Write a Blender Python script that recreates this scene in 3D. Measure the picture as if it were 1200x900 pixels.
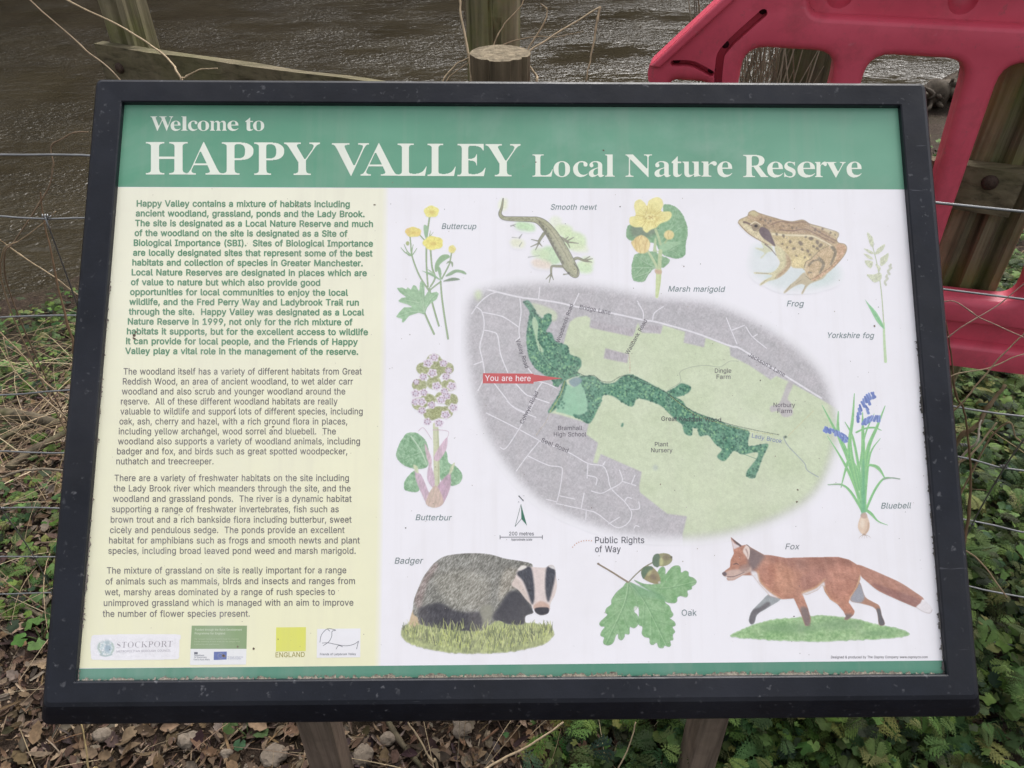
import bpy, bmesh, math, random
import numpy as np
from mathutils import Vector

for _o in list(bpy.data.objects):
    bpy.data.objects.remove(_o)
SC = bpy.context.scene
COL = SC.collection
R = math.radians

# ------------------------------------------------------------------ camera, sky, sun, exposure
PITCH = 38.0
EYE = np.array([0.0, 0.0, 1.5])
F = 900.0                                   # focal length in pixels of the 1200 px wide photograph
cam = bpy.data.cameras.new('camera')
cam.sensor_width = 36.0
cam.lens = 27.0
cam.clip_start = 0.05
cam.clip_end = 500.0
cam_o = bpy.data.objects.new('camera', cam)
COL.objects.link(cam_o)
cam_o.location = tuple(EYE)
cam_o.rotation_euler = (R(90 - PITCH), 0, 0)
SC.camera = cam_o

SUN_EL, SUN_AZ = 52.0, 20.0                 # azimuth measured from +Y (the way the camera looks) towards +X
world = bpy.data.worlds.new('World')
SC.world = world
world.use_nodes = True
wn = world.node_tree
sky = wn.nodes.new('ShaderNodeTexSky')
sky.sky_type = 'NISHITA'
sky.sun_disc = False
sky.sun_elevation = R(SUN_EL)
sky.sun_rotation = R(SUN_AZ)
sky.air_density = 1.0
sky.dust_density = 6.0
sky.ozone_density = 1.0
hsv = wn.nodes.new('ShaderNodeHueSaturation')   # overcast: the blue of the clear sky mostly greyed out
hsv.inputs['Saturation'].default_value = 0.22
wn.links.new(sky.outputs[0], hsv.inputs['Color'])
wn.links.new(hsv.outputs[0], wn.nodes['Background'].inputs['Color'])
wn.nodes['Background'].inputs['Strength'].default_value = 0.15

sun = bpy.data.lights.new('sun', 'SUN')
sun.energy = 0.9
sun.angle = R(25)
sun.color = (1.0, 0.97, 0.93)
sun_o = bpy.data.objects.new('sun', sun)
COL.objects.link(sun_o)
sd = Vector((math.sin(R(SUN_AZ)) * math.cos(R(SUN_EL)), math.cos(R(SUN_AZ)) * math.cos(R(SUN_EL)), math.sin(R(SUN_EL))))
sun_o.rotation_euler = sd.to_track_quat('Z', 'Y').to_euler()
sun_o.location = (3, 6, 9)

SC.view_settings.view_transform = 'Standard'
SC.view_settings.look = 'None'
SC.view_settings.gamma = 1.0
SC.view_settings.use_curve_mapping = False
SC.view_settings.exposure = 0.95
SC.render.engine = 'CYCLES'
SC.cycles.max_bounces = 6
SC.cycles.use_denoising = True
SC.cycles.denoising_input_passes = 'RGB_ALBEDO_NORMAL'

# ------------------------------------------------------------------ pixel rays of the photograph (for measuring)
cP, sP = math.cos(R(PITCH)), math.sin(R(PITCH))
RIGHT = np.array([1.0, 0, 0])
DOWN = np.array([0, -sP, -cP])
FWD = np.array([0, cP, -sP])


def ray(px, py):
    return RIGHT * ((px - 600) / F) + DOWN * ((py - 450) / F) + FWD


def at_fwd(px, py, y):
    d = ray(px, py)
    return EYE + d * (y / d[1])


def at_depth(px, py, z):
    return EYE + ray(px, py) * z


def at_h(px, py, h):
    d = ray(px, py)
    return EYE + d * ((h - EYE[2]) / d[2])


def lin(c):
    c = np.asarray(c, float) / 255.0
    return np.where(c <= 0.04045, c / 12.92, ((c + 0.055) / 1.055) ** 2.4)


# ------------------------------------------------------------------ helpers
def link(o, parent=None):
    COL.objects.link(o)
    if parent is not None:
        o.parent = parent
    return o


def mesh_obj(name, verts, faces, mats, parent=None, smooth=False, cols=None, midx=None):
    """verts in world space; parents never carry a rotation, so the local shift is the parents' location"""
    v = np.asarray(verts, float).reshape(-1, 3).copy()
    p = parent
    while p is not None:
        v -= np.array(p.location)
        p = p.parent
    me = bpy.data.meshes.new(name)
    if isinstance(faces, np.ndarray):
        n, k = faces.shape
        me.vertices.add(len(v))
        me.vertices.foreach_set('co', v.ravel())
        me.loops.add(n * k)
        me.loops.foreach_set('vertex_index', faces.ravel().astype(np.int32))
        me.polygons.add(n)
        me.polygons.foreach_set('loop_start', (np.arange(n) * k).astype(np.int32))
        me.update(calc_edges=True)
        me.validate()
    else:
        me.from_pydata([tuple(a) for a in v], [], [tuple(f) for f in faces])
        me.update()
    for m in (mats if isinstance(mats, (list, tuple)) else [mats]):
        me.materials.append(m)
    if midx is not None:
        me.polygons.foreach_set('material_index', np.asarray(midx, np.int32))
    if smooth:
        me.polygons.foreach_set('use_smooth', np.ones(len(me.polygons), bool))
    if cols is not None:
        a = me.color_attributes.new('Col', 'FLOAT_COLOR', 'POINT')
        c = np.ones((len(v), 4), np.float32)
        c[:, :3] = cols
        a.data.foreach_set('color', c.ravel())
    o = bpy.data.objects.new(name, me)
    return link(o, parent)


def tag(o, label=None, cat=None, group=None, kind=None):
    if label: o['label'] = label
    if cat: o['category'] = cat
    if group: o['group'] = group
    if kind: o['kind'] = kind
    return o


def thing(name, loc, label, cat, group=None):
    o = bpy.data.objects.new(name, None)
    o.empty_display_size = 0.1
    o.location = tuple(loc)
    link(o)
    return tag(o, label, cat, group)


class MB:
    def __init__(s):
        s.v, s.f, s.c, s.n = [], [], [], 0

    def add(s, v, f, col=None):
        v = np.asarray(v, float)
        s.v.append(v)
        s.f += [tuple(int(i) + s.n for i in q) for q in f]
        if col is not None:
            s.c.append(np.tile(np.asarray(col, float), (len(v), 1)))
        s.n += len(v)

    def tube(s, pts, r, n=6, col=None, cap=True):
        pts = np.asarray(pts, float)
        r = np.broadcast_to(np.asarray(r, float), (len(pts),))
        T = np.gradient(pts, axis=0)
        T /= np.linalg.norm(T, axis=1)[:, None] + 1e-12
        ref = np.array([0.31, 0.2, 0.93]) if abs(T[0] @ np.array([0, 0, 1])) < .9 else np.array([1.0, 0.1, 0])
        V = []
        N = np.cross(T[0], ref); N /= np.linalg.norm(N)
        for i in range(len(pts)):
            N = N - T[i] * (N @ T[i]); N /= np.linalg.norm(N)
            B = np.cross(T[i], N)
            for k in range(n):
                a = 2 * math.pi * k / n
                V.append(pts[i] + r[i] * (math.cos(a) * N + math.sin(a) * B))
        f = [(i * n + k, i * n + (k + 1) % n, (i + 1) * n + (k + 1) % n, (i + 1) * n + k) for i in range(len(pts) - 1) for k in range(n)]
        if cap:
            f.append(tuple(range(n))[::-1])
            f.append(tuple((len(pts) - 1) * n + k for k in range(n)))
        s.add(V, f, col)

    def build(s, name, mat, parent=None, smooth=False):
        return mesh_obj(name, np.concatenate(s.v), s.f, mat, parent, smooth, np.concatenate(s.c) if s.c else None)


def spline(pts, k=6, closed=False):
    p = np.asarray(pts, float)
    n = len(p)
    out = []
    rng = range(n if closed else n - 1)
    for i in rng:
        if closed:
            a, b, c, d = p[(i - 1) % n], p[i], p[(i + 1) % n], p[(i + 2) % n]
        else:
            a, b, c, d = p[max(i - 1, 0)], p[i], p[i + 1], p[min(i + 2, n - 1)]
        for j in range(k):
            t = j / k
            out.append(.5 * ((2 * b) + (c - a) * t + (2 * a - 5 * b + 4 * c - d) * t * t + (3 * b - a - 3 * c + d) * t ** 3))
    if not closed:
        out.append(p[-1])
    return np.array(out)


def hash2(ix, iy, seed):
    h = (ix.astype(np.int64) * 374761393 + iy.astype(np.int64) * 668265263 + seed * 974634777) & 0x7fffffff
    h = ((h ^ (h >> 13)) * 1274126177) & 0x7fffffff
    h = (h ^ (h >> 16)) & 0xffff
    return h / 32767.5 - 1.0


def vnoise(x, y, seed=0):
    x = np.asarray(x, float); y = np.asarray(y, float)
    ix, iy = np.floor(x), np.floor(y)
    fx, fy = x - ix, y - iy
    fx = fx * fx * (3 - 2 * fx); fy = fy * fy * (3 - 2 * fy)
    a, b = hash2(ix, iy, seed), hash2(ix + 1, iy, seed)
    c, d = hash2(ix, iy + 1, seed), hash2(ix + 1, iy + 1, seed)
    return (a + (b - a) * fx) * (1 - fy) + (c + (d - c) * fx) * fy


def fbm(x, y, seed=0, o=3):
    return sum(vnoise(x * 2 ** i, y * 2 ** i, seed + i) / 2 ** i for i in range(o)) / 1.75


# ------------------------------------------------------------------ materials
def nodes(name):
    m = bpy.data.materials.new(name)
    m.use_nodes = True
    nt = m.node_tree
    return m, nt, nt.nodes['Principled BSDF']


def N(nt, t, **kw):
    n = nt.nodes.new(t)
    for k, v in kw.items():
        if k in n.inputs:
            n.inputs[k].default_value = v
        else:
            setattr(n, k, v)
    return n


def ramp(nt, src, stops):
    n = nt.nodes.new('ShaderNodeValToRGB')
    e = n.color_ramp.elements
    while len(e) < len(stops):
        e.new(0.5)
    for i, (p, c) in enumerate(stops):
        e[i].position = p
        e[i].color = (*c, 1) if len(c) == 3 else c
    nt.links.new(src, n.inputs[0])
    return n


def mix(nt, fac, a, b, mode='MIX'):
    n = nt.nodes.new('ShaderNodeMix')
    n.data_type = 'RGBA'
    n.blend_type = mode
    for sock, val in ((n.inputs[0], fac), (n.inputs[6], a), (n.inputs[7], b)):
        if hasattr(val, 'links') or isinstance(val, bpy.types.NodeSocket):
            nt.links.new(val, sock)
        elif isinstance(val, (int, float)):
            sock.default_value = val
        else:
            sock.default_value = (*val, 1) if len(val) == 3 else val
    return n.outputs[2]


def coords(nt, scale=(1, 1, 1), rot=(0, 0, 0)):
    tc = nt.nodes.new('ShaderNodeTexCoord')
    mp = nt.nodes.new('ShaderNodeMapping')
    mp.inputs['Scale'].default_value = scale
    mp.inputs['Rotation'].default_value = rot
    nt.links.new(tc.outputs['Object'], mp.inputs[0])
    return mp.outputs[0]


def noise(nt, vec, scale, detail=4, rough=.6, dist=0.0):
    n = N(nt, 'ShaderNodeTexNoise', Scale=scale, Detail=detail, Roughness=rough, Distortion=dist)
    nt.links.new(vec, n.inputs['Vector'])
    return n.outputs['Fac']


def bump(nt, b, h, strength, dist=0.01):
    n = N(nt, 'ShaderNodeBump', Strength=strength, Distance=dist)
    nt.links.new(h, n.inputs['Height'])
    nt.links.new(n.outputs[0], b.inputs['Normal'])
    return n


def mat_print():
    m, nt, b = nodes('printed_panel')
    at = N(nt, 'ShaderNodeAttribute', attribute_name='Col')
    v = coords(nt)
    grime = ramp(nt, noise(nt, v, 9, 5, .65), [(.46, (0, 0, 0)), (.85, (1, 1, 1))])
    c1 = mix(nt, mix(nt, grime.outputs[0], (0, 0, 0), (.16, .16, .16)), at.outputs['Color'], (.52, .47, .43))
    run = ramp(nt, noise(nt, coords(nt, (55, 3.0, 3.0)), 1.0, 4, .6), [(.52, (0, 0, 0)), (.78, (1, 1, 1))])
    c1 = mix(nt, mix(nt, run.outputs[0], (0, 0, 0), (.13, .13, .13)), c1, (.50, .44, .40))
    sm = ramp(nt, noise(nt, v, 3.2, 6, .68, .6), [(.52, (0, 0, 0)), (.8, (.22,) * 3)])
    c1 = mix(nt, sm.outputs[0], c1, (.72, .70, .70))
    spk = ramp(nt, noise(nt, v, 260, 1, .5), [(.80, (0, 0, 0)), (.83, (1, 1, 1))])
    c2 = mix(nt, mix(nt, spk.outputs[0], (0, 0, 0), (.5, .5, .5)), c1, (.23, .19, .15))
    nt.links.new(c2, b.inputs['Base Color'])
    rr = ramp(nt, noise(nt, v, 30, 4, .6), [(.3, (.30,) * 3), (.7, (.44,) * 3)])
    nt.links.new(rr.outputs[0], b.inputs['Roughness'])
    b.inputs['Specular IOR Level'].default_value = 0.45
    return m


def mat_attr(name, rough=.75, spec=.25, sub=0.0, noise_amt=.25, nscale=40):
    """colour from the mesh's own colour attribute, broken up by noise"""
    m, nt, b = nodes(name)
    at = N(nt, 'ShaderNodeAttribute', attribute_name='Col')
    v = coords(nt)
    n = ramp(nt, noise(nt, v, nscale, 4), [(.25, (1 - noise_amt,) * 3), (.75, (1 + noise_amt,) * 3)])
    nt.links.new(mix(nt, 1.0, at.outputs['Color'], n.outputs[0], 'MULTIPLY'), b.inputs['Base Color'])
    b.inputs['Roughness'].default_value = rough
    b.inputs['Specular IOR Level'].default_value = spec
    return m


def mat_wood(name, base, dark, moss=(.10, .12, .03), moss_amt=.5, rot=(0, 0, 0), gs=(60, 60, 2.5)):
    m, nt, b = nodes(name)
    v = coords(nt, gs, rot)
    v1 = coords(nt)
    g = noise(nt, v, 1.0, 6, .65, .4)
    c = ramp(nt, g, [(.28, dark), (.5, base), (.75, tuple(min(1, k * 1.45) for k in base))])
    patch = ramp(nt, noise(nt, v1, 7, 5, .6), [(.42, (0, 0, 0)), (.68, (1, 1, 1))])
    c2 = mix(nt, mix(nt, patch.outputs[0], (0, 0, 0), (moss_amt,) * 3), c.outputs[0], moss)
    st = ramp(nt, noise(nt, v1, 16, 5, .7), [(.5, (0, 0, 0)), (.7, (1, 1, 1))])
    c3 = mix(nt, mix(nt, st.outputs[0], (0, 0, 0), (.5,) * 3), c2, tuple(k * .45 for k in base))
    nt.links.new(c3, b.inputs['Base Color'])
    b.inputs['Roughness'].default_value = .85
    b.inputs['Specular IOR Level'].default_value = .2
    bump(nt, b, g, .8, .004)
    return m


def mat_plain(name, c, rough=.6, spec=.5, metal=0.0, var=.25, nscale=25, bumps=0.0):
    m, nt, b = nodes(name)
    v = coords(nt)
    n = noise(nt, v, nscale, 5, .65)
    r_ = ramp(nt, n, [(.25, tuple(k * (1 - var) for k in c)), (.75, tuple(min(1, k * (1 + var)) for k in c))])
    nt.links.new(r_.outputs[0], b.inputs['Base Color'])
    b.inputs['Roughness'].default_value = rough
    b.inputs['Specular IOR Level'].default_value = spec
    b.inputs['Metallic'].default_value = metal
    if bumps:
        bump(nt, b, n, bumps, .004)
    return m


def mat_frame():
    m, nt, b = nodes('black_frame')
    v = coords(nt)
    base = ramp(nt, noise(nt, v, 12, 6, .7), [(.3, (.005, .006, .010)), (.7, (.012, .014, .022))])
    vo = N(nt, 'ShaderNodeTexVoronoi', Scale=105.0, Randomness=1.0)
    wob = N(nt, 'ShaderNodeTexNoise', Scale=160.0, Detail=2.0)
    nt.links.new(v, wob.inputs['Vector'])
    va = nt.nodes.new('ShaderNodeVectorMath'); va.operation = 'MULTIPLY_ADD'
    nt.links.new(wob.outputs['Color'], va.inputs[0]); va.inputs[1].default_value = (.012, .012, .012); nt.links.new(v, va.inputs[2])
    nt.links.new(va.outputs[0], vo.inputs['Vector'])
    gate = ramp(nt, noise(nt, v, 26, 4, .7), [(.45, (0, 0, 0)), (.64, (1, 1, 1))])
    sp = ramp(nt, vo.outputs['Distance'], [(.06, (1, 1, 1)), (.24, (0, 0, 0))])
    f = mix(nt, 1.0, sp.outputs[0], gate.outputs[0], 'MULTIPLY')
    f2 = mix(nt, f, (0, 0, 0), (.30, .30, .30))
    sc = noise(nt, coords(nt, (18, 160, 160), (0, 0, .5)), 1.0, 3, .5)
    scr = ramp(nt, sc, [(.735, (0, 0, 0)), (.77, (.22,) * 3)])
    c = mix(nt, f2, base.outputs[0], (.33, .33, .35))
    c2 = mix(nt, scr.outputs[0], c, (.2, .2, .23))
    dust = ramp(nt, noise(nt, v, 5, 5, .6), [(.45, (0, 0, 0)), (.8, (.12,) * 3)])
    c3 = mix(nt, dust.outputs[0], c2, (.12, .115, .12))
    nt.links.new(c3, b.inputs['Base Color'])
    rr = ramp(nt, noise(nt, v, 40, 4, .6), [(.3, (.34,) * 3), (.75, (.52,) * 3)])
    nt.links.new(rr.outputs[0], b.inputs['Roughness'])
    b.inputs['Specular IOR Level'].default_value = .32
    bump(nt, b, noise(nt, v, 300, 2, .5), .10, .001)
    return m


def mat_barrier():
    m, nt, b = nodes('red_plastic')
    v = coords(nt)
    c = ramp(nt, noise(nt, v, 6, 6, .65), [(.3, (.66, .085, .135)), (.7, (.80, .115, .175))])
    sc = noise(nt, coords(nt, (25, 200, 90), (0, .7, .3)), 1.0, 3, .5)
    scr = ramp(nt, sc, [(.70, (0, 0, 0)), (.76, (.35,) * 3)])
    c2 = mix(nt, scr.outputs[0], c.outputs[0], (.70, .25, .30))
    d = ramp(nt, noise(nt, v, 17, 6, .7), [(.50, (0, 0, 0)), (.72, (.55,) * 3)])
    c3 = mix(nt, d.outputs[0], c2, (.40, .07, .085))
    mud = ramp(nt, noise(nt, v, 38, 7, .75), [(.60, (0, 0, 0)), (.70, (.45,) * 3)])
    c3 = mix(nt, mud.outputs[0], c3, (.22, .12, .10))
    fade = ramp(nt, noise(nt, v, 3.0, 4, .6), [(.40, (0, 0, 0)), (.75, (.40,) * 3)])
    c3 = mix(nt, fade.outputs[0], c3, (.66, .13, .19))
    nt.links.new(c3, b.inputs['Base Color'])
    b.inputs['Roughness'].default_value = .42
    b.inputs['Specular IOR Level'].default_value = .4
    bump(nt, b, noise(nt, v, 90, 4, .6), .15, .002)
    return m


def mat_ground():
    m, nt, b = nodes('soil')
    v = coords(nt)
    n1 = noise(nt, v, 3, 8, .7)
    n2 = noise(nt, v, 45, 6, .7)
    c = ramp(nt, n2, [(.25, (.018, .012, .008)), (.55, (.055, .037, .026)), (.8, (.12, .085, .06))])
    g = ramp(nt, n1, [(.5, (0, 0, 0)), (.7, (.45,) * 3)])
    c2 = mix(nt, g.outputs[0], c.outputs[0], (.045, .05, .02))
    nt.links.new(c2, b.inputs['Base Color'])
    b.inputs['Roughness'].default_value = .9
    b.inputs['Specular IOR Level'].default_value = .2
    bump(nt, b, n2, 1.0, .03)
    return m


def mat_water():
    m, nt, b = nodes('brook_water')
    v = coords(nt, (1.0, 1.35, 1), (0, 0, R(-29)))
    a = noise(nt, v, 3.0, 2, .5, .4)
    w = noise(nt, v, 16, 2, .55, .5)
    s = noise(nt, v, 36, 2, .55, .3)
    gate = ramp(nt, noise(nt, coords(nt, (.7, 1.2, 1), (0, 0, R(-29))), 1.5, 3, .6), [(.36, (.12,) * 3), (.62, (1.0,) * 3)])
    def mth(op, x, y):
        n = nt.nodes.new('ShaderNodeMath'); n.operation = op
        for i, k in enumerate((x, y)):
            if isinstance(k, (int, float)): n.inputs[i].default_value = k
            else: nt.links.new(k, n.inputs[i])
        return n.outputs[0]
    h = mth('ADD', mth('MULTIPLY', a, .22), mth('MULTIPLY', gate.outputs[0], mth('ADD', mth('MULTIPLY', w, .27), mth('MULTIPLY', s, .16))))
    c = ramp(nt, noise(nt, coords(nt), 1.6, 3, .6), [(.3, (.027, .022, .013)), (.7, (.042, .035, .022))])
    nt.links.new(c.outputs[0], b.inputs['Base Color'])
    b.inputs['Roughness'].default_value = .05
    b.inputs['IOR'].default_value = 1.33
    bump(nt, b, h, 1.0, .09)
    return m


M_PRINT = mat_print()
M_FRAME = mat_frame()
M_BACK = mat_plain('backing_board', (.05, .05, .055), .7, .3)
M_LEG = mat_wood('leg_timber', (.20, .15, .115), (.045, .032, .025), (.10, .085, .06), .5)
M_POST = mat_wood('weathered_post', (.22, .19, .12), (.06, .052, .032), (.15, .17, .035), .75)
M_RAIL = mat_wood('weathered_rail', (.155, .13, .082), (.045, .038, .024), (.11, .11, .045), .6, (0, 0, R(22.8)), (2.5, 60, 60))
M_STUMP = mat_wood('cut_post', (.17, .13, .085), (.03, .022, .015), (.10, .09, .05), .35)
M_CUT = mat_plain('cut_end', (.19, .155, .105), .9, .2, 0, .65, 110, .8)
M_BARK = mat_wood('bark', (.10, .082, .055), (.02, .016, .011), (.085, .095, .03), .6, (0, 0, 0), (38, 38, 5))
M_WIRE = mat_plain('galvanised_wire', (.27, .275, .28), .4, .5, .85, .2, 60)
M_BOLT = mat_plain('rusty_bolt', (.075, .05, .038), .7, .4, .5, .5, 200, .3)
M_RED = mat_barrier()
M_GROUND = mat_ground()
M_WATER = mat_water()
M_LEAF = mat_attr('green_leaf', .62, .16, 0, .38, 45)
M_DEAD = mat_attr('dead_leaf', .8, .2, 0, .4, 90)
M_STRAW = mat_attr('dry_stem', .7, .25, 0, .25, 120)
M_STONE = mat_plain('stone', (.19, .155, .12), .85, .25, 0, .45, 40, .6)
M_FARWOOD = mat_plain('far_trunk', (.045, .034, .024), .9, .1, 0, .4, 4)

# ------------------------------------------------------------------ setting: one sheet of ground, the brook
def sst(t):
    t = np.clip(t, 0, 1)
    return t * t * (3 - 2 * t)


def bank_d(x, y):
    return (x + 2.0) * .486 - (y - 3.3) * .874 + .16 * np.sin(x * 1.7 + y) + .09 * np.sin(y * 3.1 - x * 2)


def hgt(x, y):
    x = np.asarray(x, float); y = np.asarray(y, float)
    d = bank_d(x, y)
    land = -.42 + .42 * sst((d - .1) / 2.5)
    mound = .20 * sst((x - .20) / .45) * sst((y - .35) / .5) * sst((3.6 - y) / 1.6)
    z = land + mound + .018 * fbm(x * 4, y * 4, 3) + .03 * fbm(x * 1.1, y * 1.1, 9)
    drop = -.8 * sst((-d) / .9)
    far = np.where(d < -8.5, np.minimum((-d - 8.5) * .95, 11 + .2 * fbm(x * .2, y * .2, 5)), 0)
    return z + np.where(d < 0, drop, 0) + far * 1.0


WATER_Z = -.50
gx = np.concatenate([np.linspace(-120, -6, 26)[:-1], np.linspace(-6, -2.4, 22)[:-1], np.linspace(-2.4, 2.6, 126)[:-1], np.linspace(2.6, 9, 40)[:-1], np.linspace(9, 120, 26)])
gy = np.concatenate([np.linspace(-60, -1, 14)[:-1], np.linspace(-1, 4.5, 140)[:-1], np.linspace(4.5, 9, 36)[:-1], np.linspace(9, 40, 46)[:-1], np.linspace(40, 150, 14)])
GX, GY = np.meshgrid(gx, gy)
nx, ny = len(gx), len(gy)
gv = np.stack([GX, GY, hgt(GX, GY)], -1).reshape(-1, 3)
ii = (np.arange(ny - 1)[:, None] * nx + np.arange(nx - 1)[None, :]).ravel()
tag(mesh_obj('ground', gv, np.stack([ii, ii + 1, ii + 1 + nx, ii + nx], 1), M_GROUND, None, True), kind='structure')
wv = [(-110, -50, WATER_Z), (110, -50, WATER_Z), (110, 130, WATER_Z), (-110, 130, WATER_Z)]
# the water sheet lies only along the brook channel
ex, ey = .874, .486
wv = []
for along in (-120, 120):
    for dd in (.35, -9.6):
        bx, by = -2.0 + ex * along + .486 * dd, 3.3 + ey * along - .874 * dd
        wv.append((bx, by, WATER_Z))
tag(mesh_obj('water', wv, [(0, 2, 3, 1)], M_WATER), kind='structure')

# the far bank's bare wood, seen mirrored in the brook: one mass nobody would count
rng = random.Random(11)
fw = MB()
for i in range(330):
    al = rng.uniform(-26, 34); dd = -rng.uniform(9.4, 22)
    bx, by = -2.0 + ex * al + .486 * dd, 3.3 + ey * al - .874 * dd
    bz = float(hgt(bx, by))
    h = rng.uniform(7, 12); r = rng.uniform(.08, .24)
    lean = np.array([rng.uniform(-.12, .12), rng.uniform(-.12, .12), 1])
    p0 = np.array([bx, by, bz - .1])
    fw.tube([p0, p0 + lean * h * .5, p0 + lean * h + np.array([.2, 0, 0])], [r, r * .7, r * .2], 5)
    for k in range(7):
        t = rng.uniform(.25, .95); a = rng.uniform(0, 6.28); L = rng.uniform(1.0, 2.6)
        q = p0 + lean * h * t
        fw.tube([q, q + np.array([math.cos(a), math.sin(a), .5]) * L * .5, q + np.array([math.cos(a), math.sin(a), 1.0]) * L], [r * .3, r * .2, .012], 4)
tag(fw.build('far_woodland', M_FARWOOD), 'bare brown wood on the far bank of the brook', 'woodland', kind='stuff')

# ------------------------------------------------------------------ the information board
SRC = np.array([[0, 0], [1, 0], [1, 1], [0, 1]], float)
DST = np.array([[146, 123], [1052, 127], [1106, 789], [92, 797]], float)
A_ = []
for (x, y), (u, v) in zip(SRC, DST):
    A_.append([x, y, 1, 0, 0, 0, -u * x, -u * y, -u])
    A_.append([0, 0, 0, x, y, 1, -v * x, -v * y, -v])
HM = np.linalg.svd(np.array(A_))[2][-1].reshape(3, 3)
KI = np.linalg.inv(np.array([[F, 0, 600], [0, F, 450], [0, 0, 1.0]]))
MM = KI @ HM
if MM[2, 2] < 0:
    MM = -MM
MM = MM / np.linalg.norm(MM[:, 0]) * 0.84            # the print is 0.84 m wide (A1)
HI = np.linalg.inv(HM)
C2W = np.stack([RIGHT, DOWN, FWD], 1)
NRM = -np.cross(MM[:, 0], MM[:, 1])
NRM = C2W @ (NRM / np.linalg.norm(NRM))
PW, PH = 0.84, float(np.linalg.norm(MM[:, 1]))


def uv_world(u, v, off=0.0):
    q = np.stack([np.asarray(u, float), np.asarray(v, float), np.ones_like(np.asarray(u, float))], -1)
    return EYE + (q @ MM.T) @ C2W.T + NRM * np.asarray(off)[..., None]


def P(px, py, off=0.0):
    """measured position on the print -> its place on the board"""
    px = np.asarray(px, float); py = np.asarray(py, float)
    q = np.stack([px, py, np.ones_like(px)], -1) @ HI.T
    return uv_world(q[..., 0] / q[..., 2], q[..., 1] / q[..., 2], np.full(px.shape, off))


BOARD = thing('information_board', (0, .66, float(hgt(0, .66))), 'tilted nature reserve information board in a black frame on two timber legs', 'sign')

WHITE = np.array([241, 238, 242]) / 255.0


def frame_mesh():
    f0 = dict(l=.0265, r=.0265, t=.0245, b=.0205)
    ch = dict(l=.0125, r=.0135, t=.0075, b=.0235)
    K = 5

    def ring(gl, gr, gt, gb, off, rad=0.0):
        x0, x1, y0, y1 = -gl, PW + gr, -gt, PH + gb
        us, vs = [], []
        for cx, cy, a0 in ((x0 + rad, y0 + rad, math.pi), (x1 - rad, y0 + rad, 1.5 * math.pi), (x1 - rad, y1 - rad, 0), (x0 + rad, y1 - rad, .5 * math.pi)):
            for t in range(K):
                a = a0 + .5 * math.pi * t / (K - 1)
                us.append((cx + rad * math.cos(a)) / PW); vs.append((cy + rad * math.sin(a)) / PH)
        return uv_world(us, vs, np.full(4 * K, off))
    k = lambda e: (f0['l'] + e * ch['l'], f0['r'] + e * ch['r'], f0['t'] + e * ch['t'], f0['b'] + e * ch['b'])
    rings = [ring(0, 0, 0, 0, -.004), ring(.00005, .00005, .00005, .00005, .0058, .0004), ring(.0012, .0012, .0012, .0012, .007, .001),
             ring(*[g - .002 for g in k(0)], .0078, .003), ring(*k(.10), .0066, .005), ring(*k(.5), -.001, .006), ring(*k(.93), -.0105, .007), ring(*k(1), -.014, .007),
             ring(*k(1), -.034, .007), ring(0, 0, 0, 0, -.034)]
    v = np.concatenate(rings)
    n = 4 * K
    f = []
    for r in range(len(rings) - 1):
        for i in range(n):
            j = (i + 1) % n
            f.append((r * n + i, (r + 1) * n + i, (r + 1) * n + j, r * n + j))
    return v, f


fv, ff = frame_mesh()
mesh_obj('frame', fv, ff, M_FRAME, BOARD)
bk = uv_world([-.002, 1.002, 1.002, -.002], [-.002, -.002, 1.002, 1.002], np.full(4, -.030))
bk2 = uv_world([-.002, 1.002, 1.002, -.002], [-.002, -.002, 1.002, 1.002], np.full(4, -.006))
mesh_obj('backing', np.concatenate([bk, bk2]), [(3, 2, 1, 0), (4, 5, 6, 7), (0, 1, 5, 4), (1, 2, 6, 5), (2, 3, 7, 6), (3, 0, 4, 7)], M_BACK, BOARD)


def sheet(name, quad, off, c, nu=2, nv=2, fn=None, label=None, parent=None, raw=False):
    """a flat printed area given by its four measured corners"""
    q = np.asarray(quad, float)
    s, t = np.meshgrid(np.linspace(0, 1, nu), np.linspace(0, 1, nv))
    s, t = s.ravel()[:, None], t.ravel()[:, None]
    p = (q[0] * (1 - s) + q[1] * s) * (1 - t) + (q[3] * (1 - s) + q[2] * s) * t
    i = (np.arange(nv - 1)[:, None] * nu + np.arange(nu - 1)[None, :]).ravel()
    cols = fn(s[:, 0], t[:, 0]) if fn else np.tile(lin(c), (len(p), 1))
    o = mesh_obj(name, P(p[:, 0], p[:, 1], off), np.stack([i, i + nu, i + nu + 1, i + 1], 1), M_PRINT, parent or BOARD, False, cols)
    if label: o['label'] = label
    return o


PQ = DST.copy()
sheet('panel', PQ, 0.0, WHITE * 255)


def left_x(y): return 146 + (92 - 146) * (y - 123) / (797 - 123)
def right_x(y): return 1052 + (1106 - 1052) * (y - 127) / (789 - 127)


def header_fn(s, t):
    n = fbm(s * 9, t * 3, 4, 4)[:, None]
    st = vnoise(s * 40, t * 1.5, 8)[:, None]
    c = np.array([98, 156, 128]) + (s[:, None] * np.array([16, 9, 12])) + n * 7 + st * 2.5
    return lin(np.clip(c, 0, 255))


sheet('header_band', [(146, 123), (1052, 127), (right_x(222), 222), (left_x(219), 219)], .00003, None, 120, 16, header_fn, 'green band across the top of the panel')
sheet('footer_band', [(left_x(783.5), 783.5), (right_x(774), 774), (1106, 789), (92, 797)], .00003, (88, 142, 120), 2, 2, None, 'narrow green band along the foot of the panel')


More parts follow.
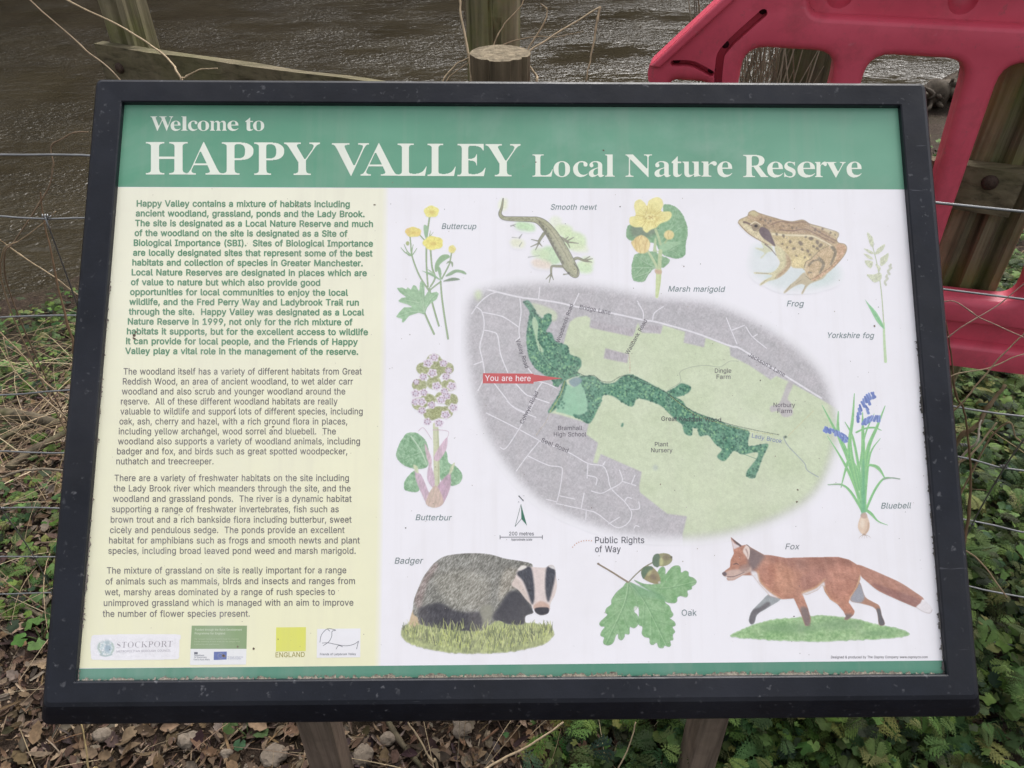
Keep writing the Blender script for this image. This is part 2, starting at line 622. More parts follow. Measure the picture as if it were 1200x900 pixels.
def cream_fn(s, t):
    base = np.array([240, 238, 217]) * (1 - t[:, None]) + np.array([239, 236, 200]) * t[:, None]
    e = np.clip((s[:, None] - .975) / .025, 0, 1) ** 1.3
    c = base * (1 - e) + WHITE * 255 * e
    return lin(c + fbm(s * 5, t * 8, 21)[:, None] * 2.5)


sheet('text_column', [(left_x(219.5), 219.5), (456, 220.6), (447, 780.2), (left_x(783), 783)], .00002, None, 80, 40, cream_fn, 'pale cream column behind the text')


SANS_NUM = [
38,224,1,96,82,-2,68,1,55,6,44,13,35,21,27,31,21,42,18,54,17,67,18,77,20,86,24,95,42,117,70,139,108,168,118,176,127,187,131,202,130,210,127,217,123,223,117,227,109,230,101,230,84,227,73,216,68,199,73,182,84,164,102,142,219,0,182,0,86,116,61,146,44,172,40,181,38,190,38,199,39,210,41,220,45,229,51,237,58,244,67,249,77,253,88,256,100,257,112,256,123,253,133,249,141,244,148,237,154,230,158,221,161,212,162,202,158,181,146,162,128,146,77,109,55,87,51,80,49,73,48,66,49,58,51,50,55,44,59,38,65,33,72,29,79,26,87,24,96,23,106,24,116,26,126,30,151,48,157,56,163,65,168,76,172,87,174,99,174,112,204,112,203,97,201,83,198,72,185,46,173,31,166,23,158,15,147,9,136,3,123,0,111,-3,98,-3,
39,103,1,4,35,254,68,254,64,159,39,159,
40,137,1,17,50,162,66,221,88,270,118,270,95,214,81,157,76,103,80,57,94,8,118,-48,88,-48,75,-23,64,2,56,27,49,53,46,78,45,103,
41,137,1,17,43,9,57,58,61,103,56,157,41,214,19,270,48,270,71,221,86,162,92,103,91,78,87,52,81,27,72,1,61,-24,48,-48,19,-48,
44,94,1,4,34,36,68,36,42,-60,19,-60,
45,227,1,4,168,94,57,94,57,122,168,122,
46,94,1,24,42,-1,36,1,31,4,28,9,26,15,25,20,26,27,28,32,31,37,36,40,42,43,48,43,54,43,59,40,64,37,68,32,70,27,71,20,70,15,68,9,64,4,59,1,54,-1,48,-2,
47,125,1,4,36,-38,7,-38,89,266,117,266,
48,227,2,36,95,-2,79,3,65,12,53,24,42,39,34,57,29,77,25,101,24,127,25,153,29,177,35,197,43,215,53,230,65,242,79,251,95,256,113,258,131,256,147,251,161,242,174,230,184,215,192,197,198,177,201,153,203,127,201,101,198,77,192,57,184,39,174,24,162,12,147,3,131,-2,113,-3,36,125,26,136,30,145,37,153,46,160,58,165,72,169,88,171,107,172,127,171,148,169,166,165,182,160,197,153,208,145,218,136,224,125,228,113,230,101,228,91,224,82,218,73,208,67,197,62,182,58,166,55,148,55,127,55,107,58,88,62,72,67,58,73,46,82,37,91,30,101,26,113,25,
49,227,2,4,38,27,195,27,195,0,38,0,8,138,0,106,0,106,224,105,224,43,179,43,213,99,254,138,254,
50,227,1,48,32,24,117,114,141,141,155,163,160,186,159,194,157,202,154,209,149,215,143,220,137,224,112,230,102,229,94,227,86,224,79,219,74,213,69,207,66,199,64,190,64,181,33,181,34,196,37,209,43,221,51,232,60,241,72,248,84,253,98,257,112,258,127,257,141,254,153,248,164,241,173,233,181,223,186,211,189,199,191,186,185,159,168,129,133,90,76,30,76,28,195,28,195,0,32,0,
51,227,1,61,94,-2,80,0,66,5,54,11,44,19,35,29,28,40,24,52,22,66,55,66,56,58,59,50,63,44,69,38,75,33,83,30,109,25,138,30,145,35,152,40,157,46,161,54,164,63,165,72,164,81,162,90,158,98,153,105,146,112,137,117,127,121,115,123,101,124,78,124,78,150,144,224,144,226,35,226,35,254,186,254,186,230,106,139,106,144,124,145,140,143,154,138,167,131,177,122,185,111,192,99,195,86,196,72,195,58,191,45,185,33,177,22,166,13,154,6,141,1,125,-2,109,-3,
52,227,2,8,20,79,123,254,155,254,54,83,54,81,207,81,207,53,20,53,6,141,61,141,73,141,159,171,159,171,0,141,0,
53,227,1,65,96,-2,82,1,70,6,59,12,49,20,41,30,35,41,32,53,30,65,61,65,62,58,65,51,69,44,87,30,111,25,120,26,130,28,138,32,146,38,152,44,157,52,161,61,163,71,164,81,163,92,161,101,157,111,151,119,145,125,137,131,129,135,119,138,109,138,84,134,64,123,34,126,48,254,183,254,183,226,75,226,67,151,68,151,89,162,115,167,126,166,137,164,147,160,156,156,165,150,172,143,179,134,185,125,189,116,193,105,195,94,195,82,194,66,191,51,184,38,176,26,166,16,154,8,141,1,126,-2,111,-3,
54,227,2,38,98,-2,84,1,71,7,60,15,50,25,42,37,36,51,33,65,32,81,33,93,35,106,40,119,69,170,126,254,161,254,75,131,73,131,83,144,98,153,117,157,132,156,146,153,158,147,169,140,178,131,185,120,190,107,193,94,194,79,193,63,190,49,184,36,176,25,166,15,155,7,142,1,128,-2,113,-3,36,123,25,131,27,139,31,146,37,152,43,157,51,161,59,163,69,164,79,163,89,161,98,157,107,152,114,146,121,139,126,131,130,123,132,113,133,104,132,95,130,87,126,80,121,74,114,69,107,65,99,63,89,62,79,63,69,65,59,69,51,74,43,80,37,87,31,95,27,104,25,113,24,
55,227,1,8,162,224,162,226,31,226,31,254,195,254,195,224,82,0,48,0,
56,227,3,68,97,-2,82,1,68,6,56,13,45,21,37,31,31,42,27,54,26,68,27,78,29,88,33,98,37,106,43,114,51,121,58,126,67,130,76,132,76,133,65,138,55,145,46,154,40,165,36,177,35,190,36,203,40,214,45,225,53,234,62,242,73,249,85,254,99,257,113,258,128,257,141,254,153,249,164,242,173,234,181,225,186,214,190,203,191,190,190,177,186,165,180,154,171,145,162,138,150,133,150,132,159,130,168,126,176,121,183,114,189,106,194,98,197,88,200,78,200,68,199,54,195,42,189,31,181,21,171,13,158,6,145,1,130,-2,113,-3,36,124,25,134,27,142,30,150,34,156,40,161,46,165,53,168,61,168,69,168,78,165,87,161,94,156,101,149,107,141,111,133,115,123,117,113,118,103,117,93,115,85,111,77,107,70,101,65,94,61,87,58,78,58,69,58,61,61,53,64,46,70,40,76,34,84,30,92,27,102,25,113,25,28,137,150,144,154,149,159,154,165,157,172,159,180,160,188,159,196,157,203,154,210,149,216,144,221,138,225,113,230,89,225,82,221,77,216,72,210,69,203,67,196,66,188,67,180,69,172,72,165,77,159,82,154,89,150,113,145,
57,227,2,38,128,257,142,253,155,247,166,239,176,229,184,217,190,204,193,189,194,173,194,161,191,148,186,135,158,84,100,0,65,0,151,124,154,124,144,111,128,101,109,97,94,98,81,102,69,107,58,114,49,124,41,134,36,147,33,161,32,176,33,191,36,205,42,218,50,230,60,239,71,247,84,253,98,257,113,258,36,104,229,95,227,87,223,80,218,74,211,69,204,66,195,63,186,63,176,63,166,66,156,69,148,74,140,80,134,87,129,95,125,104,122,113,122,123,122,131,125,139,129,146,134,152,140,157,147,161,156,163,165,164,175,163,185,161,195,157,204,152,211,146,218,139,223,131,227,123,229,113,230,
58,94,2,24,42,-1,36,1,31,4,28,9,26,15,25,20,26,27,28,32,31,37,36,40,42,43,48,43,54,43,59,40,64,37,68,32,70,27,71,20,70,15,68,9,64,4,59,1,54,-1,48,-2,24,42,136,36,138,31,142,28,147,26,152,25,158,26,164,28,170,31,174,36,178,42,180,48,181,54,180,59,178,64,174,68,170,70,164,71,158,70,152,68,147,64,142,59,138,54,136,48,135,
65,240,2,12,101,254,138,254,231,0,198,0,144,151,132,186,116,239,123,239,106,185,95,151,43,0,8,0,4,55,99,185,99,185,71,55,71,
66,228,3,36,30,254,121,254,137,253,152,250,164,245,175,239,184,230,190,221,195,210,198,199,199,187,198,177,197,168,193,160,178,143,157,133,157,131,166,130,174,127,182,123,189,117,196,110,201,102,205,92,208,81,209,68,208,56,205,44,200,33,193,24,184,16,172,9,158,4,142,1,123,0,30,0,18,122,29,140,30,154,34,165,40,172,48,176,58,178,68,177,77,175,85,171,92,166,99,160,104,153,109,144,113,135,115,124,115,62,115,62,29,16,119,143,144,148,151,152,157,157,162,163,165,170,167,178,168,186,167,197,163,206,156,214,147,221,135,225,120,226,62,226,62,143,
67,255,1,68,113,-2,93,4,75,12,59,25,46,40,35,58,27,78,22,101,20,127,22,153,27,176,35,197,46,215,59,230,75,242,93,251,113,256,134,258,170,252,181,248,191,242,201,236,210,228,217,219,224,209,229,198,234,187,236,174,204,174,195,197,179,214,158,224,134,228,119,227,105,223,92,216,80,207,71,196,62,182,57,166,53,148,52,127,53,107,57,88,63,72,71,59,80,47,92,38,105,32,119,28,134,26,158,30,179,40,195,57,204,80,236,80,234,68,229,56,224,45,217,36,210,27,201,19,192,12,181,7,170,2,159,-1,146,-3,134,-3,
68,251,2,42,48,0,48,29,107,29,127,30,144,34,159,40,171,49,182,61,189,75,195,90,198,108,200,128,198,147,195,165,190,180,182,194,172,205,160,214,145,221,129,225,110,226,47,226,47,254,113,254,136,253,157,248,176,239,192,228,206,213,217,196,225,175,229,153,231,128,229,102,224,80,217,59,206,42,192,27,175,15,156,7,134,2,109,0,4,62,0,30,0,30,254,62,254,
69,209,1,12,30,254,186,254,186,226,62,226,62,143,178,143,178,114,62,114,62,29,188,29,188,0,30,0,
70,205,1,10,30,254,185,254,185,226,62,226,62,139,173,139,173,111,62,111,62,0,30,0,
71,260,1,76,113,-2,93,4,75,13,59,25,45,40,35,58,27,78,22,102,20,127,22,153,27,176,35,197,45,215,59,230,74,242,92,251,112,256,132,258,146,257,158,255,170,252,181,247,192,242,202,235,210,227,218,218,225,208,230,198,234,186,237,174,204,174,194,197,178,213,158,224,133,228,118,227,104,223,92,216,80,207,70,196,62,182,57,166,53,148,52,127,53,107,57,88,63,72,71,59,81,47,92,38,105,32,119,28,134,26,148,27,161,31,172,36,183,43,191,51,198,62,203,74,206,87,207,101,217,100,141,100,141,128,239,128,239,100,237,80,233,62,225,45,215,31,203,19,188,9,172,2,154,-2,134,-3,
72,258,1,12,30,254,62,254,62,144,196,144,196,254,228,254,228,0,196,0,196,116,62,116,62,0,30,0,
73,150,1,12,16,29,59,29,59,226,16,226,16,254,135,254,135,226,91,226,91,29,135,29,135,0,16,0,
74,198,1,30,71,-1,53,5,38,16,26,31,19,50,17,73,17,86,49,86,49,73,50,58,54,47,61,37,70,30,80,26,93,25,105,26,115,30,124,37,131,47,135,58,136,73,136,254,168,254,168,73,166,50,159,31,147,16,132,5,113,-1,93,-3,
75,233,3,9,52,108,70,131,87,152,106,172,182,254,224,254,116,138,114,138,52,73,7,30,254,62,254,62,167,62,112,62,97,62,0,30,0,4,94,130,114,155,224,0,186,0,
76,196,1,6,30,254,62,254,62,29,181,29,181,0,30,0,
77,314,1,40,30,254,76,254,139,94,144,79,150,61,156,42,161,24,154,24,159,41,165,61,171,79,176,94,238,254,284,254,284,0,252,0,252,145,252,163,253,184,253,207,253,229,256,229,249,205,241,181,234,161,228,145,171,0,143,0,85,145,80,160,72,181,65,204,56,229,59,229,60,208,60,186,61,164,61,145,61,0,30,0,
78,262,1,24,30,254,68,254,172,91,181,75,194,53,207,27,202,27,200,54,200,79,199,97,199,254,232,254,232,0,193,0,101,145,89,165,74,191,54,226,60,227,61,192,62,164,62,145,62,0,30,0,
79,267,2,36,112,-2,93,4,75,12,59,25,46,40,35,58,27,78,22,101,20,127,22,153,27,176,35,197,46,215,59,230,75,242,93,251,112,256,133,258,155,256,174,251,192,242,208,230,221,215,232,197,240,176,245,153,247,127,245,101,240,78,232,58,221,40,208,25,192,12,174,4,155,-2,133,-3,36,148,28,162,32,175,38,186,47,196,58,204,72,210,88,214,106,215,127,214,148,210,166,204,182,196,196,186,207,175,216,162,223,148,227,133,228,119,227,105,223,92,216,81,207,71,196,63,182,57,166,53,148,52,127,53,106,57,88,63,72,71,58,81,47,92,38,105,32,119,28,133,26,
80,222,1,44,30,254,118,254,136,253,152,250,166,244,178,236,187,226,195,215,200,202,203,189,204,174,203,159,200,145,195,133,187,121,178,112,166,104,152,98,136,94,118,93,55,93,55,121,116,121,129,122,139,124,149,128,156,133,162,139,167,147,170,155,172,164,172,174,172,184,170,193,167,201,162,208,156,214,148,219,139,223,129,225,116,226,62,226,62,0,30,0,
81,267,3,8,156,80,185,42,192,32,234,-24,200,-24,173,13,166,23,123,80,36,112,-2,93,4,75,12,59,25,46,40,35,58,27,78,22,101,20,127,22,153,27,176,35,197,46,215,59,230,75,242,93,251,112,256,133,258,155,256,174,251,192,242,208,230,221,215,232,197,240,176,245,153,247,127,245,101,240,78,232,58,221,40,208,25,192,12,174,4,155,-2,133,-3,36,148,28,162,32,175,38,186,47,196,58,204,72,210,88,214,106,215,127,214,148,210,166,204,182,196,196,186,207,175,216,162,223,148,227,133,228,119,227,105,223,92,216,81,207,71,196,63,182,57,166,53,148,52,127,53,106,57,88,63,72,71,58,81,47,92,38,105,32,119,28,133,26,
82,224,2,44,30,254,118,254,136,253,153,250,167,244,178,237,188,227,195,217,200,204,204,191,205,176,204,161,200,148,195,136,188,125,178,116,166,109,152,103,136,100,118,99,48,99,48,128,117,128,129,128,140,130,149,133,156,138,162,143,167,150,170,158,172,167,173,176,172,186,170,194,167,202,162,209,156,215,149,220,140,223,129,225,116,226,62,226,62,0,30,0,4,115,115,151,115,214,0,177,0,
83,223,1,93,94,-3,78,0,64,5,51,11,41,20,32,30,25,42,21,54,19,68,52,68,54,59,57,51,62,44,68,38,75,33,83,29,112,25,123,25,133,27,143,30,151,34,159,40,165,46,169,53,172,61,173,70,172,77,170,84,166,89,148,102,122,111,92,120,72,126,56,135,43,145,34,156,28,170,26,186,27,200,31,213,37,224,46,234,57,242,69,249,83,254,97,257,114,258,130,257,145,254,158,249,170,242,180,234,189,224,195,213,199,202,200,189,169,189,166,201,160,211,151,219,140,225,127,228,112,229,102,229,92,227,84,224,76,220,70,215,64,209,61,203,58,195,58,188,58,180,61,173,65,167,85,154,106,147,132,140,156,132,179,119,197,99,201,90,203,80,204,69,203,56,199,43,193,32,185,21,174,13,162,5,147,0,130,-3,112,-4,
84,224,1,8,16,254,208,254,208,226,128,226,128,0,96,0,96,226,16,226,
85,259,1,42,110,-3,93,1,77,8,63,17,52,27,42,40,36,54,31,70,30,87,30,254,62,254,62,89,63,77,66,66,70,57,77,48,84,40,94,34,104,29,116,27,129,26,143,27,155,29,165,34,175,40,182,48,188,57,193,66,195,77,196,89,196,254,229,254,229,87,227,70,223,54,216,40,207,27,195,17,182,8,166,1,149,-3,129,-4,
86,240,1,12,8,254,42,254,96,103,108,69,124,15,117,15,133,69,145,103,197,254,231,254,139,0,102,0,
87,343,1,32,8,254,41,254,82,98,88,73,93,47,98,20,95,20,100,47,106,73,112,98,153,254,190,254,231,98,237,73,243,47,249,20,244,20,249,47,255,73,261,98,302,254,335,254,265,0,228,0,184,161,176,196,168,237,175,237,167,197,159,161,115,0,78,0,
88,237,1,28,109,142,109,118,15,254,52,254,89,200,102,181,112,164,122,146,116,146,126,164,136,181,149,200,187,254,223,254,129,119,129,143,228,0,191,0,146,65,134,83,125,98,115,116,122,116,113,98,103,83,91,65,46,0,9,0,
89,236,1,14,102,104,8,254,46,254,96,172,111,146,125,115,112,115,126,146,140,172,191,254,228,254,134,104,134,0,102,0,
90,219,1,20,21,23,137,193,153,215,170,238,174,227,143,226,111,226,20,226,20,254,198,254,198,231,84,64,67,40,49,17,45,27,76,28,107,29,200,29,200,0,21,0,
97,195,2,52,68,-4,57,-1,47,2,38,8,30,14,24,22,19,32,16,42,15,54,16,64,18,73,22,80,26,87,32,92,39,97,63,105,89,110,117,113,133,117,135,120,137,123,138,127,138,128,133,148,120,161,98,165,75,161,59,150,50,137,20,146,26,156,32,165,39,173,48,179,57,184,66,188,97,192,119,190,143,180,150,175,156,168,161,160,165,150,168,139,168,126,168,0,138,0,138,26,136,26,126,12,108,1,80,-4,22,96,23,106,26,114,29,121,34,127,40,132,47,135,54,137,61,138,69,138,95,130,91,116,88,100,86,88,84,67,79,52,70,48,65,47,59,46,52,51,36,65,26,85,23,
98,212,2,35,104,-3,94,-1,86,2,69,16,59,29,56,29,56,0,26,0,26,254,57,254,57,160,59,160,69,173,86,186,94,190,103,192,115,192,130,191,144,187,156,180,168,171,177,160,185,146,191,131,194,113,195,94,194,75,191,58,185,42,177,29,168,17,157,8,144,1,130,-3,115,-4,36,121,24,131,28,140,33,147,40,153,48,158,58,161,70,163,82,164,95,163,108,161,120,158,131,153,140,147,149,140,156,131,161,121,164,110,165,99,164,89,161,81,156,73,149,67,141,62,131,59,120,57,108,56,95,57,81,59,69,63,58,67,48,73,39,81,32,89,27,99,24,110,23,
99,198,1,54,87,-3,72,1,58,8,46,17,36,29,28,43,22,58,18,75,17,94,18,113,22,130,28,146,36,159,46,171,58,180,72,187,87,191,104,192,130,189,153,178,170,161,181,138,151,131,145,145,135,155,121,162,104,165,92,164,81,161,73,155,65,148,59,139,54,129,51,118,49,106,48,94,49,81,51,70,54,59,59,49,65,40,73,33,81,28,92,24,104,23,121,26,135,33,146,44,152,59,181,51,171,28,153,11,130,0,104,-4,
100,212,2,35,82,-3,68,1,56,8,44,17,35,29,27,42,22,58,18,75,17,94,18,113,22,131,27,146,35,160,45,171,56,180,69,187,83,191,98,192,109,192,118,190,126,186,144,173,153,160,155,160,155,254,186,254,186,0,156,0,156,29,153,29,143,16,126,2,118,-1,109,-3,98,-4,36,113,24,123,27,132,32,139,39,145,48,150,58,153,69,155,81,156,95,155,108,153,120,150,131,145,141,139,149,132,156,123,161,113,164,102,165,91,164,81,161,72,156,65,149,59,140,54,131,51,120,49,108,48,95,49,82,51,70,54,58,59,48,65,40,73,33,81,28,91,24,102,23,
101,202,1,74,88,-3,73,1,58,8,46,17,36,29,28,42,22,58,18,75,17,93,18,112,22,129,28,145,36,159,46,170,58,180,71,187,86,191,103,192,133,187,142,183,151,177,160,170,167,162,173,152,179,141,182,128,185,113,186,97,186,85,37,85,37,110,169,110,155,101,154,113,152,124,149,134,144,143,138,151,131,157,123,161,113,164,103,165,92,164,82,161,73,157,66,151,59,143,54,135,51,125,49,116,48,105,48,89,49,75,51,64,55,53,61,44,67,37,76,31,85,26,95,24,106,23,127,26,143,36,153,53,182,45,179,36,174,27,168,20,160,13,151,7,141,2,130,-1,119,-3,106,-4,
102,127,2,4,114,164,3,164,3,190,114,190,21,40,216,41,226,44,235,48,243,53,250,60,255,68,259,94,265,111,263,121,260,114,234,107,236,97,237,89,236,82,234,77,230,74,225,72,218,71,209,71,0,40,0,
103,213,2,58,90,-75,78,-73,67,-70,41,-55,25,-35,51,-20,61,-33,77,-44,103,-49,118,-47,130,-44,141,-38,149,-29,154,-17,156,-3,156,34,153,34,143,21,126,8,118,5,109,3,97,2,83,4,69,7,56,13,45,22,35,32,28,45,22,60,18,77,17,96,18,114,22,131,27,147,35,160,45,171,56,180,69,187,83,191,98,192,109,192,119,190,127,186,144,173,154,159,157,159,157,190,186,190,186,-4,185,-20,181,-33,175,-45,167,-54,157,-62,145,-68,132,-72,118,-74,103,-75,36,113,30,123,33,132,38,139,44,145,51,150,61,153,71,156,83,156,96,156,109,153,121,150,132,145,141,139,150,132,156,123,161,114,164,102,165,91,164,81,161,73,156,65,149,59,141,54,131,51,120,49,109,48,96,49,84,51,72,54,61,59,52,65,44,73,38,81,33,91,30,102,30,
104,205,1,39,57,0,26,0,26,254,57,254,57,144,51,144,58,159,66,172,76,181,87,187,100,191,114,192,126,191,137,189,148,184,157,178,164,170,170,160,175,149,178,135,179,120,179,0,148,0,148,118,147,131,143,143,136,152,128,159,117,163,105,165,96,164,88,162,80,159,74,154,68,148,63,141,60,133,58,124,57,113,
105,83,2,4,26,190,57,190,57,0,26,0,24,36,222,31,224,27,227,23,231,21,236,21,242,21,247,23,252,27,256,31,259,36,261,42,262,47,261,52,259,57,256,60,252,62,247,63,242,62,236,60,231,57,227,52,224,47,222,42,221,
106,83,2,21,57,190,57,-15,56,-26,54,-36,51,-45,46,-53,40,-59,32,-65,24,-68,13,-71,2,-71,-5,-71,-5,-43,1,-43,9,-43,15,-40,20,-36,24,-30,26,-23,26,-15,26,190,24,36,222,31,224,27,227,23,231,21,236,20,242,21,247,23,252,27,256,31,259,36,261,42,262,47,261,52,259,57,256,60,252,62,247,63,242,62,236,60,231,57,227,52,224,47,222,42,221,
107,190,3,7,55,106,60,106,142,190,180,190,92,100,89,100,55,68,4,26,254,57,254,57,0,26,0,4,74,93,96,114,186,0,147,0,
108,95,1,18,56,0,45,4,37,10,31,19,27,29,26,42,26,254,57,254,57,49,60,31,63,28,67,27,73,26,80,26,85,27,90,1,81,0,70,-1,
109,305,1,62,26,190,56,190,56,148,54,148,57,157,61,166,66,173,86,188,110,193,123,192,134,187,144,180,151,171,157,160,160,147,156,147,159,156,163,164,169,172,190,187,218,193,229,192,239,190,249,186,257,180,264,173,270,164,275,154,278,141,278,128,278,0,248,0,248,127,247,139,243,149,236,156,228,161,219,164,209,165,201,165,194,163,187,160,173,145,168,124,168,0,137,0,137,130,136,140,132,148,126,156,119,161,110,164,100,165,79,160,73,156,67,151,63,145,60,137,58,129,57,119,57,0,26,0,
110,205,1,39,57,0,26,0,26,190,56,190,56,144,51,144,58,159,66,172,76,181,87,187,100,191,114,192,126,191,137,189,147,184,156,178,164,170,170,160,175,149,178,135,179,120,179,0,148,0,148,118,147,131,143,143,136,152,128,159,117,163,105,165,96,164,88,162,80,159,74,154,68,148,63,141,60,133,58,124,57,113,
111,208,2,36,87,-3,72,1,58,8,46,17,36,29,28,43,22,58,18,75,17,94,18,113,22,130,28,146,36,159,46,171,58,180,72,187,87,191,104,192,120,191,136,187,149,180,161,171,171,159,180,146,186,130,189,113,191,94,189,75,186,58,180,43,171,29,161,17,149,8,136,1,120,-3,104,-4,36,116,24,126,28,135,33,143,40,149,49,154,59,157,70,159,81,160,94,159,106,157,118,154,129,149,139,143,148,135,155,126,161,116,164,104,165,92,164,81,161,73,155,65,148,59,139,54,129,51,118,49,106,48,94,49,81,51,70,54,59,59,49,65,40,73,33,81,28,92,24,104,23,
112,212,2,35,26,190,56,190,56,160,59,160,69,173,86,186,94,190,103,192,115,192,130,191,144,187,156,180,168,171,177,160,185,146,191,131,194,113,195,94,194,75,191,58,185,42,177,29,168,17,157,8,144,1,130,-3,115,-4,104,-3,94,-1,86,2,69,16,59,29,57,29,57,-71,26,-71,36,121,24,131,28,140,33,147,40,153,48,158,58,161,70,163,82,164,95,163,108,161,120,158,131,153,140,147,149,140,156,131,161,121,164,110,165,99,164,89,161,81,156,73,149,67,141,62,131,59,120,57,108,56,95,57,81,59,69,63,58,67,48,73,39,81,32,89,27,99,24,110,23,
113,212,2,35,155,-71,155,29,153,29,143,16,126,2,118,-1,109,-3,98,-4,82,-3,68,1,56,8,44,17,35,29,27,42,22,58,18,75,17,94,18,113,22,131,27,146,35,160,45,171,56,180,69,187,83,191,98,192,109,192,118,190,126,186,144,173,153,160,156,160,156,190,186,190,186,-71,36,113,24,123,27,132,32,139,39,145,48,150,58,153,69,155,81,156,95,155,108,153,120,150,131,145,141,139,149,132,156,123,161,113,164,102,165,91,164,81,161,72,156,65,149,59,140,54,131,51,120,49,108,48,95,49,82,51,70,54,58,59,48,65,40,73,33,81,28,91,24,102,23,
114,130,1,26,26,190,56,190,56,160,58,160,62,169,68,177,76,184,85,188,96,191,107,192,115,192,122,192,122,161,115,162,103,163,95,162,87,160,80,157,73,153,67,148,63,142,60,135,58,127,57,118,57,0,26,0,
115,182,1,84,78,-3,67,-2,56,2,46,6,38,12,31,19,25,27,21,37,18,47,47,53,50,44,55,36,62,30,70,26,80,24,91,23,103,24,113,26,122,31,129,37,133,44,134,51,133,58,131,63,127,68,122,72,115,75,106,78,75,85,59,90,46,96,36,104,29,113,25,124,23,137,24,147,27,157,33,166,39,173,48,180,58,185,69,189,81,191,94,192,106,192,117,190,127,186,136,182,143,176,149,170,162,145,134,139,131,146,127,152,121,158,114,163,105,165,94,166,83,165,74,163,65,158,59,153,56,146,54,139,55,132,58,126,62,122,86,111,115,105,131,100,143,93,153,86,160,76,164,66,166,53,165,43,161,33,156,24,149,16,140,9,130,3,118,-1,105,-3,91,-4,
116,114,2,4,102,164,3,164,3,190,102,190,20,63,236,63,49,64,41,65,35,68,31,72,27,78,26,85,25,93,26,101,27,107,1,96,-1,84,-2,69,-1,56,4,46,11,38,20,34,32,32,46,32,236,
117,205,1,39,79,-2,68,1,57,5,48,12,41,20,35,29,30,41,27,54,26,69,26,190,57,190,57,72,58,58,62,47,68,37,77,31,88,26,100,25,109,26,117,28,125,31,131,36,137,41,142,48,145,57,147,66,148,76,148,190,179,190,179,0,149,0,149,46,154,46,147,30,139,18,129,8,117,2,105,-1,91,-3,
118,195,1,12,9,190,42,190,83,78,93,43,103,10,92,10,101,43,112,78,152,190,186,190,113,0,81,0,
119,284,1,30,11,190,44,190,67,107,77,68,88,21,82,21,93,67,103,107,126,190,158,190,181,107,191,68,201,21,196,21,206,68,217,107,240,190,272,190,215,0,184,0,159,86,152,112,145,140,138,169,145,169,138,140,131,112,124,86,99,0,69,0,
120,189,1,24,86,109,86,86,14,190,50,190,74,153,90,127,104,103,88,103,101,127,117,153,141,190,176,190,104,84,104,107,179,0,143,0,115,43,100,68,86,91,102,91,89,68,74,43,46,0,10,0,
121,195,1,22,31,-43,36,-44,52,-44,65,-37,75,-18,81,-1,9,190,42,190,83,78,93,43,103,10,92,10,101,43,112,78,153,190,186,190,102,-29,88,-54,70,-68,46,-73,32,-72,24,-69,
122,190,1,12,21,23,127,160,127,161,24,161,24,190,166,190,166,165,63,30,63,28,169,28,169,0,21,0]
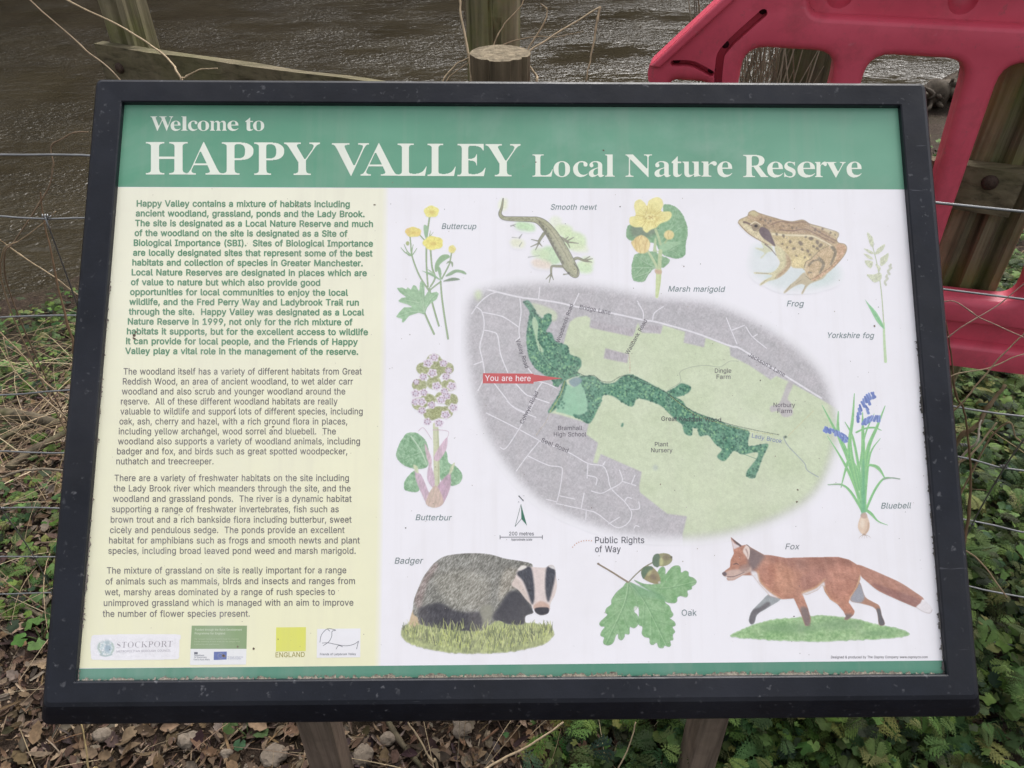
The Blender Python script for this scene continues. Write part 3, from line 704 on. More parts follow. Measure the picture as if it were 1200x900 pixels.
SERIF_NUM = [
65,218,2,30,-4,9,2,10,7,12,12,15,25,37,103,233,112,233,192,43,206,17,210,13,215,10,222,9,222,0,115,0,115,9,130,11,139,15,142,23,136,41,126,66,52,66,39,35,38,29,37,24,40,16,48,11,62,9,64,9,64,0,-4,0,3,121,80,88,160,57,80,
67,234,1,54,107,-4,87,1,69,10,53,21,39,36,28,52,20,71,15,92,13,114,15,136,20,157,28,175,39,192,53,206,69,217,88,226,108,231,130,233,146,231,164,227,184,220,194,218,201,219,206,224,210,233,218,233,218,154,210,154,201,173,191,190,178,203,164,214,149,220,133,222,111,217,94,204,82,183,74,152,72,113,75,77,83,48,96,28,115,16,139,12,152,13,166,16,179,22,192,30,203,41,214,53,224,44,198,17,166,0,128,-5,
68,248,2,28,10,9,19,10,27,12,31,15,34,20,36,27,37,37,37,187,36,199,34,207,30,213,25,217,17,219,7,219,7,228,111,228,148,224,178,215,203,198,220,176,231,148,234,114,229,73,215,41,191,18,157,5,114,0,10,0,20,131,15,147,23,160,37,168,57,174,83,175,115,173,151,165,180,152,200,134,213,111,217,104,216,98,214,95,212,91,192,91,36,95,17,98,14,104,13,111,12,
69,221,1,61,7,8,18,9,26,11,31,15,35,20,37,28,38,39,38,184,37,197,35,207,31,213,26,216,18,219,8,219,8,228,199,228,199,160,192,160,188,179,180,193,170,203,156,210,138,214,116,215,100,214,93,208,91,194,91,123,97,123,110,124,121,128,130,134,136,144,141,157,144,173,152,173,152,59,144,59,137,91,132,98,127,103,120,107,93,111,91,111,91,34,92,26,93,21,96,17,115,14,131,14,145,16,157,19,167,24,177,30,185,37,193,47,200,58,206,72,215,72,201,0,7,0,
71,254,1,73,111,-3,90,2,71,10,54,21,40,35,29,51,20,70,15,91,14,115,15,137,20,157,29,176,40,192,54,206,70,218,88,226,107,231,129,233,146,231,165,227,185,220,194,218,203,221,210,233,219,233,219,154,210,154,205,167,198,179,191,189,183,199,174,207,165,213,155,218,144,221,134,222,112,217,95,204,83,183,75,153,73,114,75,82,80,55,90,34,103,19,119,9,138,6,149,7,158,10,164,14,168,19,170,27,171,36,171,64,171,73,168,80,165,85,159,88,150,90,138,91,138,99,250,99,250,91,240,90,233,88,228,85,225,81,224,74,223,64,223,14,194,4,164,-3,134,-5,
72,262,1,62,8,9,18,10,26,12,31,16,35,21,37,30,37,40,37,189,37,199,35,207,31,212,26,216,18,218,8,219,8,228,121,228,121,219,102,216,93,208,91,189,91,125,171,125,171,189,169,208,160,216,141,219,141,228,254,228,254,219,243,218,235,215,230,212,227,207,225,199,225,189,225,40,225,30,227,22,231,16,236,12,243,10,254,9,254,0,141,0,141,9,151,10,159,12,165,15,168,21,170,29,171,40,171,110,91,110,91,40,92,30,94,21,97,16,102,12,110,10,121,9,121,0,8,0,
75,255,1,57,8,9,18,10,26,12,32,16,35,21,37,30,38,40,38,189,37,199,35,207,31,212,26,216,18,218,8,219,8,228,121,228,121,219,102,216,94,208,91,189,91,117,161,187,168,195,173,203,174,209,171,215,161,218,145,219,145,228,243,228,243,219,238,219,218,215,196,202,172,180,135,142,232,23,243,12,260,9,260,0,140,0,140,9,153,9,161,10,167,17,158,33,100,107,91,99,91,40,92,30,94,21,97,16,103,12,111,10,121,9,121,0,8,0,
76,213,1,38,8,9,18,10,26,12,31,16,35,21,37,30,37,40,37,189,37,199,35,207,31,212,26,216,18,218,8,219,8,228,125,228,125,219,104,217,100,215,96,212,94,208,91,189,91,41,93,24,100,16,117,14,132,14,146,16,157,20,168,25,177,31,185,40,192,50,199,63,204,77,214,77,201,0,8,0,
78,247,1,35,53,175,53,39,54,29,56,21,59,15,65,12,73,10,83,9,83,0,9,0,9,9,27,12,36,21,38,39,38,194,18,217,9,219,9,228,78,228,195,84,195,189,193,207,184,216,166,219,166,228,240,228,240,219,229,218,222,216,217,212,213,207,212,199,211,188,211,-5,201,-5,
79,263,2,48,114,-4,99,-1,84,4,71,11,58,19,47,29,37,40,29,53,22,67,18,82,15,97,14,114,15,130,18,146,22,161,29,175,37,187,47,199,59,209,71,217,85,224,100,229,116,232,133,233,149,232,164,229,179,224,192,217,204,209,216,199,225,188,234,175,240,162,245,147,248,131,249,114,248,97,245,82,240,67,234,53,225,40,215,29,204,19,191,11,177,4,163,-1,147,-4,130,-5,22,153,10,169,23,181,45,187,75,190,114,188,146,183,173,174,194,162,209,147,219,130,222,109,217,93,204,82,183,75,153,73,114,74,81,80,55,89,34,101,18,115,9,132,6,
80,209,2,41,8,9,18,10,26,12,31,16,35,21,37,30,37,40,37,189,37,199,35,207,31,212,26,216,18,218,8,219,8,228,107,228,133,227,153,224,168,220,178,214,187,207,195,199,200,189,203,178,204,166,202,148,195,133,183,120,167,110,146,105,121,103,91,103,91,40,92,30,94,21,97,16,102,12,110,10,121,9,121,0,8,0,16,101,115,116,116,127,120,136,126,142,136,145,148,146,165,145,180,142,193,138,203,130,210,121,214,108,216,95,212,91,199,91,115,
82,236,2,42,8,9,18,10,26,12,31,16,35,21,37,30,37,40,37,189,37,199,35,207,31,212,26,216,18,218,8,219,8,228,108,228,139,226,164,221,184,213,197,201,206,186,209,167,203,143,186,124,157,112,216,25,226,13,239,9,240,9,240,0,169,0,101,106,91,106,91,40,92,30,94,21,97,16,102,12,110,10,121,9,121,0,8,0,15,102,117,118,118,130,122,140,129,146,139,150,152,152,168,147,194,134,210,112,216,104,215,99,214,95,211,91,193,91,117,
83,195,1,84,21,79,31,79,38,57,46,39,56,25,68,15,82,9,98,7,110,9,120,12,128,18,135,26,138,35,139,45,136,58,127,70,112,80,81,95,64,105,49,116,38,126,31,138,26,151,25,166,26,179,29,191,34,201,40,211,48,218,58,225,68,229,80,232,92,233,115,231,141,224,146,223,150,222,155,223,158,227,160,233,170,233,170,160,161,160,157,172,153,182,147,192,140,201,132,208,124,214,115,219,106,221,97,222,86,221,77,218,70,213,64,207,61,199,60,190,61,182,64,175,69,168,94,151,127,136,159,117,166,109,171,102,175,94,180,66,179,53,175,40,169,29,162,19,152,11,140,4,127,-1,112,-4,96,-5,79,-4,63,0,49,5,42,6,35,4,31,-5,21,-5,
84,212,1,33,46,9,57,9,65,12,71,15,75,21,77,29,78,40,78,217,75,217,58,215,44,210,33,202,24,190,18,176,14,159,5,159,5,228,205,228,205,158,197,158,187,191,166,210,134,217,132,217,132,40,132,29,135,21,138,15,144,12,153,9,164,9,164,0,46,0,
86,214,1,29,22,190,11,210,7,214,1,218,-7,219,-7,228,105,228,105,219,83,216,79,213,77,210,76,205,81,189,129,72,174,189,177,204,177,209,174,213,171,216,149,219,149,228,221,228,221,219,214,219,209,217,204,214,191,191,115,-6,106,-6,
87,306,1,46,16,196,8,214,4,217,-1,218,-8,219,-8,228,90,228,90,219,75,216,72,213,71,210,70,205,74,186,111,77,150,176,143,199,140,206,137,211,134,215,115,219,115,228,220,228,220,219,207,218,199,213,196,206,199,193,237,83,270,185,274,203,274,208,272,212,269,215,252,219,252,228,312,228,312,219,306,218,301,215,297,211,287,190,223,-5,214,-5,158,154,95,-5,85,-5,
89,213,1,43,51,9,61,10,69,12,74,16,78,21,80,30,80,40,80,89,23,193,17,203,12,210,7,215,0,218,-7,219,-7,228,103,228,103,219,98,219,83,216,78,208,82,196,124,113,167,183,174,204,171,212,163,217,149,219,147,219,147,228,220,228,220,219,204,212,191,196,134,102,134,40,135,30,137,21,140,16,145,12,153,10,164,9,164,0,51,0,
97,172,2,65,113,-3,104,5,100,17,84,5,67,-2,48,-4,37,-3,28,0,20,6,15,13,11,22,10,32,12,45,20,58,32,68,49,77,71,86,99,95,99,121,99,129,97,136,93,141,89,145,82,147,74,148,62,147,54,143,52,137,57,128,61,116,61,110,59,105,55,101,50,98,45,96,39,95,32,96,27,98,22,102,19,106,17,112,16,118,17,126,20,133,25,139,31,145,38,150,47,154,57,157,69,159,81,159,103,158,119,153,132,146,140,136,145,122,146,105,146,31,147,20,152,17,160,21,165,14,153,3,141,-3,127,-5,9,87,20,99,32,99,85,77,76,64,61,59,42,61,28,66,20,76,17,
99,147,1,54,66,-4,54,0,43,5,34,13,26,23,19,34,14,47,11,60,10,75,11,91,14,105,20,118,28,130,37,140,48,148,60,155,73,158,87,160,102,158,115,155,125,149,133,142,137,133,139,123,138,117,136,112,133,108,129,105,124,103,118,102,107,105,100,112,98,125,98,131,99,136,97,143,92,147,85,148,69,142,59,124,56,94,57,71,62,53,69,38,78,28,89,21,102,19,114,21,125,27,136,36,142,30,124,11,103,-1,78,-5,
101,150,2,36,64,-4,53,0,42,5,33,13,25,23,18,34,14,48,11,62,10,79,11,94,14,108,19,120,26,131,34,141,43,149,54,155,66,158,79,159,97,157,112,151,124,140,134,126,139,108,141,87,141,83,58,83,63,49,77,28,100,21,112,24,124,31,135,43,142,36,124,13,102,0,77,-5,10,101,96,101,107,97,139,93,144,88,147,81,148,68,143,61,128,58,102,58,96,
108,100,1,15,9,8,23,13,26,28,26,199,24,215,21,217,16,219,10,220,10,228,74,228,74,28,77,13,90,8,90,0,9,0,
109,277,1,70,9,8,22,13,26,28,26,127,23,142,20,145,15,146,9,147,9,155,73,155,73,132,87,147,102,156,119,159,138,156,152,146,160,131,174,146,190,156,209,159,233,153,247,135,252,106,252,28,255,13,258,10,262,9,268,8,268,0,189,0,189,8,194,9,199,10,201,13,205,28,205,108,202,129,199,133,195,135,189,136,179,134,170,128,162,119,162,28,165,13,168,10,172,9,178,8,178,0,100,0,100,8,105,9,110,10,112,13,116,28,116,108,113,129,110,133,106,135,100,136,90,134,81,128,73,118,73,28,76,13,79,11,83,9,89,8,89,0,9,0,
111,168,2,36,70,-4,57,0,45,6,35,14,26,24,19,35,14,48,10,62,9,77,10,92,14,106,19,119,26,131,35,141,45,149,57,154,70,158,84,159,98,158,111,155,123,149,133,141,142,131,149,120,154,107,157,93,158,77,157,61,154,47,149,34,142,23,133,13,123,5,111,0,98,-4,84,-5,22,93,7,99,12,104,19,109,41,110,77,109,103,107,123,104,135,99,143,92,148,84,149,76,148,69,143,64,135,61,122,59,103,58,77,60,41,64,19,69,12,76,7,84,6,
114,144,1,43,9,8,23,13,26,28,26,126,23,143,10,147,10,155,73,155,73,126,79,136,86,144,94,151,101,155,109,158,117,159,125,158,132,156,138,152,142,147,144,140,145,133,144,127,142,122,139,117,135,114,130,112,124,111,111,115,103,125,94,130,90,129,85,126,81,121,77,114,75,106,75,96,75,28,75,21,77,16,79,13,99,8,99,0,9,0,
115,144,1,75,66,-4,55,-2,43,3,37,4,32,3,28,0,26,-4,18,-4,18,53,27,53,30,40,36,29,43,19,52,13,61,9,70,7,78,8,84,10,89,13,93,18,95,23,96,29,94,38,88,46,78,52,53,65,43,71,34,77,27,85,22,92,19,101,18,110,20,123,25,135,32,145,43,153,56,158,71,160,83,158,99,154,103,153,106,152,110,153,113,156,115,160,122,160,122,111,114,111,110,122,105,131,98,139,91,144,83,147,75,148,68,148,62,146,58,143,55,139,53,135,52,130,58,116,73,106,96,95,106,89,114,83,121,76,125,68,128,58,129,47,127,32,122,20,114,9,103,1,90,-3,76,-5,
116,114,1,28,50,-4,40,0,33,5,28,13,25,23,24,36,24,139,10,139,10,150,44,185,64,212,72,212,72,155,104,155,104,139,72,139,72,41,75,25,77,22,80,21,84,20,91,22,98,28,103,37,111,33,99,12,82,-1,62,-5,
117,187,1,42,52,-4,41,1,33,9,27,19,24,32,23,48,23,124,20,141,17,144,12,146,6,147,6,155,71,155,71,37,75,23,79,20,83,18,88,18,98,19,107,25,114,33,114,124,110,142,107,145,102,146,95,147,95,155,162,155,162,35,166,19,180,15,180,6,160,5,138,1,114,-5,114,20,108,13,101,7,93,2,84,-2,75,-4,65,-5,
118,153,1,28,19,124,11,141,8,144,4,146,-1,147,-1,155,82,155,82,147,78,147,70,146,66,143,64,138,65,134,92,61,118,126,121,136,118,142,112,146,102,147,102,155,152,155,152,147,147,146,142,143,139,139,130,122,80,-5,71,-5]

# ------------------------------------------------------------------ lettering: outlines -> rows of thin strips
def load_font(a):
    """flat list: character code, advance, contour count, then for each contour its point count and x, y pairs"""
    d, i = {}, 0
    while i < len(a):
        code, adv, k = a[i:i + 3]
        i += 3
        cs = []
        for _ in range(k):
            m = a[i]
            cs.append(np.array(a[i + 1:i + 1 + 2 * m], float).reshape(-1, 2))
            i += 1 + 2 * m
        d[chr(code)] = (float(adv), cs)
    return d


SANS, SERIF = load_font(SANS_NUM), load_font(SERIF_NUM)
_gc = {}


def glyph(font, ch, rows, bold):
    """rectangles (x0,y0,x1,y1) filling a glyph, in units of 1/500 em"""
    key = (id(font), ch, rows, bold)
    if key in _gc:
        return _gc[key]
    cs = font[ch][1]
    ymin = min(c[:, 1].min() for c in cs) - abs(bold); ymax = max(c[:, 1].max() for c in cs) + abs(bold)
    st = 500.0 / rows
    n = max(1, int(math.ceil((ymax - ymin) / st)))
    st = (ymax - ymin) / n

    def spans(y):
        xs = []
        for c in cs:
            p, q = c, np.roll(c, -1, 0)
            m = ((p[:, 1] <= y) != (q[:, 1] <= y))
            for a, b in zip(p[m], q[m]):
                xs.append((a[0] + (y - a[1]) / (b[1] - a[1]) * (b[0] - a[0]), 1 if b[1] > a[1] else -1))
        xs.sort()
        w, out, s0 = 0, [], None
        for x, d in xs:
            if w == 0: s0 = x
            w += d
            if w == 0: out.append([s0, x])
        return out
    rects, open_ = [], []
    for r in range(n):
        y = ymin + (r + .5) * st
        S = spans(y)
        if bold > 0:
            S = [[a - bold, b + bold] for a, b in S]
            for dy in (-bold * .85, bold * .85):
                S += [[a - bold * .45, b + bold * .45] for a, b in spans(y + dy)]
            S.sort()
            mg = []
            for a, b in S:
                if mg and a <= mg[-1][1]: mg[-1][1] = max(mg[-1][1], b)
                else: mg.append([a, b])
            S = mg
        elif bold < 0:
            S = [[a - bold, b + bold] for a, b in S if b - a > -2 * bold + 4]
        nxt = []
        for a, b in S:
            hit = None
            for q in open_:
                if abs(q[0] - a) < 1.2 and abs(q[2] - b) < 1.2:
                    hit = q; break
            if hit is not None and hit in open_:
                open_.remove(hit); hit[3] = y + st / 2; nxt.append(hit)
            else:
                q = [a, y - st / 2, b, y + st / 2]
                rects.append(q); nxt.append(q)
        open_ = nxt
    g = np.array(rects) if rects else np.zeros((0, 4))
    _gc[key] = g
    return g


class Letters:
    def __init__(s):
        s.q, s.c = [], []

    def put(s, quads, col):                       # quads: (n,4,2) measured positions
        s.q.append(quads)
        s.c.append(np.tile(lin(col), (len(quads) * 4, 1)))

    def line(s, txt, x0, y0, x1, y1, cap, col, font=None, bold=0, shear=0.0, rows=60):
        font = font or SANS
        x, R_ = 0.0, []
        lo, hi = None, 0
        for ch in txt:
            if ch == ' ':
                x += 125; continue
            g = glyph(font, ch, rows, bold)
            R_.append(g + np.array([x, 0, x, 0]))
            if lo is None: lo = x + g[:, 0].min()
            hi = x + g[:, 2].max()
            x += font[ch][0] + (2 if bold > 0 else 0)
        g = np.concatenate(R_)
        caph = max(c[:, 1].max() for c in font['N'][1])
        ex = np.array([x1 - x0, y1 - y0], float); L = np.linalg.norm(ex); ex /= L
        ey = np.array([ex[1], -ex[0]])
        ky = cap / caph
        kx = L / (hi - lo + (shear * caph * ky / (L / (hi - lo)) if 0 else 0))
        qx = np.stack([g[:, 0], g[:, 2], g[:, 2], g[:, 0]], 1)
        qy = np.stack([g[:, 1], g[:, 1], g[:, 3], g[:, 3]], 1)
        X = (qx - lo) * kx + shear * qy * ky
        Y = qy * ky
        s.put(np.array([x0, y0]) + X[..., None] * ex + Y[..., None] * ey, col)

    def fit(s, ch, x0, x1, ytop, ybase, col, font, bold=0, rows=150):
        g = glyph(font, ch, rows, bold)
        caph = max(c[:, 1].max() for c in font['N'][1])
        k = (ybase - ytop) / caph
        lo, hi = g[:, 0].min(), g[:, 2].max()
        qx = np.stack([g[:, 0], g[:, 2], g[:, 2], g[:, 0]], 1)
        qy = np.stack([g[:, 1], g[:, 1], g[:, 3], g[:, 3]], 1)
        s.put(np.stack([x0 + (qx - lo) / (hi - lo) * (x1 - x0), ybase - qy * k], -1), col)

    def poly(s, pts, col):                        # convex quads/triangles only
        p = np.asarray(pts, float)
        if len(p) == 3: p = np.concatenate([p, p[2:]])
        s.put(p[None], col)

    def stroke(s, pts, w, col):
        p = np.asarray(pts, float)
        for a, b in zip(p[:-1], p[1:]):
            d = (b - a) / (np.linalg.norm(b - a) + 1e-9); n = np.array([-d[1], d[0]]) * w / 2
            s.poly([a - n - d * w * .3, b - n + d * w * .3, b + n + d * w * .3, a + n - d * w * .3], col)

    def build(s, name, off, parent=None, label=None):
        q = np.concatenate(s.q).reshape(-1, 2)
        v = P(q[:, 0], q[:, 1], off)
        n = len(q) // 4
        o = mesh_obj(name, v, np.arange(n * 4).reshape(n, 4), M_PRINT, parent or BOARD, False, np.concatenate(s.c))
        if label: o['label'] = label
        return o


T_OFF = .00012
CREAM = (232, 236, 222)
tl = Letters()
for ch, a, b in (('W', 82, 215), ('e', 200, 258), ('l', 262, 300), ('c', 302, 358), ('o', 358, 425), ('m', 430, 530), ('e', 533, 597), ('t', 638, 685), ('o', 683, 748)):
    tl.fit(ch, 160 + a / 5, 160 + b / 5, 136.4, 153.2, CREAM, SERIF, -3)
tl.build('title_line', T_OFF, None, 'small white words of welcome on the green band')
tl = Letters()
for i, (ch, a, b) in enumerate((('H', 55, 300), ('A', 290, 500), ('P', 500, 685), ('P', 690, 865), ('Y', 865, 1075))):
    tl.fit(ch, 160 + a / 5, 160 + b / 5, 166.6 + i * .15, 204.4 + i * .15, CREAM, SERIF, -4)
for i, (ch, a, b) in enumerate((('V', 45, 262), ('A', 213, 430), ('L', 430, 600), ('L', 605, 770), ('E', 780, 945), ('Y', 945, 1150))):
    tl.fit(ch, 380 + a / 5, 380 + b / 5, 168 + i * .2, 205.6 + i * .2, CREAM, SERIF, -4)
tl.build('title_line', T_OFF, None, 'large white capitals of the reserve name')
tl = Letters()
for ch, a, b in (('L', 70, 188), ('o', 193, 290), ('c', 308, 395), ('a', 400, 490), ('l', 495, 552), ('N', 615, 770), ('a', 785, 880), ('t', 885, 945), ('u', 948, 1055), ('r', 1060, 1150)):
    tl.fit(ch, 610 + a / 5, 610 + b / 5, 181, 207.1, CREAM, SERIF, -3)
tl.fit('e', 840.5, 858, 181.3, 207.3, CREAM, SERIF, -3)
for ch, a, b in (('R', 355, 500), ('e', 495, 587), ('s', 595, 662), ('e', 672, 775), ('r', 775, 845), ('v', 840, 955), ('e', 960, 1048)):
    tl.fit(ch, 800 + a / 5, 800 + b / 5, 181.5, 207.6, CREAM, SERIF, -3)
tl.build('title_line', T_OFF, None, 'middle sized white words at the right of the green band')

PARAS = [
    (('Happy Valley contains a mixture of habitats including', 'ancient woodland, grassland, ponds and the Lady Brook.', 'The site is designated as a Local Nature Reserve and much',
      'of the woodland on the site is designated as a Site of', 'Biological Importance (SBI).  Sites of Biological Importance', 'are locally designated sites that represent some of the best',
      'habitats and collection of species in Greater Manchester.', 'Local Nature Reserves are designated in places which are', 'of value to nature but which also provide good',
      'opportunities for local communities to enjoy the local', 'wildlife, and the Fred Perry Way and Ladybrook Trail run', 'through the site.  Happy Valley was designated as a Local',
      'Nature Reserve in 1999, not only for the rich mixture of', 'habitats it supports, but for the excellent access to wildlife', 'it can provide for local people, and the Friends of Happy',
      'Valley play a vital role in the management of the reserve.'),
     (130, 220, 3.75), (113, 109, 106, 104, 100, 97, 94, 91, 88, 84, 81, 78, 74, 70, 66, 63),
     (1050, 1115, 1152, 1040, 1152, 1150, 1107, 1125, 920, 1042, 1090, 1113, 1062, 1130, 1085, 1087), 82, 43.2, 'green bold opening text'),
    (('The woodland itself has a variety of different habitats from Great', 'Reddish Wood, an area of ancient woodland, to wet alder carr', 'woodland and also scrub and younger woodland around the',
      'reserve.  All of these different woodland habitats are really', 'valuable to wildlife and support lots of different species, including', 'oak, ash, cherry and hazel, with a rich ground flora in places,',
      'including yellow archangel, wood sorrel and bluebell.  The', 'woodland also supports a variety of woodland animals, including', 'badger and fox, and birds such as great spotted woodpecker,', 'nuthatch and treecreeper.'),
     (110, 420, 3.5294), (123, 120, 116, 112, 110, 106, 103, 100, 96, 93), (1108, 1072, 1040, 1008, 1112, 1048, 1001, 1101, 1048, 495), 66.5, 41.25, 'grey text about the woodland'),
    (('There are a variety of freshwater habitats on the site including', 'the Lady Brook river which meanders through the site, and the', 'woodland and grassland ponds.  The river is a dynamic habitat',
      'supporting a range of freshwater invertebrates, fish such as', 'brown trout and a rich bankside flora including butterbur, sweet', 'cicely and pendulous sedge.  The ponds provide an excellent',
      'habitat for amphibians such as frogs and smooth newts and plant', 'species, including broad leaved pond weed and marsh marigold.'),
     (110, 420, 3.5294), (86, 82, 79, 75, 70, 67, 63, 60), (1055, 1062, 1066, 1013, 1066, 1037, 1100, 1083), 507, 43.0, 'grey text about the fresh water'),
    (('The mixture of grassland on site is really important for a range', 'of animals such as mammals, birds and insects and ranges from', 'wet, marshy areas dominated by a range of rush species to',
      'unimproved grassland which is managed with an aim to improve', 'the number of flower species present.'),
     (80, 640, 3.2432), (147, 142, 139, 135, 131), (1057, 1090, 1014, 1084, 690), 104, 41.1, 'grey text about the grassland'),
]
for k, (lines, (ox, oy, s), x0s, x1s, b0, db, lab) in enumerate(PARAS):
    L_ = Letters()
    for i, t in enumerate(lines):
        xa, xb = ox + x0s[i] / s, ox + x1s[i] / s
        yb = oy + (b0 + db * i) / s
        L_.line(t, xa, yb, xb, yb + (xb - xa) * (.0035 if k == 0 else .0 if k < 3 else -.0015), 7.1 if k == 0 else 7.35, (98, 144, 113) if k == 0 else (104, 100, 101), bold=13 if k == 0 else 4)
    L_.build('paragraph', T_OFF, None, lab)

# ------------------------------------------------------------------ printed pictures: painted in code, laid on the panel as finely divided sheets
def faded_veiled(c):
    """inks weakened by weather, with a pale glare veil mixed into their colour"""
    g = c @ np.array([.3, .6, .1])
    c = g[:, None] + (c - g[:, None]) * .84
    return c * .90 + WHITE * .10  # the white share paints the glare veil into the picture colours


class Art:
    def __init__(s, x0, y0, x1, y1, res=2.5, org=(0, 0), zs=1.0):
        s.x0, s.y0, s.x1, s.y1, s.res, s.org, s.zs = x0, y0, x1, y1, res, org, zs
        s.w, s.h = int((x1 - x0) * res) + 1, int((y1 - y0) * res) + 1
        s.rgb = np.ones((s.h, s.w, 3)) * WHITE
        s.a = np.zeros((s.h, s.w))
        s.X, s.Y = np.meshgrid(x0 + np.arange(s.w) / res, y0 + np.arange(s.h) / res)

    def at(s, org, zs):
        s.org, s.zs = org, zs
        return s

    def pts(s, p):
        return np.asarray(p, float) / s.zs + np.array(s.org)

    def _blur(s, m, r):
        r = int(round(r))
        if r < 1: return m
        for ax in (0, 1):
            for _ in range(2):
                c = np.cumsum(np.pad(m, [(r + 1, r) if k == ax else (0, 0) for k in (0, 1)], mode='edge'), axis=ax)
                n = m.shape[ax]
                a = np.take(c, np.arange(2 * r + 1, 2 * r + 1 + n), axis=ax); b = np.take(c, np.arange(0, n), axis=ax)
                m = (a - b) / (2 * r + 1)
        return m

    def mask(s, p, soft=.5, smooth=True, jag=0.0, jf=.6, seed=1):
        q = s.pts(p)
        if smooth: q = spline(q, 5, True)
        if jag:
            t = np.arange(len(q))
            q = spline(q, 3, True)
            t = np.arange(len(q)) * jf
            q = q + np.stack([vnoise(t, t * 0 + .5, seed), vnoise(t, t * 0 + 7.5, seed)], 1) * jag
        pad = soft * 2 + 2
        j0 = max(0, int((q[:, 0].min() - pad - s.x0) * s.res)); j1 = min(s.w, int((q[:, 0].max() + pad - s.x0) * s.res) + 2)
        i0 = max(0, int((q[:, 1].min() - pad - s.y0) * s.res)); i1 = min(s.h, int((q[:, 1].max() + pad - s.y0) * s.res) + 2)
        m = np.zeros((s.h, s.w))
        if j1 <= j0 or i1 <= i0: return m
        X, Y = s.X[i0:i1, j0:j1], s.Y[i0:i1, j0:j1]
        acc = np.zeros(X.shape)
        for ox, oy in ((-.17, -.25), (.17, .25)):
            par = np.zeros(X.shape, bool)
            Xo, yo = X + ox / s.res, Y[:, :1] + oy / s.res
            for a, b in zip(q, np.roll(q, -1, 0)):
                if a[1] == b[1]: continue
                row = ((a[1] <= yo) != (b[1] <= yo))[:, 0]
                if not row.any(): continue
                xi = a[0] + (yo[row] - a[1]) / (b[1] - a[1]) * (b[0] - a[0])
                par[row] ^= Xo[row] < xi
            acc += par * .5
        m[i0:i1, j0:j1] = s._blur(acc, soft * s.res * .5)
        return m

    def lay(s, m, col, a=1.0):
        c = col(s.X, s.Y) if callable(col) else np.asarray(col, float)
        if c.max() > 1.5: c = c / 255.0
        k = np.clip(m * a, 0, 1)
        na = k + s.a * (1 - k)
        kk = k[..., None]
        s.rgb = s.rgb * (1 - kk) + c * kk
        s.a = na

    def poly(s, p, col, soft=.5, a=1.0, smooth=True, clip=None, **kw):
        m = s.mask(p, soft, smooth, **kw)
        if clip is not None: m = m * clip
        s.lay(m, col, a)
        return m

    def ell(s, cx, cy, rx, ry, col, soft=.5, a=1.0, rot=0.0, clip=None, jag=0):
        t = np.linspace(0, 2 * np.pi, 20, endpoint=False)
        x, y = rx * np.cos(t), ry * np.sin(t)
        c, d = math.cos(rot), math.sin(rot)
        return s.poly(np.stack([cx + x * c - y * d, cy + x * d + y * c], 1), col, soft, a, clip=clip, jag=jag)

    def smask(s, p, w0, w1=None, soft=.5, smooth=True):
        q = s.pts(p)
        if smooth and len(q) > 2: q = spline(q, 6)
        w = np.linspace(w0, w0 if w1 is None else w1, len(q)) / s.zs if np.isscalar(w0) else np.interp(np.linspace(0, 1, len(q)), np.linspace(0, 1, len(w0)), w0) / s.zs
        m = np.zeros((s.h, s.w))
        for a, b, wa, wb in zip(q[:-1], q[1:], w[:-1], w[1:]):
            pad = max(wa, wb) / 2 + soft + 1
            j0 = max(0, int((min(a[0], b[0]) - pad - s.x0) * s.res)); j1 = min(s.w, int((max(a[0], b[0]) + pad - s.x0) * s.res) + 2)
            i0 = max(0, int((min(a[1], b[1]) - pad - s.y0) * s.res)); i1 = min(s.h, int((max(a[1], b[1]) + pad - s.y0) * s.res) + 2)
            if j1 <= j0 or i1 <= i0: continue
            X, Y = s.X[i0:i1, j0:j1], s.Y[i0:i1, j0:j1]
            d = b - a; L2 = d @ d + 1e-9
            t = np.clip(((X - a[0]) * d[0] + (Y - a[1]) * d[1]) / L2, 0, 1)
            dist = np.hypot(X - a[0] - t * d[0], Y - a[1] - t * d[1])
            cov = np.clip(.5 - (dist - (wa + (wb - wa) * t) / 2) / max(soft, 1e-3), 0, 1)
            m[i0:i1, j0:j1] = np.maximum(m[i0:i1, j0:j1], cov)
        return m

    def stroke(s, p, col, w0, w1=None, a=1.0, soft=.5, smooth=True, clip=None):
        m = s.smask(p, w0, w1, soft, smooth)
        if clip is not None: m = m * clip
        s.lay(m, col, a)
        return m

    def tex(s, m, amp, sx, sy, ang=0.0, seed=0, tint=(1, 1, 1), o=2):
        c, d = math.cos(ang), math.sin(ang)
        u, v = (s.X * c + s.Y * d) / sx, (-s.X * d + s.Y * c) / sy
        n = fbm(u, v, seed, o)
        s.rgb = np.clip(s.rgb + (m * n * amp / 255.0)[..., None] * np.asarray(tint, float), 0, 1)

    def build(s, name, off, thr=.5, label=None, parent=None, wash=False):
        a = s.a
        sd = int(s.x0 * 7 + s.y0) % 900
        s.tex(a, 9, 1.1, 1.1, .3, sd); s.tex(a, 8, 4.5, 3.5, .5, sd + 5); s.tex(a, 7, .55, .55, 0, sd + 9)
        if wash: thr = .03
        am = (a[:-1, :-1] + a[1:, :-1] + a[:-1, 1:] + a[1:, 1:]) / 4
        keep = am > thr
        idx = np.arange(s.h * s.w).reshape(s.h, s.w)
        q = np.stack([idx[:-1, :-1][keep], idx[1:, :-1][keep], idx[1:, 1:][keep], idx[:-1, 1:][keep]], 1)
        used, inv = np.unique(q.ravel(), return_inverse=True)
        x, y = s.X.ravel()[used], s.Y.ravel()[used]
        o = mesh_obj(name, P(x, y, off), inv.reshape(-1, 4), M_PRINT, parent or BOARD, False, lin(faded_veiled(s.rgb.reshape(-1, 3)[used]) * 255))
        if label: o['label'] = label
        return o


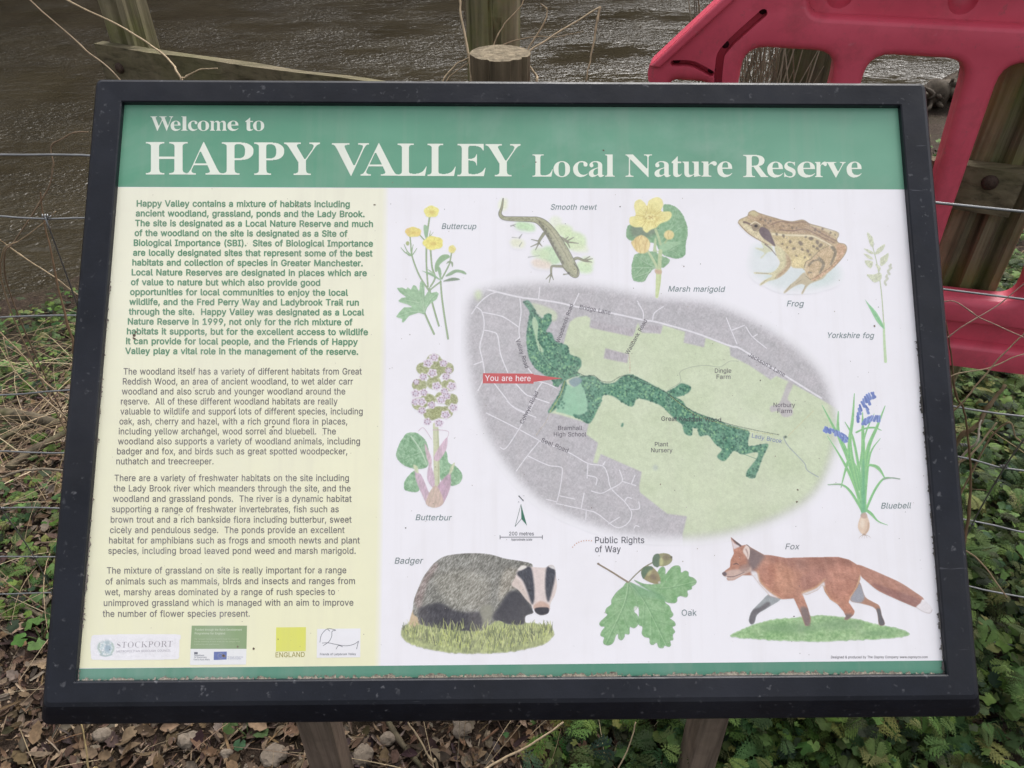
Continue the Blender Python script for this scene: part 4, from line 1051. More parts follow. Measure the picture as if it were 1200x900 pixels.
def grad(c0, c1, ax, lo, hi):
    c0, c1 = np.array(c0, float), np.array(c1, float)
    def f(X, Y):
        t = np.clip(((X if ax == 'x' else Y) - lo) / (hi - lo), 0, 1)[..., None]
        return (c0 * (1 - t) + c1 * t) / 255.0
    return f


def caption(pic, txt, x0, y0, x1, y1, cap, col=(112, 132, 132), shear=.22):
    L_ = Letters()
    L_.line(txt, x0, y0, x1, y1, cap, col, bold=2, shear=shear)
    return L_.build('caption', T_OFF, pic)


RA = np.random.RandomState(5)
A_OFF = .00008

# --- the map ---------------------------------------------------------------------------------------------------
mp = Art(540, 322, 984, 640, 2.0)
MO = [(553, 350), (572, 341), (600, 336), (680, 336), (760, 350), (830, 358), (890, 383), (940, 418), (966, 452), (976, 500), (968, 545), (946, 582), (902, 606), (850, 622), (800, 627), (740, 624), (688, 610), (640, 588), (607, 558), (582, 524), (566, 490), (556, 450), (549, 400)]
outer = mp.mask(MO, 19)
outer = sst(outer * 1.25)
mp.lay(outer, (186, 181, 184))
mp.tex(outer, 15, 1.6, 1.6, .2, 3); mp.tex(outer, 9, 14, 10, .4, 9, (1, .8, .9)); mp.tex(outer, 9, .7, 5, .5, 12)
FLD = lambda X, Y: np.clip((np.array([202, 214, 174]) + fbm(X / 34, Y / 26, 6)[..., None] * np.array([9, 7, 10])) / 255, 0, 1)
fld = [(661, 401), (664, 389), (668, 377), (675, 372), (687, 370), (692, 373), (691, 383), (741, 394), (748, 378), (752, 390), (774, 391), (777, 381), (803, 389), (801, 401.5), (825, 407), (827, 395.6), (855, 406), (856, 417), (878, 428), (903, 445), (910, 440.6), (924, 447), (962, 468), (1000, 490), (1000, 660), (800, 660), (800, 626), (805, 605), (782, 602), (750, 577), (749, 570), (752, 553), (704, 532), (700, 543), (695, 542), (701, 519), (687, 509), (690, 496), (652, 485), (645, 484), (653, 470), (663, 450), (655, 425)]
mf = mp.poly(fld, FLD, .9, smooth=False, clip=outer)
mp.ell(768, 548, 3, 3.5, (178, 190, 178), 2, .7, clip=outer)
for cx, cy, rx, ry, k in ((694, 413, 3, 5, 1), (830, 590, 10, 8, .8), (838, 575, 30, 16, .5), (810, 560, 12, 10, .5)):
    mp.ell(cx, cy, rx, ry, (214, 224, 184), 3, .6 * k, clip=outer)
mp.ell(560.5, 346, 4, 6, (206, 222, 170), 4, .8)
GREY = (182, 174, 178)
for bl in ([(694, 376), (745, 386), (741.5, 394.5), (691, 384)], [(709.5, 408), (737, 415.4), (735, 425.5), (707.5, 420)], [(757, 380), (776, 382), (774, 391), (754, 386)]):
    g_ = mp.poly(bl, GREY, .7, smooth=False); mp.tex(g_, 22, 1.2, 3, -.2, 4)
mp.at((740, 340), 5.2174)
g_ = mp.poly([(955, 565), (990, 572), (955, 660), (975, 690), (985, 760), (930, 775), (895, 740), (855, 745), (850, 710), (905, 690)], (190, 182, 184), 1.2, .9, clip=outer)
mp.at((0, 0), 1)
# woods
WG = lambda X, Y: np.clip((np.array([90, 150, 116]) + fbm(X / 5, Y / 5, 13)[..., None] * 14) / 255, 0, 1)
z1 = lambda L: [(540 + x / 5.4545, 320 + y / 5.4545) for x, y in L]
z2 = lambda L: [(740 + x / 5.2174, 340 + y / 5.2174) for x, y in L]
z3 = lambda L: [(540 + x / 5, 470 + y / 5) for x, y in L]
z4 = lambda L: [(740 + x / 5, 480 + y / 5) for x, y in L]
z5 = lambda L: [(560 + x / 5, 430 + y / 5) for x, y in L]
mp.poly(z1([(455, 190), (600, 240), (610, 300), (560, 300), (470, 250)]), (202, 214, 174), 2, .8)
W = []
W.append(z1([(400, 185), (430, 175), (460, 210), (490, 265), (520, 290), (545, 262), (575, 265), (578, 310), (560, 345), (545, 375), (580, 385), (600, 430), (640, 450), (680, 465), (700, 520), (760, 545), (770, 590), (745, 630), (765, 652), (700, 670), (650, 700), (620, 725), (590, 720), (585, 690), (520, 640), (480, 610), (440, 550), (425, 480), (420, 400), (430, 320), (440, 250), (415, 210)]))
W.append(z5([(500, 85), (520, 95), (500, 170), (470, 230), (425, 268), (412, 258), (450, 200), (480, 150)]))
SF = z5([(515, 95), (560, 120), (600, 80), (640, 85), (645, 180), (640, 300), (560, 290), (500, 272), (455, 262), (490, 190)])
W.append(z5([(590, 62), (640, 52), (685, 58), (735, 95), (800, 92), (840, 60), (890, 44), (960, 72), (1050, 120), (1100, 148), (1210, 215), (1210, 318), (1150, 270), (1060, 208), (940, 182), (908, 230), (860, 215), (790, 170), (735, 165), (720, 210), (700, 250), (655, 330), (600, 305), (565, 288), (640, 262), (630, 150)]))
W.append(z4([(190, -20), (290, -10), (400, 35), (540, 82), (640, 110), (690, 130), (680, 200), (700, 215), (790, 200), (800, 215), (785, 245), (768, 280), (720, 398), (672, 375), (735, 285), (735, 248), (650, 262), (600, 240), (545, 300), (502, 275), (530, 235), (490, 200), (450, 150), (400, 154), (385, 105), (358, 95), (352, 150), (312, 138), (295, 85), (240, 40)]))
W.append(z2([(0, 525), (60, 555), (140, 588), (220, 628), (300, 692), (400, 752), (560, 808), (560, 850), (330, 830), (200, 720), (120, 680), (20, 650), (-20, 600)]))
W.append(z2([(215, 625), (260, 600), (290, 578), (312, 570), (362, 592), (345, 628), (280, 652), (240, 645)]))
mp.poly(SF, (140, 197, 156), .7, smooth=False)
wood = np.zeros_like(mp.a)
for w in W:
    wood = np.maximum(wood, mp.mask(w, .6))
wood *= np.clip(outer * 2, 0, 1)
mp.lay(wood, WG)
clr = mp.poly(z1([(468, 275), (495, 330), (492, 420), (530, 500), (495, 490), (472, 390), (455, 320)]), (172, 204, 160), .8)
DOT = [(46, 100, 78), (56, 116, 88), (40, 88, 72), (134, 190, 128), (52, 110, 82), (78, 144, 108)]
ys, xs = np.nonzero((wood > .6) & (clr < .3))
for k in RA.choice(len(xs), 2300, replace=False):
    x, y = mp.X[0, xs[k]], mp.Y[ys[k], 0]
    r = RA.uniform(.5, 1.45)
    j0, i0 = max(0, xs[k] - 5), max(0, ys[k] - 5)
    sl = (slice(i0, ys[k] + 6), slice(j0, xs[k] + 6))
    d = np.hypot(mp.X[sl] - x, mp.Y[sl] - y)
    kk = (np.clip(.5 - (d - r) / .6, 0, 1) * .8)[..., None]
    mp.rgb[sl] = mp.rgb[sl] * (1 - kk) + np.array(DOT[RA.randint(6)]) / 255.0 * kk
edge = np.clip(mp._blur(wood, 1) * (1 - mp._blur(wood, 1)) * 4, 0, 1) * wood
mp.lay(edge, (60, 112, 96), .45)
for x, y in [(500, 240), (490, 225), (470, 240), (505, 215), (575, 285), (590, 297), (605, 290), (630, 300), (635, 270), (645, 240), (495, 205), (565, 282), (845, 345), (848, 335)]:
    px, py = z5([(x, y)])[0]
    mp.ell(px, py, 1.2, 1.2, (52, 118, 92), .6)
mp.poly(z1([(690, 690), (745, 665), (775, 690), (725, 728)]), (120, 150, 160), .8, .9)
mp.poly(z5([(1, 1), (2, 1), (2, 2)]), (0, 0, 0), .3, 0)
# roads
RD = (226, 222, 226)
roads = [(z1([(150, 100), (230, 120), (380, 155), (500, 170), (630, 190), (740, 215), (960, 255), (1165, 300)]) + z2([(130, 190), (230, 215), (400, 265), (600, 340), (650, 350), (720, 390), (950, 530), (1160, 660)]), 2.2)]
for L in ([(230, 120), (180, 140), (120, 190), (70, 260)], [(95, 215), (130, 240), (148, 300), (145, 370), (122, 470), (140, 560), (150, 640), (135, 700), (110, 750)], [(135, 250), (240, 270), (290, 290), (370, 345)], [(378, 165), (385, 250), (372, 360), (375, 410), (350, 430)],
          [(430, 610), (470, 660), (500, 690)], [(150, 365), (200, 375), (235, 400), (255, 520), (300, 635)], [(85, 585), (140, 565)], [(210, 700), (280, 790), (330, 850), (410, 890)], [(350, 705), (410, 770), (450, 790), (565, 830)], [(515, 705), (480, 760), (420, 880)], [(490, 690), (560, 710), (610, 735)], [(505, 90), (497, 165)], [(755, 130), (720, 205)], [(1130, 180), (1165, 250), (1165, 300)]):
    roads.append((z1(L), 1.5))
for L in ([(150, 70), (330, 160), (440, 220), (480, 240), (630, 300), (745, 365), (830, 380), (860, 430), (880, 510), (960, 590), (1000, 650), (990, 700), (950, 735), (900, 735), (800, 660), (740, 640), (560, 600)], [(430, 10), (340, 165), (265, 275), (230, 270)], [(270, 0), (330, 50), (440, 95)], [(460, 235), (390, 320), (325, 410)], [(390, 320), (510, 375), (580, 385), (595, 410), (580, 520), (560, 600)], [(745, 370), (740, 450)], [(740, 435), (795, 450), (792, 490)], [(830, 380), (845, 355)],
          [(880, 515), (945, 470), (930, 405)], [(945, 470), (1025, 495)], [(1000, 485), (1020, 435)], [(880, 512), (825, 540), (765, 527)], [(960, 590), (975, 565), (1000, 570)], [(1000, 635), (1045, 630), (1043, 590)], [(580, 555), (670, 575)], [(722, 540), (705, 630)], [(735, 645), (732, 695)], [(865, 720), (930, 680)], [(1015, 745), (1025, 730), (1045, 735)], [(500, 575), (560, 590)]):
    roads.append((z3(L), 1.3))
for L in ([(40, 80), (70, 130), (72, 175)], [(195, 100), (140, 140), (130, 185)], [(580, 170), (610, 245), (645, 330)], [(615, 245), (690, 215)], [(700, 225), (740, 285), (825, 355)], [(745, 285), (770, 270)]):
    roads.append((z2(L), 1.3))
for L, w in roads:
    m = mp.smask(L, w + .7, None, .6) * outer
    mp.lay(m, (158, 152, 160), .35)
    mp.stroke(L, RD, w, None, 1, .6, clip=np.clip(outer * 1.6, 0, 1))
mp.stroke(z2([(215, 620), (240, 600), (300, 560), (298, 500), (370, 470), (460, 460), (540, 470), (600, 435), (655, 435)]), (140, 150, 130), .5, None, .8)
mp.stroke(z4([(890, 160), (920, 215), (1010, 310), (1030, 355), (1095, 395)]), (140, 152, 170), .8, None, .9)
mp.stroke(z4([(600, 240), (735, 290)]), (92, 140, 110), .6)


def dots(a, L, step, r, col, al=1.0):
    q = spline(np.array(L), 12)
    d = np.concatenate([[0], np.cumsum(np.linalg.norm(np.diff(q, axis=0), axis=1))])
    for t in np.arange(0, d[-1], step):
        a.ell(np.interp(t, d, q[:, 0]), np.interp(t, d, q[:, 1]), r, r, col, .3, al)


dots(mp, z1([(405, 190), (450, 215), (490, 275), (515, 300), (505, 400), (510, 500), (560, 580), (640, 640), (660, 665)]), 1.7, .45, (44, 62, 52))
dots(mp, z1([(690, 650), (750, 640), (800, 660), (850, 655), (900, 690), (960, 695), (1010, 665), (1060, 655), (1110, 665), (1200, 700)]), 1.5, .5, (44, 62, 52))
dots(mp, z2([(0, 530), (60, 560), (140, 590), (220, 632), (300, 692), (400, 752), (550, 805), (640, 830), (760, 857), (905, 885)]), 1.5, .5, (44, 62, 52))
dots(mp, z2([(240, 650), (310, 705), (400, 765), (550, 818), (640, 843), (760, 868), (870, 885)]), 1.9, .45, (178, 168, 70))
dots(mp, z1([(665, 690), (640, 770), (600, 840), (570, 890)]), 1.6, .5, (190, 178, 78))
dots(mp, z3([(525, 60), (500, 120), (470, 160), (440, 200)]), 2.0, .45, (190, 168, 120))
dots(mp, z1([(1075, 520), (1082, 580), (1080, 640)]), 1.9, .45, (206, 140, 110))
dots(mp, z2([(960, 890), (1020, 830), (1115, 735)]), 1.7, .5, (204, 190, 130))
mp.ell(920.5, 512, 1.6, 1.4, (70, 90, 76), .6)
MAP = mp.build('map', .00005, .02, 'oval map of streets, fields and woods')
ml = Letters()
GR = (98, 92, 100)
for t, xa, ya, xb, yb, cap in (('Bridge Lane', 679, 362, 715, 368.6, 5), ('Woodlands Road', 655.5, 402, 672, 357.5, 4.6), ('Valley Road', 604.5, 398.5, 615.5, 431.5, 4.8), ('Wallbank Road', 736.5, 416, 758.5, 376, 4.8), ('Colwyn Road', 613, 497, 631, 460, 4.8), ('Seal Road', 633.8, 517.5, 664.8, 530.5, 5),
                               ('Bramhall', 654, 504, 682.4, 504, 5), ('High School', 649, 511.4, 687, 511.4, 5), ('Dingle', 837.7, 436.8, 857, 436.8, 5), ('Farm', 839.7, 444, 856, 444, 5), ('Norbury', 906.4, 477, 931.7, 477, 5), ('Farm', 911, 484, 928, 484, 5), ('Great Reddish Wood', 774.9, 493, 845, 494.5, 5),
                               ('Plant', 767.4, 523, 783, 523, 5), ('Nursery', 763, 530, 788, 530, 5), ("Jackson's Lane", 876.5, 417, 918.5, 441.5, 4.8)):
    ml.line(t, xa, ya, xb, yb, cap, (78, 76, 82) if 'Redd' in t else GR, bold=4 if 'Redd' in t else 2)
ml.line('Lady Brook', 880.8, 512.6, 916, 519.6, 4.8, (124, 136, 176), bold=2)
ml.build('map_lettering', T_OFF, MAP)
mk = Letters()
mk.poly([(566, 437.3), (625.3, 437.9), (625.3, 449.6), (565.7, 449.2)], (203, 96, 98))
mk.poly([(625.2, 438.9), (659, 443.4), (625.2, 447.6)], (203, 96, 98))
mk.build('place_marker', .00009, MAP, 'red pointer reading You are here')
mk = Letters()
mk.line('You are here', 568.4, 446.3, 622, 446.6, 6.6, (240, 228, 230), bold=4)
mk.build('marker_lettering', T_OFF, MAP)
kl = Letters()
DK = (84, 84, 92)
kl.line('N', 607, 588.4, 614.6, 588.4, 7.6, (84, 88, 92), SERIF, -14)
kl.line('200 metres', 596.6, 627.4, 625.6, 627.4, 4.2, DK, bold=3)
kl.line('Approximate scale', 599, 633.4, 623.6, 633.4, 2.6, DK, bold=4)
kl.line('Public Rights', 697.4, 636.4, 755, 636.4, 7.3, DK, bold=3)
kl.line('of Way', 697.4, 647, 727.4, 647, 7.3, DK, bold=3)
kl.stroke([(586, 629.4), (635.6, 629.4)], .7, DK); kl.stroke([(586, 627.2), (586, 631.8)], .7, DK); kl.stroke([(635.6, 627.2), (635.6, 631.8)], .7, DK)
kl.poly([(610.6, 591), (617.6, 616), (611, 608)], (62, 118, 96))
kl.stroke([(610.6, 591), (603.6, 617), (611, 608)], .5, (70, 100, 92))
for x, y in ((671, 641), (673.2, 638.6), (675.6, 636.6), (678.2, 635.2), (681, 634.2), (684, 633.6), (687, 633.3), (690, 633.3), (693, 633.6)):
    kl.poly([(x - .8, y + .6), (x + .9, y + .7), (x + .2, y - .9)], (206, 150, 122))
kl.build('map_key', T_OFF, MAP, 'north arrow, scale bar and key')

# --- fox ---------------------------------------------------------------------------------------------------------
fx = Art(842, 622, 1096, 756, 2.5, (830, 610), 4.138)
gr = fx.poly([(108, 556), (200, 512), (300, 482), (400, 472), (550, 460), (700, 474), (800, 500), (920, 522), (978, 550), (930, 566), (800, 576), (600, 586), (400, 586), (250, 577), (130, 567)], (140, 186, 116), 1.6, jag=1.0, jf=1.3)
fx.tex(gr, 34, 2.2, 2.2, 0, 2, (1, .8, .8)); fx.tex(gr, 26, 9, 4, 0, 7, (1, .7, .9))
for cx, cy, rx, ry in ((400, 520, 150, 25), (640, 505, 110, 25), (820, 545, 90, 15)):
    fx.ell(cx, cy, rx, ry, (104, 148, 96), 5, .55, clip=gr)
fleg = fx.poly([(300, 362), (352, 380), (285, 425), (238, 455), (224, 495), (206, 503), (197, 480), (213, 436), (250, 398), (285, 362)], (152, 158, 160), .7)
fx.poly([(285, 395), (300, 410), (238, 456), (224, 496), (206, 503), (197, 480), (213, 436), (250, 420)], (98, 94, 98), 1.6, clip=fleg)
hleg = fx.poly([(735, 300), (760, 368), (800, 395), (830, 414), (841, 460), (856, 502), (828, 505), (820, 450), (800, 420), (740, 402), (688, 386), (715, 330)], (176, 120, 92), .7)
fx.poly([(735, 305), (758, 368), (735, 400), (690, 385), (715, 330)], (150, 150, 160), 2, clip=hleg)
fx.poly([(815, 430), (845, 440), (856, 502), (828, 505)], (96, 92, 94), 1.6, clip=hleg)
tail = fx.poly([(722, 215), (780, 233), (850, 263), (930, 300), (1000, 345), (1045, 380), (1030, 405), (1010, 421), (960, 402), (880, 367), (820, 338), (770, 297), (738, 266)], (180, 116, 92), .9)
fx.poly([(790, 300), (880, 330), (1030, 385), (1010, 421), (880, 370)], (150, 92, 82), 2.5, .8, clip=tail)
fx.tex(tail, 13, .8, 3.5, -1.1, 5, o=3); fx.tex(tail, 18, 6, 4, .3, 6)
tip = fx.poly([(1040, 382), (1070, 405), (1086, 430), (1075, 450), (1045, 444), (1008, 421), (1028, 400)], (236, 228, 230), 1.0)
fx.stroke([(1086, 432), (1075, 449), (1045, 443), (1010, 422)], (190, 170, 170), 3, 2, .8)
body = [(68, 258), (85, 240), (105, 226), (108, 192), (124, 160), (119, 128), (108, 79), (132, 98), (162, 121), (186, 117), (207, 131), (270, 166), (300, 168), (375, 182), (500, 178), (630, 177), (682, 190), (725, 216), (737, 240), (738, 282), (724, 322), (690, 370), (681, 396), (711, 440), (704, 458), (675, 482), (658, 480), (668, 465), (655, 440), (625, 405), (590, 382), (565, 346), (554, 312), (530, 337), (480, 360), (457, 356), (482, 420), (497, 475), (494, 512), (470, 510), (450, 455), (415, 378), (360, 382), (300, 366), (250, 312), (215, 266), (165, 266), (125, 289), (95, 291), (88, 280), (97, 275), (74, 268)]
bm_ = fx.poly(body, (188, 116, 86), .7, smooth=False)
fx.poly([(300, 160), (500, 170), (640, 170), (720, 210), (640, 240), (560, 255), (480, 250), (400, 230), (330, 215)], (160, 96, 76), 4, .75, clip=bm_)
fx.poly([(450, 270), (560, 240), (600, 290), (560, 310), (470, 345)], (166, 98, 82), 4, .55, clip=bm_)
fx.poly([(330, 200), (400, 230), (420, 330), (370, 370), (320, 300)], (202, 132, 96), 4, .6, clip=bm_)
fx.poly([(590, 230), (690, 220), (725, 290), (660, 380), (590, 330)], (196, 122, 96), 5, .7, clip=bm_)
fx.poly([(245, 230), (300, 215), (330, 250), (300, 320), (250, 280)], (184, 108, 80), 3, .7, clip=bm_)
fx.tex(bm_, 12, .8, 3.2, -1.25, 11, o=3); fx.tex(bm_, 22, 9, 6, .3, 15, (1, .8, .7)); fx.tex(bm_, 12, 1.4, 1.4, 0, 19); fx.tex(bm_, 14, 3, 14, -.2, 23)
fx.poly([(205, 242), (240, 255), (252, 300), (300, 348), (345, 378), (300, 370), (250, 325), (218, 280)], (232, 226, 228), 1.8, clip=bm_)
fx.stroke([(240, 245), (255, 298), (305, 345), (350, 378)], (216, 160, 110), 9, 7, .6, 2, clip=bm_)
fx.poly([(455, 352), (520, 328), (560, 296), (560, 335), (520, 362), (475, 368)], (222, 214, 214), 1.8, clip=bm_)
fx.stroke([(455, 350), (520, 324), (566, 285)], (214, 158, 104), 10, 7, .7, 2, clip=bm_)
fx.stroke([(737, 270), (718, 325), (688, 372)], (222, 176, 126), 8, 6, .8, 1.5, clip=bm_)
fx.stroke([(560, 320), (590, 378), (630, 404)], (218, 168, 120), 7, 6, .7, 1.5, clip=bm_)
fx.poly([(192, 150), (207, 130), (272, 166), (262, 190), (232, 235), (212, 246), (195, 230)], (108, 90, 92), 4, .85, clip=bm_)
fx.poly([(108, 79), (130, 97), (160, 120), (150, 126), (128, 104)], (70, 58, 66), .8, clip=bm_)
fx.poly([(111, 92), (128, 110), (152, 125), (140, 132), (124, 138), (117, 120)], (226, 208, 208), 1, clip=bm_)
ear = fx.poly([(168, 150), (176, 128), (187, 117), (202, 130), (203, 160), (196, 190), (184, 175)], (232, 206, 192), 1, clip=bm_)
fx.stroke([(186, 117), (200, 130), (204, 160), (197, 188)], (96, 70, 70), 4, 3, .8, .6)
fx.stroke([(183, 140), (191, 160), (192, 178)], (150, 104, 96), 7, 3, .6, 1, clip=bm_)
fx.poly([(75, 262), (105, 240), (160, 235), (205, 225), (207, 245), (165, 266), (125, 288), (95, 288)], (206, 172, 156), 1.6, .9, clip=bm_)
fx.poly([(150, 225), (195, 210), (200, 235), (165, 250)], (150, 112, 100), 2, .7, clip=bm_)
fx.stroke([(92, 272), (120, 272), (150, 262), (175, 250)], (110, 82, 82), 5, 3, .85, .7, clip=bm_)
fx.poly([(66, 256), (80, 248), (90, 260), (80, 270)], (92, 72, 78), .8)
fx.stroke([(122, 212), (138, 209), (146, 214)], (86, 56, 50), 6, 4, .9, .6)
fx.stroke([(108, 235), (124, 208)], (210, 140, 110), 6, 4, .6, 1.4, clip=bm_)
for pl in ([(446, 425), (482, 425), (496, 470), (494, 512), (468, 510)], [(655, 455), (700, 455), (680, 484), (655, 482)]):
    fx.poly(pl, (108, 92, 92), 2.5, .85, clip=bm_)
fx.stroke([(495, 505), (480, 520), (440, 530)], (104, 148, 96), 14, 6, .5, 2)
FOX = fx.build('fox_picture', A_OFF, .35, 'painting of a red fox walking on grass')
caption(FOX, 'Fox', 920.2, 643.6, 936, 643.6, 6.6, (124, 130, 134))

# --- badger ------------------------------------------------------------------------------------------------------
bd = Art(466, 640, 660, 770, 2.5, (450, 620), 5.217)
gm = bd.poly([(105, 630), (125, 592), (220, 572), (560, 588), (660, 560), (750, 556), (860, 570), (1000, 588), (1036, 618), (1032, 660), (965, 710), (800, 748), (600, 762), (400, 757), (200, 716), (118, 672)], (160, 170, 104), 1.4, jag=1.2, jf=1.5)
bd.tex(gm, 40, 1.2, 4, .2, 3, (1, 1, .6)); bd.tex(gm, 36, 7, 4, 0, 8, (1, 1, .5))
tl_ = bd.poly([(153, 592), (160, 545), (176, 495), (192, 470), (216, 515), (216, 580), (185, 600)], (206, 176, 132), 1)
bb = bd.poly([(215, 575), (205, 540), (180, 520), (178, 470), (186, 425), (215, 350), (250, 280), (310, 206), (370, 167), (450, 152), (550, 147), (650, 155), (740, 180), (850, 198), (910, 222), (880, 300), (905, 480), (912, 512), (866, 532), (852, 582), (762, 582), (700, 560), (640, 590), (590, 622), (430, 618), (260, 592)], (128, 126, 116), 1.0)
bd.poly([(186, 425), (215, 350), (250, 280), (310, 206), (330, 230), (270, 320), (240, 420), (215, 500)], (146, 124, 118), 3, .8, clip=bb)
bd.poly([(300, 300), (500, 250), (650, 330), (600, 480), (420, 470)], (158, 152, 134), 8, .5, clip=bb)
bd.poly([(730, 260), (820, 250), (830, 330), (770, 380), (700, 440)], (172, 160, 140), 5, .6, clip=bb)
bd.tex(bb, 62, .7, 2.6, .6, 21, o=3); bd.tex(bb, 30, 1.2, 6, .9, 25); bd.tex(bb, 20, 12, 9, 0, 28)
bd.poly([(212, 490), (250, 470), (340, 450), (420, 492), (500, 510), (592, 512), (600, 600), (560, 630), (430, 622), (260, 598), (222, 575)], (60, 58, 64), 3.6, clip=bb)
bd.poly([(660, 545), (700, 480), (752, 398), (800, 375), (850, 402), (908, 490), (912, 514), (866, 534), (852, 584), (762, 584)], (56, 55, 62), 3.2, clip=bb)
bd.poly([(590, 480), (660, 470), (655, 560), (610, 580)], (140, 138, 118), 3, .9, clip=bb)
dark = bd.mask([(212, 480), (420, 480), (590, 500), (600, 600), (430, 620), (220, 590)], 3) * bb
bd.tex(dark, 26, 1, 4, .4, 31)
hd = bd.poly([(800, 300), (818, 250), (842, 225), (872, 226), (905, 231), (985, 235), (1012, 220), (1040, 226), (1048, 270), (1058, 342), (1045, 402), (1020, 450), (1008, 500), (990, 520), (958, 526), (926, 508), (905, 470), (870, 432), (822, 372), (780, 342)], (226, 206, 198), .9)
bd.poly([(780, 342), (800, 296), (840, 330), (900, 460), (870, 432), (822, 372)], (206, 184, 168), 2, .6, clip=hd)
st1 = bd.poly([(812, 272), (850, 240), (897, 234), (916, 330), (919, 420), (905, 462), (880, 392), (850, 318)], (56, 58, 68), 1.2)
st2 = bd.poly([(993, 240), (1016, 230), (1046, 252), (1045, 300), (1027, 380), (1006, 446), (990, 402), (986, 320)], (56, 58, 68), 1.2)
bd.tex(st1 + st2, 24, .8, 3, -.3, 41)
bd.poly([(818, 244), (850, 222), (872, 234), (832, 254)], (232, 224, 214), .9)
bd.poly([(1006, 226), (1030, 220), (1047, 244), (1022, 240)], (212, 206, 204), .9)
bd.poly([(918, 464), (960, 440), (1006, 462), (1006, 492), (924, 494)], (206, 164, 142), 1.6, .9)
bd.poly([(922, 486), (960, 478), (1006, 482), (1003, 514), (960, 526), (928, 510)], (46, 44, 52), 1.0)
bd.ell(890, 375, 8, 8, (24, 24, 30), .6)
bd.stroke([(1006, 490), (1030, 485), (1070, 482)], (160, 150, 150), 2.5, 1.5, .6)
for i in range(620):
    x = RA.uniform(115, 1030); lo = 745 - 55 * abs((x - 570) / 460) ** 2 * 1.9; y = RA.uniform(600, lo)
    h = RA.uniform(18, 62); d = RA.uniform(-22, 22)
    c = [(196, 204, 104), (176, 188, 92), (120, 128, 78), (84, 92, 66), (206, 208, 134), (96, 104, 70)][RA.randint(6)]
    bd.stroke([(x, y), (x + d * .4, y - h * .6), (x + d, y - h)], c, 6, 1.5, RA.uniform(.5, .95), .5)
BADGER = bd.build('badger_picture', A_OFF, .35, 'painting of a badger on rough grass')
caption(BADGER, 'Badger', 462.5, 660.5, 495, 660.3, 7.0, (112, 126, 126))

# --- frog --------------------------------------------------------------------------------------------------------
fr = Art(862, 243, 998, 346, 2.6, (860, 235), 8.18)
for cx, cy, rx, ry, a in ((620, 740, 330, 120, .5), (300, 600, 150, 170, .35), (860, 700, 170, 110, .5), (280, 470, 110, 60, .3)):
    fr.ell(cx, cy, rx, ry, (196, 216, 208), 8, a, jag=2)
far = fr.poly([(262, 395), (345, 420), (375, 480), (322, 498), (268, 552), (256, 546), (292, 502), (212, 462), (215, 452), (282, 455)], (214, 214, 178), .8)
foot = fr.poly([(676, 690), (740, 750), (880, 700), (850, 750), (720, 805), (662, 892), (648, 884), (682, 820), (640, 800), (560, 835), (492, 886), (480, 876), (542, 808), (600, 760)], (198, 182, 146), .8)
fb = fr.poly([(42, 210), (60, 182), (130, 150), (145, 115), (190, 96), (236, 120), (330, 150), (400, 168), (470, 190), (560, 202), (660, 187), (730, 225), (830, 252), (920, 285), (985, 300), (1004, 332), (986, 372), (1002, 405), (1062, 420), (1082, 462), (1052, 532), (960, 640), (862, 722), (762, 772), (700, 715), (664, 652), (560, 640), (520, 560), (470, 480), (400, 440), (330, 425), (250, 385), (150, 325), (80, 262)], (204, 182, 134), .8)
fr.poly([(130, 150), (190, 100), (330, 150), (560, 205), (660, 190), (830, 255), (990, 400), (900, 420), (760, 330), (640, 330), (420, 300), (300, 270), (220, 210), (150, 190)], (176, 142, 108), 4, .85, clip=fb)
fr.poly([(400, 330), (640, 340), (780, 370), (860, 430), (760, 520), (690, 620), (560, 600), (480, 470)], (212, 188, 132), 4, .8, clip=fb)
fr.poly([(545, 560), (640, 520), (720, 540), (690, 650), (560, 640)], (228, 206, 140), 4, .9, clip=fb)
fr.poly([(50, 212), (70, 195), (150, 240), (240, 300), (350, 390), (440, 440), (390, 450), (250, 385), (150, 320), (85, 262)], (220, 204, 160), 2.5, .9, clip=fb)
th = fr.poly([(672, 660), (688, 590), (742, 560), (820, 482), (900, 440), (985, 425), (985, 580), (905, 650), (822, 702), (742, 752), (692, 722)], (206, 176, 132), 1, clip=fb)
fr.poly([(985, 420), (1062, 425), (1080, 465), (1050, 532), (960, 640), (860, 720), (770, 770), (745, 752), (900, 650), (985, 560)], (204, 160, 124), 1.5, .9, clip=fb)
fr.stroke([(672, 660), (690, 590), (745, 556), (822, 478), (905, 438)], (142, 122, 94), 9, 6, .8, .9)
fr.stroke([(690, 722), (676, 665), (700, 610)], (232, 220, 180), 18, 12, .7, 1.5, clip=fb)
fr.stroke([(690, 725), (742, 754), (825, 704), (908, 652), (988, 575)], (140, 116, 90), 7, 5, .7, .9)
for L, w in (([(945, 450), (972, 500), (930, 610)], 34), ([(820, 560), (860, 610), (825, 690)], 36), ([(720, 620), (760, 580), (800, 570)], 20), ([(720, 690), (745, 690)], 18)):
    fr.stroke(L, (122, 112, 94), w, w * .6, .75, 1.5, clip=fb)
leg = fr.poly([(392, 440), (440, 450), (500, 500), (548, 560), (548, 622), (484, 702), (402, 754), (332, 772), (262, 812), (248, 802), (300, 760), (370, 722), (300, 705), (205, 702), (202, 688), (330, 694), (382, 680), (422, 640), (440, 590), (405, 520)], (214, 204, 156), .8)
fr.poly([(500, 500), (548, 560), (548, 622), (484, 702), (402, 754), (420, 710), (490, 640), (505, 580)], (182, 146, 112), 2, .8, clip=leg)
fr.tex(leg, 22, 1.4, 1.4, 0, 6)
fr.stroke([(300, 420), (350, 460), (405, 525)], (112, 96, 90), 14, 6, .8, 1)
